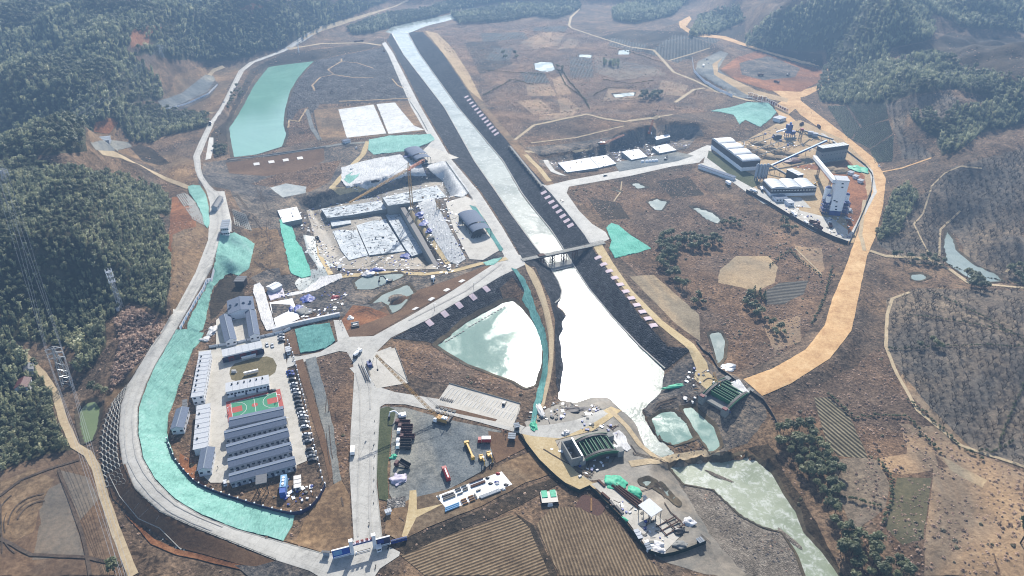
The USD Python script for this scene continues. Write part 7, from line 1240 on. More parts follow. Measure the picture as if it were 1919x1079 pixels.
def digger(mat, cab='white_paint'):
    c = proto('excavator_'+mat)
    for s in (-1, 1): k = part(c, 'track', MB().prism([(-1.9, .25), (-1.5, 0), (1.5, 0), (1.9, .25), (1.9, .6), (1.5, .85), (-1.5, .85), (-1.9, .6)], s*1.05-.28, s*1.05+.28), 'dark_steel')
    part(c, 'body', MB().box(-2.2, 1.2, -1.25, 1.25, .95, 2.0, .15, .1).box(-2.2, -1.2, -1.2, 1.2, 1.0, 2.3, .2, .1), mat); part(c, 'cab', MB().box(.1, 1.5, .2, 1.2, 1.0, 2.9, .15, .1), cab); part(c, 'boom', MB().bar((1., -.2, 1.6), (3.2, -.2, 4.4), .5, .6).bar((3.2, -.2, 4.4), (5.2, -.2, 4.0), .45, .5), mat); part(c, 'arm', MB().bar((5.2, -.2, 4.1), (6.0, -.2, 1.4), .35, .45), mat); part(c, 'bucket', MB().prism([(5.6, 1.4), (6.4, 1.4), (6.5, .7), (5.9, .3), (5.3, .7)], -.75, .35), 'dark_steel'); return c
DG1, DG2, DG3 = digger('yellow_paint'), digger('dark_paint'), digger('white_paint')
def dig(cls, px, px2, label, s=1., cat='excavator'): p, rz = at2(px, px2); place('excavator', cls, label, cat, p+[0, 0, .1], rz, None, s)
dig(DG2, (729, 530), (715, 531), 'dark excavator reaching over the work pond', 1.3); dig(DG3, (812, 524), (814, 535), 'white excavator between work pond and brown slope', 1.15); dig(DG1, (903, 862), (907, 871), 'left of two small yellow excavators in the gravel yard'); dig(DG1, (917.5, 856), (922, 866), 'right of two small yellow excavators in the gravel yard'); dig(DG2, (595, 448), (600, 455), 'excavator on the ramp left of the foundation pit'); dig(DG2, (1247, 300), (1252, 296), 'excavator beside the white tanks of the lock works'); dig(DG1, (1495, 247), (1500, 250), 'yellow loader behind the blue mixing plant'); dig(DG1, (1526, 347), (1534, 346), 'loader under the conveyor gallery of the white tower'); dig(DG2, (1476, 142), (1482, 140), 'excavator on the quarry face')
dig(DG3, (753, 782), (744, 783), 'pale machine at the head of the tipper row', 1.2)
def roller():
    p, rz = at2((878, 843), (888, 866)); t = T('piling_rig', 'long yellow piling machine lying folded in the gravel yard', 'piling machine', p, rz); part(t, 'chassis', MB().box(-4, 3, -1.2, 1.2, .6, 1.6), 'dark_steel'); part(t, 'boom', MB().box(-4.5, 8.5, -.55, .55, 2., 2.9, .1, .1), 'yellow_paint'); part(t, 'cab', MB().box(-4.4, -2.6, -1.4, 1.4, 1.6, 3.2, .2, .1), 'yellow_paint'); part(t, 'head', MB().box(7., 9., -1., 1., 1., 2.8, .2, .2), 'yellow_paint'); wheels(t, (-3., 0, 2.), 1.3, .6, .4)
roller()
# ------------------------------------------------------------ cranes
def height_of(b, top):
    B = g1(*b); lo, hi = 0., 120.
    for _ in range(40):
        m = (lo+hi)/2
        if seen((B[0], B[1], B[2]+m))[1] > top[1]: lo = m
        else: hi = m
    return B, lo
def on_height(px, z): return np.array([*P0([px], z)[0], z])
def tower_crane():
    B, h = height_of((772, 390), (766.5, 318)); zt = B[2]+h; a = on_height((796, 300), zt+1); b = on_height((656, 380), zt+1); t = T('tower_crane', 'tall yellow tower crane standing in the foundation pit', 'tower crane', B); M_ = np.array([0, 0, h]); a, b = a-B, b-B; ctr = np.array([0, 0, h+1.])
    d = b-a; d[2] = 0; d /= np.linalg.norm(d); A_, B_ = ctr-d*np.linalg.norm((a-ctr)[:2]), ctr+d*np.linalg.norm((b-ctr)[:2])
    part(t, 'mast', MB().lattice((0, 0, -.5), (0, 0, h), 2.2, 2.2, 16, .24), 'crane_yellow'); part(t, 'jib', MB().lattice(ctr, B_, 1.7, 1.0, 26, .16), 'crane_yellow'); part(t, 'counter_jib', MB().lattice(ctr, A_, 1.8, 1.6, 6, .26), 'orange_paint'); part(t, 'slewing_ring', MB().cyl((0, 0, h-.6), (0, 0, h+.4), 1.9, 12), 'orange_paint'); part(t, 'operator_cab', MB().cbox((*(d*1.6+np.array([d[1], -d[0], 0])*1.6)[:2], h-1.4), (1.8, 1.8, 2.2)), 'white_paint'); part(t, 'top', MB().lattice((0, 0, h+1.8), (0, 0, h+7), 1.8, .5, 3, .2), 'crane_yellow')
    part(t, 'counterweight', MB().cbox((*(A_+d*2.5)[:2], h-1.6), (2.4, 2.2, 3.)), 'dark_steel'); part(t, 'tie_bar', MB().bar((0, 0, h+7), B_*[.6, .6, 0]+[0, 0, h+2], .14).bar((0, 0, h+7), A_+[0, 0, 1], .14), 'dark_steel'); part(t, 'hook', MB().bar(B_*[.5, .5, 0]+[0, 0, h], B_*[.5, .5, 0]+[0, 0, h-14], .12).cbox((*(B_*.5)[:2], h-15.5), (.8, .8, 1.6)), 'dark_steel'); part(t, 'foundation', MB().box(-3, 3, -3, 3, -.6, .3), 'ceramic')
tower_crane()
def crawler(label, base, tip_px, tip_h, mat, boomw=1.3, s=1.):
    B = g1(*base); tip = on_height(tip_px, B[2]+tip_h)-B; rz = math.atan2(tip[1], tip[0]); t = T('crawler_crane', label, 'crawler crane', B, rz); L = np.hypot(tip[0], tip[1]); tp = np.array([L, 0, tip_h])
    for y in (-1, 1): part(t, 'track', MB().prism([(-4*s, .4), (-3.5*s, 0), (3.5*s, 0), (4*s, .4), (4*s, .9), (3.5*s, 1.3), (-3.5*s, 1.3), (-4*s, .9)], y*2.4*s-.5, y*2.4*s+.5), 'dark_steel')
    part(t, 'house', MB().box(-5*s, 2.5*s, -1.7*s, 1.7*s, 1.5, 3.6*s, .1, .1), mat); part(t, 'counterweight', MB().box(-6.2*s, -5.02*s, -2*s, 2*s, 1.5, 3.9*s), 'dark_steel'); part(t, 'cab', MB().box(1.2*s, 3.2*s, 1.72*s, 3.0*s, 1.5, 3.7*s, .2, .1), 'white_paint'); part(t, 'engine_cover', MB().box(-4.5*s, -1*s, -1.2*s, 1.2*s, 3.62*s, 4.3*s, .2, .2), 'white_paint'); part(t, 'boom', MB().lattice((1.5*s, 0, 2.4), tp, boomw*1.3, boomw, int(max(8, np.linalg.norm(tp)/2.5)), .11), mat); part(t, 'gantry', MB().bar((-4*s, -1, 3.6*s), (-3*s, -1, 8*s), .25).bar((-4*s, 1, 3.6*s), (-3*s, 1, 8*s), .25).bar((-3*s, -1, 8*s), (-3*s, 1, 8*s), .25).bar((-3*s, 0, 8*s), (1.5*s, 0, 2.4), .2), mat); part(t, 'pendant', MB().bar((-3*s, .5, 8*s), tp, .1).bar((-3*s, -.5, 8*s), tp, .1), 'dark_steel'); part(t, 'hook', MB().bar(tp, tp-[0, 0, min(10, tip_h*.5)], .1).cbox((L, 0, tip_h-min(10, tip_h*.5)-1.2), (.7, .7, 1.3)), 'dark_steel')
def solve_tip(tip_px, shadow_px):
    S_ = g1(*shadow_px); best = None
    for h in np.arange(1, 70, .25):
        P_ = on_height(tip_px, h); q = P_[:2]+np.array([-math.sin(SUN_AZ), -math.cos(SUN_AZ)])*h/math.tan(SUN_EL); e = np.linalg.norm(q-S_[:2])
        if best is None or e < best[0]: best = (e, h)
    return best
TIPH = solve_tip((704, 665), (672, 866)); print('yard crane boom tip', TIPH)
crawler('big yellow crawler crane with long lattice boom over the gravel yard', (826, 790), (704, 665), float(np.clip(TIPH[1], 12, 45)), 'crane_yellow', 1.0, 1.0); crawler('orange crawler crane with raised boom at the lock works', (1216, 252), (1224, 224), 24., 'orange_paint'); crawler('orange crawler crane with low boom at the lock works', (1130, 272), (1170, 252), 10., 'orange_paint'); crawler('small yellow crane working beside the far half-built bridge', (1343, 724), (1338, 698), 5., 'crane_yellow', .9, .7)
def truss_stack():
    p = g1(782, 382); solo('scaffold_tower', MB().lattice((0, 0, 0), (0, 0, 9), 3, 3, 4, .2), 'crane_yellow', 'yellow scaffold tower beside the head of the pleated sheeting', 'scaffold', g1(822, 392))
truss_stack()
# ------------------------------------------------------------ masts, pylons, wires
def telecom():
    B, h = height_of((227, 577), (204, 508)); t = T('telecom_mast', 'slim lattice telecom mast on the wooded hillside', 'telecom mast', B); part(t, 'mast', MB().lattice((0, 0, -1), (0, 0, h), 2.6, 1.2, 16, .18), 'silver')
    for zz in (.98, .86, .72):
        k = part(t, 'platform', MB().cyl((0, 0, h*zz), (0, 0, h*zz+.25), 1.9, 10), 'silver')
        for i in range(6): a = i*1.047; part(k, 'antenna', MB().cbox((2.1*math.cos(a), 2.1*math.sin(a), h*zz-.4), (.35, .35, 2.2), a), 'white_paint')
telecom()
PYL = []
def pylon(base, top, label, w=5., arms=3):
    B, h = height_of(base, top); t = T('lattice_pylon', label, 'pylon', B, .35); part(t, 'tower', MB().lattice((0, 0, -.5), (0, 0, h), w, 1., 12, .22), 'silver'); at = []
    for k in range(arms): z = h*(.98-.12*k); m = MB(); a = w*.75; m.bar((-a, 0, z), (a, 0, z), .3).bar((-a, 0, z), (0, 0, z+1.6), .2).bar((a, 0, z), (0, 0, z+1.6), .2); q = part(t, 'cross_arm', m, 'silver'); [part(q, 'insulator', MB().cyl((s*a, 0, z), (s*a, 0, z-1.8), .25, 6), 'ceramic') for s in (-1, 1)]; c, s_ = math.cos(.35), math.sin(.35); at += [B+np.array([s*a*c, s*a*s_, z-1.8]) for s in (-1, 1)]
    PYL.append(at)
pylon((128, 722), (98, 652), 'near lattice pylon beside the left dirt track', 5.5); pylon((304, 108), (299, 84), 'far lattice pylon on the red cut hillside', 5., 3); pylon((13, 345), (2, 318), 'lattice pylon in the wood at the left edge', 5., 3)
def wires(a, b, label, group):
    sag = np.linalg.norm(b-a)*.02; t = np.linspace(0, 1, 25)[:, None]; p = a+(b-a)*t; p[:, 2] -= (4*sag*t*(1-t))[:, 0]; m = MB()
    for q, r in zip(p[:-1], p[1:]): m.bar(q-a, r-a, .1)
    solo('power_line', m, 'silver', label, 'power line', a, group=group)
for k in range(6): a = PYL[0][k]; wires(a, on_height((-25+k*7, 290+k*4), 100.), 'overhead wire climbing from the near pylon to the left edge', 'wires from the near pylon to the left edge'); e = on_height((222+k*5, 1090), 6+2*(k//2)); wires(a, e, 'overhead wire running from the near pylon to the bottom edge', 'wires from the near pylon to the bottom edge')
for k in range(6): a = PYL[1][k]; f_ = on_height((430+k*3, -12), 62+5*(k//2)); wires(a, f_, 'overhead wire from the far pylon to the top edge', 'wires from the far pylon to the top edge'); f_ = on_height((-30, 292+k*7), 60+3*(k//2)); wires(a, f_, 'overhead wire from the far pylon to the left edge', 'wires from the far pylon to the left edge')
def small_pylon(): B, h = height_of((560, 98), (557, 82)); t = T('portal_post', 'white portal post where the far cross road leaves the ring road', 'post', B); part(t, 'post', MB().box(-.6, .6, -.6, .6, -.5, h), 'white_paint'); part(t, 'arm', MB().box(-3, 3, -.3, .3, h, h+.8), 'white_paint')
small_pylon()
# ------------------------------------------------------------ entrance gate with its letters
GL = {'an': '01000180ffffc003c30303000600ffff0c3018303c600fc003e00f3c7c0e6002', 'hui': '11083158655845501fde30162ff66234e69c2f8c224c2fe8250c255c29762322', 'jian': '004078601bfc186417fe20647bfc086008604bfc386037fe38603e4063fe0000', 'gong': '3ffe3ffc018001800180018001800180018001800180018001807ffe7ffe0000',
      'mark': '0180018003c003c006600660 0c300c30181818183ffc300c6006600600000000'.replace(' ', ''), 'shui': '0180018001800180018c7f9805d00de00de009b019903198718e618601800700', 'li': '01003f036c330c330c337ff30c331c331e333f332db36c23cc030c030c030c1e'}
def glyph(m, key, x, z, size, y=0., th=.25):
    hx = GL[key]; c = size/16
    for r_ in range(16):
        v = int(hx[4*r_:4*r_+4], 16); i = 0
        while i < 16:
            if v >> (15-i) & 1:
                j = i
                while j < 16 and v >> (15-j) & 1: j += 1
                m.box(x+i*c, x+j*c, y-th/2, y+th/2, z+size-(r_+1)*c, z+size-r_*c); i = j
            else: i += 1
    return m
def gate():
    a, b = g1(661, 1038), g1(703, 1027); o = (a+b)/2; d = b-a; W2 = np.hypot(d[0], d[1])/2; rz = math.atan2(d[1], d[0]); t = T('entrance_gate', 'blue and white entrance gate with red characters across the camp road', 'gate', o, rz)
    for s in (-1, 1): k = part(t, 'pillar', MB().box(s*W2-.8, s*W2+.8, -.7, .7, -.4, 9.), 'wall_white'); part(k, 'cap', MB().box(s*W2-.95, s*W2+.95, -.85, .85, 9.01, 9.4), 'white_paint')
    part(t, 'beam', MB().box(-W2+.82, W2-.82, -.5, .5, 5.6, 6.4), 'steel_blue'); part(t, 'trim', MB().box(-W2+.82, W2-.82, -.62, -.52, 5.7, 5.9), 'white_paint'); part(t, 'beam_top', MB().box(-W2+.82, W2-.82, -.45, .45, 6.41, 6.6), 'lilac_sheet')
    m = MB()
    for k, g in enumerate(('mark', 'an', 'hui', 'jian', 'gong')): part(t, 'letter', glyph(MB(), g, -5.0+k*2.1, 6.62, 1.5), 'red_paint' if k else 'dark_paint')
    for s, x0, x1 in ((-1, -W2-8.8, -W2-.9), (1, W2+.9, W2+7.2)):
        k = part(t, 'side_board', MB().box(x0, x1, -.25, .25, .6, 5.6), 'blue_panel' if s < 0 else 'navy'); part(k, 'frame', MB().box(x0-.2, x1+.2, -.32, .32, 5.61, 5.9).box(x0-.2, x1+.2, -.32, .32, .2, .59), 'white_paint'); part(k, 'picture', MB().box(x0+.5, x0+(x1-x0)*.55, -.31, -.26, 2.2, 5.), 'light_blue' if s < 0 else 'steel_blue'); part(k, 'text_band', MB().box(x0+.3, x1-.3, -.33, -.26, .9, 1.4), 'white_paint')
    part(t, 'low_board', MB().box(W2+7.5, W2+15., -.2, .2, 0, 2.4), 'steel_blue'); part(t, 'low_board_trim', MB().box(W2+7.5, W2+15., -.26, -.21, 1.9, 2.2), 'ceramic')
    p = T('sentry_booth', 'white sentry booth at the right gate pillar', 'booth', o+np.array([math.cos(rz), math.sin(rz), 0])*(W2+1.6)+np.array([math.sin(rz), -math.cos(rz), 0])*1.8, rz); part(p, 'wall', MB().box(-1.1, 1.1, -1.1, 1.1, -.2, 2.6), 'wall_white'); part(p, 'roof', MB().box(-1.3, 1.3, -1.3, 1.3, 2.61, 2.8), 'white_paint'); part(p, 'window', MB().box(-.8, .8, -1.16, -1.1, 1.1, 2.1), 'window_glass')
    q = g1(668, 1037); k = T('barrier', 'grey and white lifting barrier under the gate', 'barrier', q, rz); part(k, 'post', MB().box(-.25, .25, -.25, .25, -.2, 1.2), 'white_paint'); part(k, 'arm', MB().box(.2, 6.5, -.1, .1, .9, 1.1), 'dark_steel'); part(k, 'rail', MB().box(.2, 6.5, -.06, .06, .3, .5), 'white_paint')
gate()
building('bus_shelter', 'small grey roofed shelter at the ring road kerb left of the gate', (603, 1031), (619, 1032), (619, 1036), 3., 'flat', rm='roof_dark', wm='wall_grey', cat='shelter')
def hillside_letters():
    L4 = (('an', (1404.5, 182)), ('hui', (1414, 185)), ('jian', (1423.5, 188)), ('gong', (1431, 190.5)))
    for k, (g, px) in enumerate(L4):
        B = g1(px[0], px[1]+2); t = T('hillside_letter', ('leftmost large dark character of the hillside sign', 'second large dark character of the hillside sign', 'third large dark character of the hillside sign', 'fourth large dark character of the hillside sign')[k], 'letter sign', B, -.45, 'large characters of the hillside sign'); part(t, 'character', glyph(MB(), g, -2.6, 1.5, 6.), 'deep_red'); part(t, 'frame', MB().bar((-2.9, .5, -.5), (-2.9, .5, 7.8), .25).bar((2.9, .5, -.5), (2.9, .5, 7.8), .25).bar((-2.9, .5, 1.2), (2.9, .5, 1.2), .25).bar((-2.9, .5, 7.7), (2.9, .5, 7.7), .25).bar((0, .5, 1.2), (0, 4, -.5), .2), 'white_paint')
    for k in range(10):
        px = (1437+k*4.1, 191.5+k*2.1); B = g1(*px); t = T('hillside_letter', f'{ORD[k]} smaller framed character, counted from the left, of the hillside sign', 'letter sign', B, -.75, 'smaller characters of the hillside sign'); r = np.random.default_rng(k); m = MB()
        if k == 0: glyph(m, 'shui', -1.4, 1.2, 2.8)
        elif k == 1: glyph(m, 'li', -1.4, 1.2, 2.8)
        else:
            for z in (1.4, 2.5, 3.6): m.box(-1.5, 1.5, -.12, .12, z, z+.45)
            m.box(r.uniform(-1, .3), r.uniform(.5, 1.), -.13, .13, 1.2, 4.4)
        part(t, 'character', m, 'deep_red'); part(t, 'frame', MB().bar((-1.8, .3, -.5), (-1.8, .3, 5), .2).bar((1.8, .3, -.5), (1.8, .3, 5), .2).bar((-1.8, .3, 1.), (1.8, .3, 1.), .2).bar((-1.8, .3, 4.9), (1.8, .3, 4.9), .2), 'white_paint')
hillside_letters()
# ------------------------------------------------------------ the two half-built bridges
def half_bridge(label, p0, p1, pw, z0, rise, nb, boxed, mats=('green_steel', 'dark_green')):
    a, b, c = (np.array([*P0([q], z0)[0]]) for q in (p0, p1, pw)); d = b-a; L = np.linalg.norm(d); d /= L; e = np.array([d[1], -d[0]]); Wd = abs((c-a)@e); o = (a+b)/2+e*Wd/2; t = T('half_built_bridge', label, 'bridge', (o[0], o[1], z0), math.atan2(d[1], d[0])); x, y = L/2, Wd/2
    arc = lambda u: rise*(1-(2*u/L)**2)*.75+rise*.25
    us = np.linspace(-x, x, 13)
    for s in (-1, 1):
        for u0, u1 in zip(us[:-1], us[1:]): part(t, 'parapet', MB().hexa([(u0, s*y-.9, -1.5+arc(u0)*.3), (u1, s*y-.9, -1.5+arc(u1)*.3), (u1, s*y+.9, -1.5+arc(u1)*.3), (u0, s*y+.9, -1.5+arc(u0)*.3)], [(u0, s*y-.7, arc(u0)), (u1, s*y-.7, arc(u1)), (u1, s*y+.7, arc(u1)), (u0, s*y+.7, arc(u0))]), 'dark_steel'); 
        m = MB()
        for u0, u1 in zip(us[:-1], us[1:]): m.bar((u0, s*(y+1.2), arc(u0)*.75), (u1, s*(y+1.2), arc(u1)*.75), .25, 1.6)
        part(t, 'side_net', m, mats[0])
    part(t, 'deck', MB().box(-x, x, -y+.9, y-.9, -2.2, -.6), 'wall_concrete')
    for k in range(nb):
        u = -x+L*(boxed+(1-boxed-.06)*(k+.5)/nb); w = L*(1-boxed)/nb*.34; h = arc(u)-.6; q = part(t, 'beam_form', MB().box(u-w, u-w*.72, -y+.9, y-.9, -.58, h).box(u+w*.72, u+w, -y+.9, y-.9, -.58, h).box(u-w*.72, u+w*.72, -y+.9, -y+1.2, -.58, h).box(u-w*.72, u+w*.72, y-1.2, y-.9, -.58, h), mats[0]); part(q, 'rebar', MB().box(u-w*.7, u+w*.7, -y+1.3, y-1.3, -.57, h-1.), mats[1])
    for s in (-1, 1): part(t, 'abutment', MB().box(-x-2.5, -x+1., s*y-1.8, s*y+1.8, -5, arc(x)+.6), 'wall_concrete'); part(t, 'abutment', MB().box(x-1., x+2.5, s*y-1.8, s*y+1.8, -4, arc(x)+.6), 'wall_concrete')
    return t, x, y
t, x, y = half_bridge('far half-built arched bridge with green beam forms at the end of the haul road', (1318, 744), (1362, 712), (1352, 775), 0.5, 3.6, 5, .22)
for s in (-1, 1): part(t, 'pier_cap', MB().box(-x-2.6, -x-.2, s*y-1.4, s*y+1.4, 1.6, 2.3), 'deep_red')
t, x, y = half_bridge('near half-built arched bridge with green beam forms beside the yellow track', (1075, 834), (1140, 818), (1098, 862), 1.5, 4.2, 5, .1)
part(t, 'box_wall', MB().box(-x-7., -x-6.3, -y-1, y+1, -3, 4.2).box(-x-6.3, -x-.5, -y-1, -y-.3, -3, 4.2).box(-x-6.3, -x-.5, y+.3, y+1, -3, 4.2).box(-x-1.2, -x-.5, -y-.3, y+.3, -3, 4.6), 'wall_concrete'); part(t, 'coping', MB().box(-x-1.3, -x-.4, -y-1, y+1, 4.61, 4.9), 'ceramic')
# ------------------------------------------------------------ stacked goods and clutter
def steel_plates():
    zz = lambda x, y: (790+x/15.42, 730+y/15.42); a = zz(0, 0)
    def plate(px, ax, ay, label, group, mat): c = g1(*px); solo('steel_plate', MB().cbox((0, 0, .5), (ax, ay, .18)), mat, label, 'steel plate', c, at2((842, 752), (900, 768))[1], group)
    for k in range(7): plate(zz(570+k*53, 270+k*13), .75, 2.3, 'long dark plate on the corner of the marked parking lot', 'long dark plates in the parking lot', 'dark_steel')
    for k in range(5): plate(zz(465+k*120, 510+k*33), 2.1, 1.8, 'square grey plate in the upper row on the road below the parking lot', 'upper row of square plates', 'rail_grey'); plate(zz(325+k*135, 620+k*38), 2.1, 1.6, 'square dark plate in the lower row beside the yellow crane', 'lower row of square plates', 'dark_steel')
steel_plates()
def parking_lines():
    m = MB(); o = g1(900, 760); p0, p1 = g1(846, 727), g1(968, 761); q0, q1 = g1(828, 748), g1(958, 787)
    for (a, b), dirn in (((p0, p1), 1), ((q0, q1), -1)):
        e = (q0-p0) if dirn > 0 else (p0-q0); e = e/np.linalg.norm(e)
        for k in range(19): x = a+(b-a)*k/18; z = h1(*x[:2]); y = x+e*5.5; m.bar((x[0]-o[0], x[1]-o[1], z-o[2]+.55), (y[0]-o[0], y[1]-o[1], h1(*y[:2])-o[2]+.55), .22, .05)
    p = put('/World/parking_lines', *(lambda v, f: (v+o, f))(*m.arr()), 'line_white'); tag(p, 'white bay lines painted on the parking lot', None, None, 'stuff')
parking_lines()
def beams():
    zz = lambda x, y: (815+x/11.99, 880+y/11.99); rz = at2(zz(160, 590), zz(430, 490))[1]; n = 0
    for (x, y, L, w, mat, lab) in ((90, 630, 1.6, 3.4, 'rail_grey', 'upright grey block at the left end of the slab pad'), (230, 585, 7, .8, 'rail_grey', 0), (300, 575, 12, 1., 'dark_steel', 0), (320, 620, 13, 1., 'dark_steel', 0), (330, 650, 13, 1., 'rail_grey', 0), (510, 440, 6, .8, 'rail_grey', 0), (530, 480, 6, .8, 'rail_grey', 0), (650, 380, 5.5, .8, 'rail_grey', 0), (680, 430, 5.5, .8, 'rail_grey', 0), (690, 475, 5.5, .8, 'rail_grey', 0), (930, 260, 15, .9, 'rust_steel', 0), (970, 340, 16, 2.2, 'rust_steel', 'wide brown beam in the middle of the slab pad'), (565, 555, 6, .8, 'rail_grey', 0), (640, 690, 6, .9, 'timber', 0), (660, 735, 6, .9, 'timber', 0), (690, 780, 6, .9, 'timber', 0), (800, 620, 6, .9, 'timber', 0), (830, 665, 6, .9, 'timber', 0), (850, 710, 6, .9, 'timber', 0), (915, 610, 1.4, 5, 'rail_grey', 'grey crosswise block at the middle of the slab pad'), (980, 475, 4.5, 1.5, 'black_paint', 'black crate beside the steel pipes on the slab pad')):
        c = g1(*zz(x, y)); lb = lab or {'rail_grey': 'slim grey beam laid on the white slab pad', 'dark_steel': 'dark beam in the left stack on the white slab pad', 'rust_steel': 'thin brown beam along the back of the slab pad', 'timber': 'pale timber bearer at the front of the slab pad'}[mat]
        solo('precast_beam', MB().cbox((0, 0, .4), (L*.5, w*.6, .6)), mat, lb, 'beam', c, rz, None if lab else {'rail_grey': 'slim grey beams on the slab pad', 'dark_steel': 'dark beams on the slab pad', 'rust_steel': None, 'timber': 'timber bearers on the slab pad'}[mat])
    for k in range(6): c = g1(*zz(1220+k*8, 540-14*k+k*22)); solo('steel_pipe', MB().cyl((-5.5, 0, .8), (5.5, 0, .8), .3, 8), 'silver', 'silver pipe in the bundle on the right half of the slab pad', 'pipe', c, rz, 'silver pipes on the slab pad')
    for k in range(3): c = g1(*zz(390, 820+k*38)); solo('wrapped_pipe', MB().cyl((-3.8, 0, .7), (3.8, 0, .7), .35, 8), 'light_blue', 'pale blue wrapped pipe at the front left of the slab pad', 'pipe', c, rz, 'pale blue pipes on the slab pad')
    for k, (x, y, mat, lab) in enumerate(((1250, 320, 'black_paint', 'black heap on the slab pad'), (1400, 330, 'tarp_white', 'white bagged heap on the slab pad'), (1390, 290, 'tarp_blue', 'blue wrapped heap on the slab pad'), (1540, 450, 'silver', 'round silver drum heap at the right of the slab pad'), (1180, 200, 'black_paint', 'small black heap at the back of the slab pad'), (1420, 100, 'red_paint', 'red box at the back corner of the slab pad'), (1600, 350, 'dark_steel', 'dark coil heap at the right end of the slab pad'))): heap('goods_heap', zz(x, y), 1.3, 1., .9, mat, lab, 'heap', None, k)
beams()
zz8 = lambda x, y: (1080+x/5.994, 880+y/5.994)
for k in range(6):
    a, b = g1(*zz8(395+k*9, 190-k*4)), g1(*zz8(700+k*6, 445-k*12)); solo('steel_pipe', MB().cyl((0, 0, .6+.5*(k % 2)), (*(b-a)[:2], .6+.5*(k % 2)), .45, 8), 'rust_steel', 'long brown pipe of the bundle leading to the open shed', 'pipe', a, group='brown pipes beside the open shed')
for k, (a, b, lab) in enumerate((((245, 125), (320, 195), 'short brown pipe at the top of the lower storage yard'), ((285, 265), (370, 340), 'thin brown girder on the lower storage yard'), ((380, 355), (420, 410), 'dark steel frame on the lower storage yard'), ((440, 410), (525, 500), 'dark pile of clamps along the lower storage yard'))):
    p, q = g1(*zz8(*a)), g1(*zz8(*b)); solo('girder', MB().bar((0, 0, .5), (*(q-p)[:2], .5), 1.2, .8), 'rust_steel' if k < 2 else 'dark_steel', lab, 'girder', p)
def tarps():
    for k, (a, b, w, lab) in enumerate(((zz8(340, 80), zz8(520, 215), 5.5, 'large bright green tarpaulin bundle in the lower storage yard'), (zz8(570, 220), zz8(720, 320), 3.8, 'smaller bright green tarpaulin bundle before the open shed'))):
        p, q = g1(*a), g1(*b); d = q-p; L = np.hypot(d[0], d[1]); heap('tarpaulin_bundle', (p+q)/2, L/2, w, 1.8, 'tarp_green', lab, 'tarpaulin', None, k, math.atan2(d[1], d[0]), .6)
tarps()
heap('tarpaulin_bundle', zz8(535, 560), 2.2, 1.2, 1.2, 'tarp_green', 'small green wrapped bundle along the dark green fence', 'tarpaulin', None, 7, -.6)
for k, (x, y, mat, lab) in enumerate(((905, 850, 'tarp_white', 'white rubbish heap inside the green fence'), (935, 920, 'tarp_white', 'larger white rubbish heap by the fence bend'), (1140, 690, 'black_paint', 'black battery stack on the yard frame'), (1170, 850, 'wall_concrete', 'grey sack heap in the lower yard'), (1260, 590, 'tarp_white', 'white scrap heap behind the open shed'))): heap('rubbish_heap', zz8(x, y), 3.2, 2.4, 1.3, mat, lab, 'heap', None, k+20, 0, .7)
def yardframe():
    p = g1(*zz8(960, 690)); t = T('base_grid', 'brown steel base frame lying behind the yard rubbish', 'steel frame', p, at2(zz8(960, 690), zz8(1090, 620))[1])
    for y in (-3, 0, 3): part(t, 'beam', MB().box(-1, 12, y-.2, y+.2, .2, .6), 'rust_steel')
    for x in (0, 6, 11): part(t, 'cross_beam', MB().box(x-.2, x+.2, -4, 4, .61, .9), 'rust_steel')
yardframe()
def green_shelter():
    p = g1(1029, 936); t = T('covered_stack', 'dark stack under two green sheets at the edge of the ploughed field', 'covered stack', p, .1); part(t, 'stack', MB().box(-4.5, 4.5, -4, 4, -.3, 2., .4, .4), 'black_paint')
    for s in (-1, 1): part(t, 'sheet', MB().box(s*2.2-1.5, s*2.2+1.5, -.5, 4.3, 2.02, 2.3, .1, .2), 'tarp_green')
    part(t, 'sack', MB().box(-1.5, 1.5, -4.6, -2, -.2, 1.6, .4, .4), 'tarp_white')
green_shelter()
def plot_bed():
    p = g1(1108, 947); solo('soil_bed', MB().box(-7, 7, -5, 5, -.3, .3, .2, .2), 'rust_steel', 'brown rectangular soil bed outside the green fence', 'soil bed', p, -.5); solo('plank', MB().box(-.4, .4, -4, 4, .5, .75), 'timber', 'pale plank lying across the brown soil bed', 'plank', p, -.1)
plot_bed()
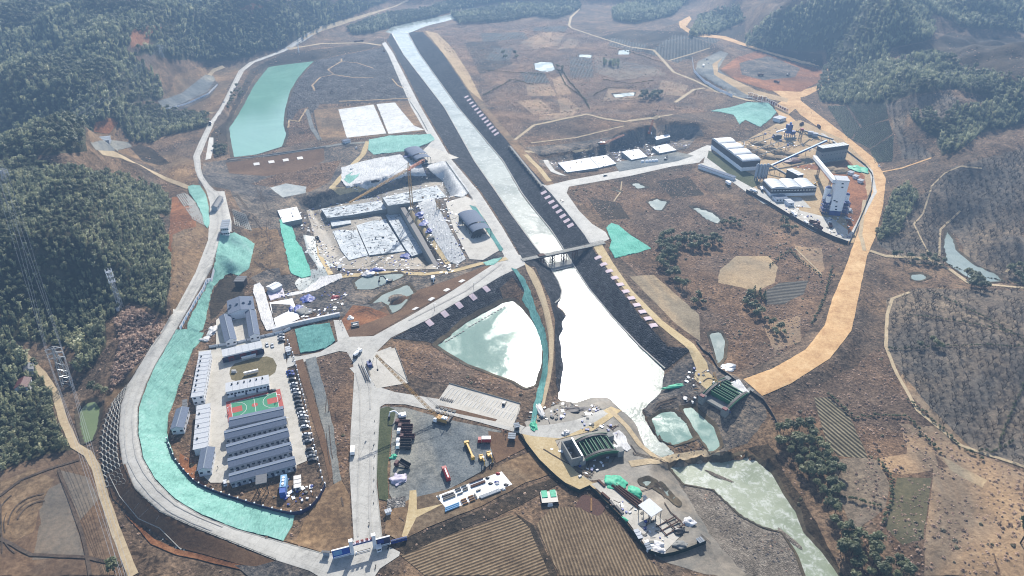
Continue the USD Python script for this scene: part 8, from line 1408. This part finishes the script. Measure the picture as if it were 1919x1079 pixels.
for k, (px, r_, mat, lab) in enumerate((((690, 514), (5, 3), 'tarp_white', 'left heap of white bags at the front of the pit'), ((706, 508), (6, 3.5), 'tarp_blue', 'blue tarpaulin heap at the front of the pit'), ((764, 480), (6, 5), 'tarp_blue', 'large blue and white heap at the front right of the pit'), ((790, 402), (5, 6), 'tarp_blue', 'blue tarpaulin heap at the upper end of the pit bench'), ((797, 418), (4, 6), 'tarp_blue', 'second blue tarpaulin heap on the pit bench'), ((806, 432), (3, 4), 'tarp_blue', 'third blue tarpaulin heap on the pit bench'), ((812, 445), (3, 5), 'rail_grey', 'grey formwork heap on the pit bench'), ((575, 562), (5, 6), 'tarp_blue', 'dark blue tarpaulin heap beside the gravel mound'), ((560, 580), (3, 6), 'tarp_blue', 'blue panel stack on the white camp slab'), ((565, 583), (7, 6), 'rubble_heap', 'grey rubble mound beside the white camp slab'), ((545, 580), (2, 3.5), 'tarp_blue', 'small blue tank lying on the white camp slab'), ((628, 558), (3, 2.5), 'red_paint', 'red and white machine on the dark ground behind the corridor'), ((398, 620), (3, 6), 'tarp_white', 'scattered white scrap beside the courtyard wing'), ((385, 636), (3, 3), 'tarp_white', 'white scrap at the corner of the big net'), ((748, 900), (4, 3.4), 'lilac_sheet', 'white bag heap in the gravel yard'), ((738, 857), (2, 1.6), 'tarp_green', 'green bag on the grass strip edge'), ((766, 293), (8, 3), 'tarp_blue', 'blue and white heap behind the smaller arched shed'), ((700, 340), (6, 2.5), 'dark_steel', 'dark equipment on the grey sheeting'), ((657, 597), (2.2, 2.2), 'ceramic', 'pale pump base on the red scrub'), ((1000, 800), (2, 4), 'tarp_green', 'green net bundle at the end of the levee net'), ((1012, 770), (1.6, 6), 'ceramic', 'row of white sacks at the lower end of the levee'), ((1075, 770), (9, 3), 'dark_steel', 'dark pile of steel frames on the river spit'), ((1365, 690), (6, 4), 'silver', 'rows of grey crates beside the far half-built bridge'), ((1265, 725), (9, 1.5), 'tarp_green', 'green net roll along the yellow path edge'), ((1060, 812), (2, 2), 'ceramic', 'round pale heap beside the near half-built bridge'))):
    if mat == 'rubble_heap': mat = 'wall_concrete'
    heap('site_heap', px, *r_, 1.6, mat, lab, 'heap', None, k+40, -.5 if k in (3, 4, 5, 6) else .2, .8)
for k in range(5): p = g1(1206+k*6 if k else 1204, 305-k*.5); solo('white_tank', MB().cyl((0, 0, -.2), (0, 0, 2.6), 1.9, 12, 1.6).cyl((0, 0, 2.6), (0, 0, 3.3), 1.6, 12, .3), 'white_paint', 'white round tank beside the road below the lock works', 'tank', p, group='white tanks below the lock works', smooth=True)
def pump_frame():
    p = g1(666, 611); t = T('pump_platform', 'small square steel platform on the brown slope', 'platform', p, .3); part(t, 'deck', MB().box(-2.6, 2.6, -2.2, 2.2, 1., 1.3), 'dark_steel')
    for sx_ in (-1, 1):
        for sy_ in (-1, 1): part(t, 'leg', MB().box(sx_*2.4-.15, sx_*2.4+.15, sy_*2-.15, sy_*2+.15, -.4, 1.), 'rust_steel')
    part(t, 'rail', MB().box(-2.6, 2.6, 2., 2.15, 1.31, 2.2).box(-1.5, 1.5, -.6, .6, 1.31, 1.8), 'ceramic')
pump_frame()
def blue_rig():
    p, rz = at2((693, 686), (700, 706)); t = T('drill_rig', 'dark blue drilling rig with long mast lying on the crane pad', 'drilling rig', p, rz); part(t, 'body', MB().box(-3, 2, -1.4, 1.4, .5, 2.4, .2, .1), 'steel_blue'); part(t, 'mast', MB().lattice((-1, -2, 1.2), (11, -2, 1.2), .8, .7, 8, .12), 'dark_steel'); part(t, 'cab', MB().box(-2.8, -1.2, .2, 1.3, 2.42, 3.6, .2, .1), 'navy')
    for s in (-1, 1): part(t, 'track', MB().box(-2.6, 2.4, s*1.6-.35, s*1.6+.35, -.1, .9, .3, 0), 'dark_steel')
    for k in range(3): a, b = g1(672+k*5, 683+k*2), g1(687+k*4, 716); solo('drill_rod', MB().bar((0, 0, .6), (*(b-a)[:2], .6), .45, .35), 'dark_steel' if k < 2 else 'silver', ('leftmost long rod laid beside the blue drilling rig', 'middle long rod laid beside the blue drilling rig', 'pale rod laid beside the blue drilling rig')[k], 'rod', a)
blue_rig()
# lamp posts and poles
def poles(lst, h, label, group=None):
    for k, px in enumerate(lst): p = g1(*px); t = T('lamp_post', label if isinstance(label, str) else label[k], 'lamp post', p, .3, group if len(lst) > 1 else None); part(t, 'pole', MB().cyl((0, 0, -.3), (0, 0, h), .16, 6, .1), 'dark_paint'); part(t, 'lamp', MB().bar((0, 0, h), (1.6, 0, h+.2), .2, .15), 'white_paint')
poles(((888, 543), (814, 583)), 6., ('thin lamp post on the dam road nearer the canal', 'thin lamp post on the dam road nearer the camp')); poles(((540, 798), (547, 850)), 6., ('lamp post beside the second dormitory row', 'lamp post beside the fourth dormitory row')); poles(((965, 740), (961, 755)), 5., ('lamp post at the far parking wall corner', 'lamp post inside the parking wall corner')) if 0 else None
for k in range(8): px = (702+(k % 2)*.5-k*.3, 790+k*22); p = g1(*px); solo('traffic_post', MB().cyl((0, 0, 0), (0, 0, 1.3), .25, 6, .12), 'dark_paint', 'small dark delineator post on the camp road', 'post', p, group='delineator posts on the camp road')
def rider(px, px2, label):
    p, rz = at2(px, px2); t = T('motorcycle', label, 'motorcycle', p+[0, 0, .3], rz)
    part(t, 'body', MB().box(-.8, .7, -.2, .2, .4, .9, .1, .05).box(.5, .75, -.35, .35, .9, 1.1), 'black_paint')
    for x in (-.7, .75): part(t, 'wheel', MB().cyl((x, -.08, .33), (x, .08, .33), .33, 10), 'tyre')
rider((692, 984), (692, 976), 'motorcycle riding down the camp road above the gate'); rider((728, 1028), (731, 1024), 'parked motorcycle beside the right gate boards'); rider((704, 1064), (705, 1058), 'motorcycle at the right road edge below the gate')

def people():
    import manifold3d as mf
    def ball(c, r): return trimesh.creation.icosphere(1, r).apply_translation(c).vertices
    def limb(a, ra, b, rb): return mf.Manifold.hull_points(np.vstack([ball(a, ra), ball(b, rb)]))
    def fig(st):
        z = [limb((-.1, 0, .9), .1, (-.12, st, .08), .06), limb((.1, 0, .9), .1, (.12, -st, .08), .06), limb((-.12, st, .06), .05, (-.12, st+.16, .05), .04), limb((.12, -st, .06), .05, (.12, -st+.16, .05), .04), limb((0, 0, .92), .16, (0, .02, 1.35), .17), limb((-.16, .02, 1.4), .09, (.16, .02, 1.4), .09),
             limb((-.22, 0, 1.4), .06, (-.28, -st*.6, 1.1), .05), limb((-.28, -st*.6, 1.1), .045, (-.27, .12-st*.4, .86), .04), limb((.22, 0, 1.4), .06, (.28, st*.6, 1.1), .05), limb((.28, st*.6, 1.1), .045, (.27, .12+st*.4, .86), .04), limb((0, .02, 1.45), .06, (0, .03, 1.56), .06), limb((0, .03, 1.62), .1, (0, .05, 1.68), .1)]
        return mf.Manifold.batch_boolean(z, mf.OpType.Add)
    kinds = []
    for nm, st, mt, hat in (('a', .12, 'navy', 'yellow_paint'), ('b', .02, 'dark_paint', 'white_paint'), ('c', .08, 'orange_paint', 'red_paint')):
        c = proto('worker_'+nm); b = fig(st).to_mesh(); part(c, 'body', (b.vert_properties[:, :3], b.tri_verts), mt); part(c, 'helmet', MB().cyl((0, .04, 1.70), (0, .04, 1.83), .14, 8, .07), hat); kinds.append(c)
    for k, (px, i, lab) in enumerate((((640, 607), 0, 'person in dark clothes and yellow helmet on the tan path beside the teal net'), ((637, 603), 1, 'person in dark clothes and white helmet at the top of the tan path'), ((643, 617), 0, 'person in dark clothes and yellow helmet at the lower end of the tan path'), ((700, 838), 1, 'person in dark clothes walking on the camp road beside the grass strip'), ((409, 878), 1, 'person in dark clothes walking on the camp yard beside the south annex'), ((1096, 463), 2, 'person in an orange vest on the right half of the trestle bridge'), ((944, 812), 2, 'person in an orange vest beside the small grey cabin at the green fence'), ((948, 820), 0, 'person in dark clothes and yellow helmet on the brown patch'), ((690, 398), 2, 'person in an orange vest on the upper left pit slab'), ((735, 440), 0, 'person in dark clothes on the large middle pit slab'), ((1520, 213), 1, 'person in dark clothes on the sandy road behind the mixing plant'), ((700, 675), 0, 'person in dark clothes and yellow helmet on the crane pad'))):
        p = g1(*px); z = p[2]+.45
        if lab.startswith('person in an orange vest on the right half'): q = P0([px], 3.6)[0]; p = np.array([*q, 3.6]); z = 3.56
        if 'pit slab' in lab: z = p[2]+(3.5 if 'upper' in lab else .8)
        place('person', kinds[i], lab, 'person', (p[0], p[1], z), k*1.3)
people()

for k, (px, rx_, ry_, rz_, lab) in enumerate((((1345, 892), 7, 1.2, -.6, 'small gravel bar in the upper part of the lower river'), ((1478, 1008), 7, 1.3, -1., 'narrow gravel bar at the rapids of the lower river'))): heap('gravel_bar', (*P0([px], -8.)[0], -8.05), rx_, ry_, .35, 'river_gravel', lab, 'gravel bar', None, k+70, rz_, .9)
# ------------------------------------------------------------ air
def haze():
    lo = float(Z.min())-1.5; m = trimesh.creation.box(bounds=[[-12500, -2900, lo], [12500, 14500, 300]])
    usdkit.material(stage, '/World/Looks/haze_air', {'v': ('principled_volume', {'density': .00015, 'color': (.38, .62, .97), 'anisotropy': .35})}, [], volume='v.volume')
    p = usdkit.mesh(stage, '/World/haze', m).GetPrim(); UsdShade.MaterialBindingAPI.Apply(p).Bind(UsdShade.Material.Get(stage, '/World/Looks/haze_air')); tag(p, None, None, None, 'stuff')
haze()
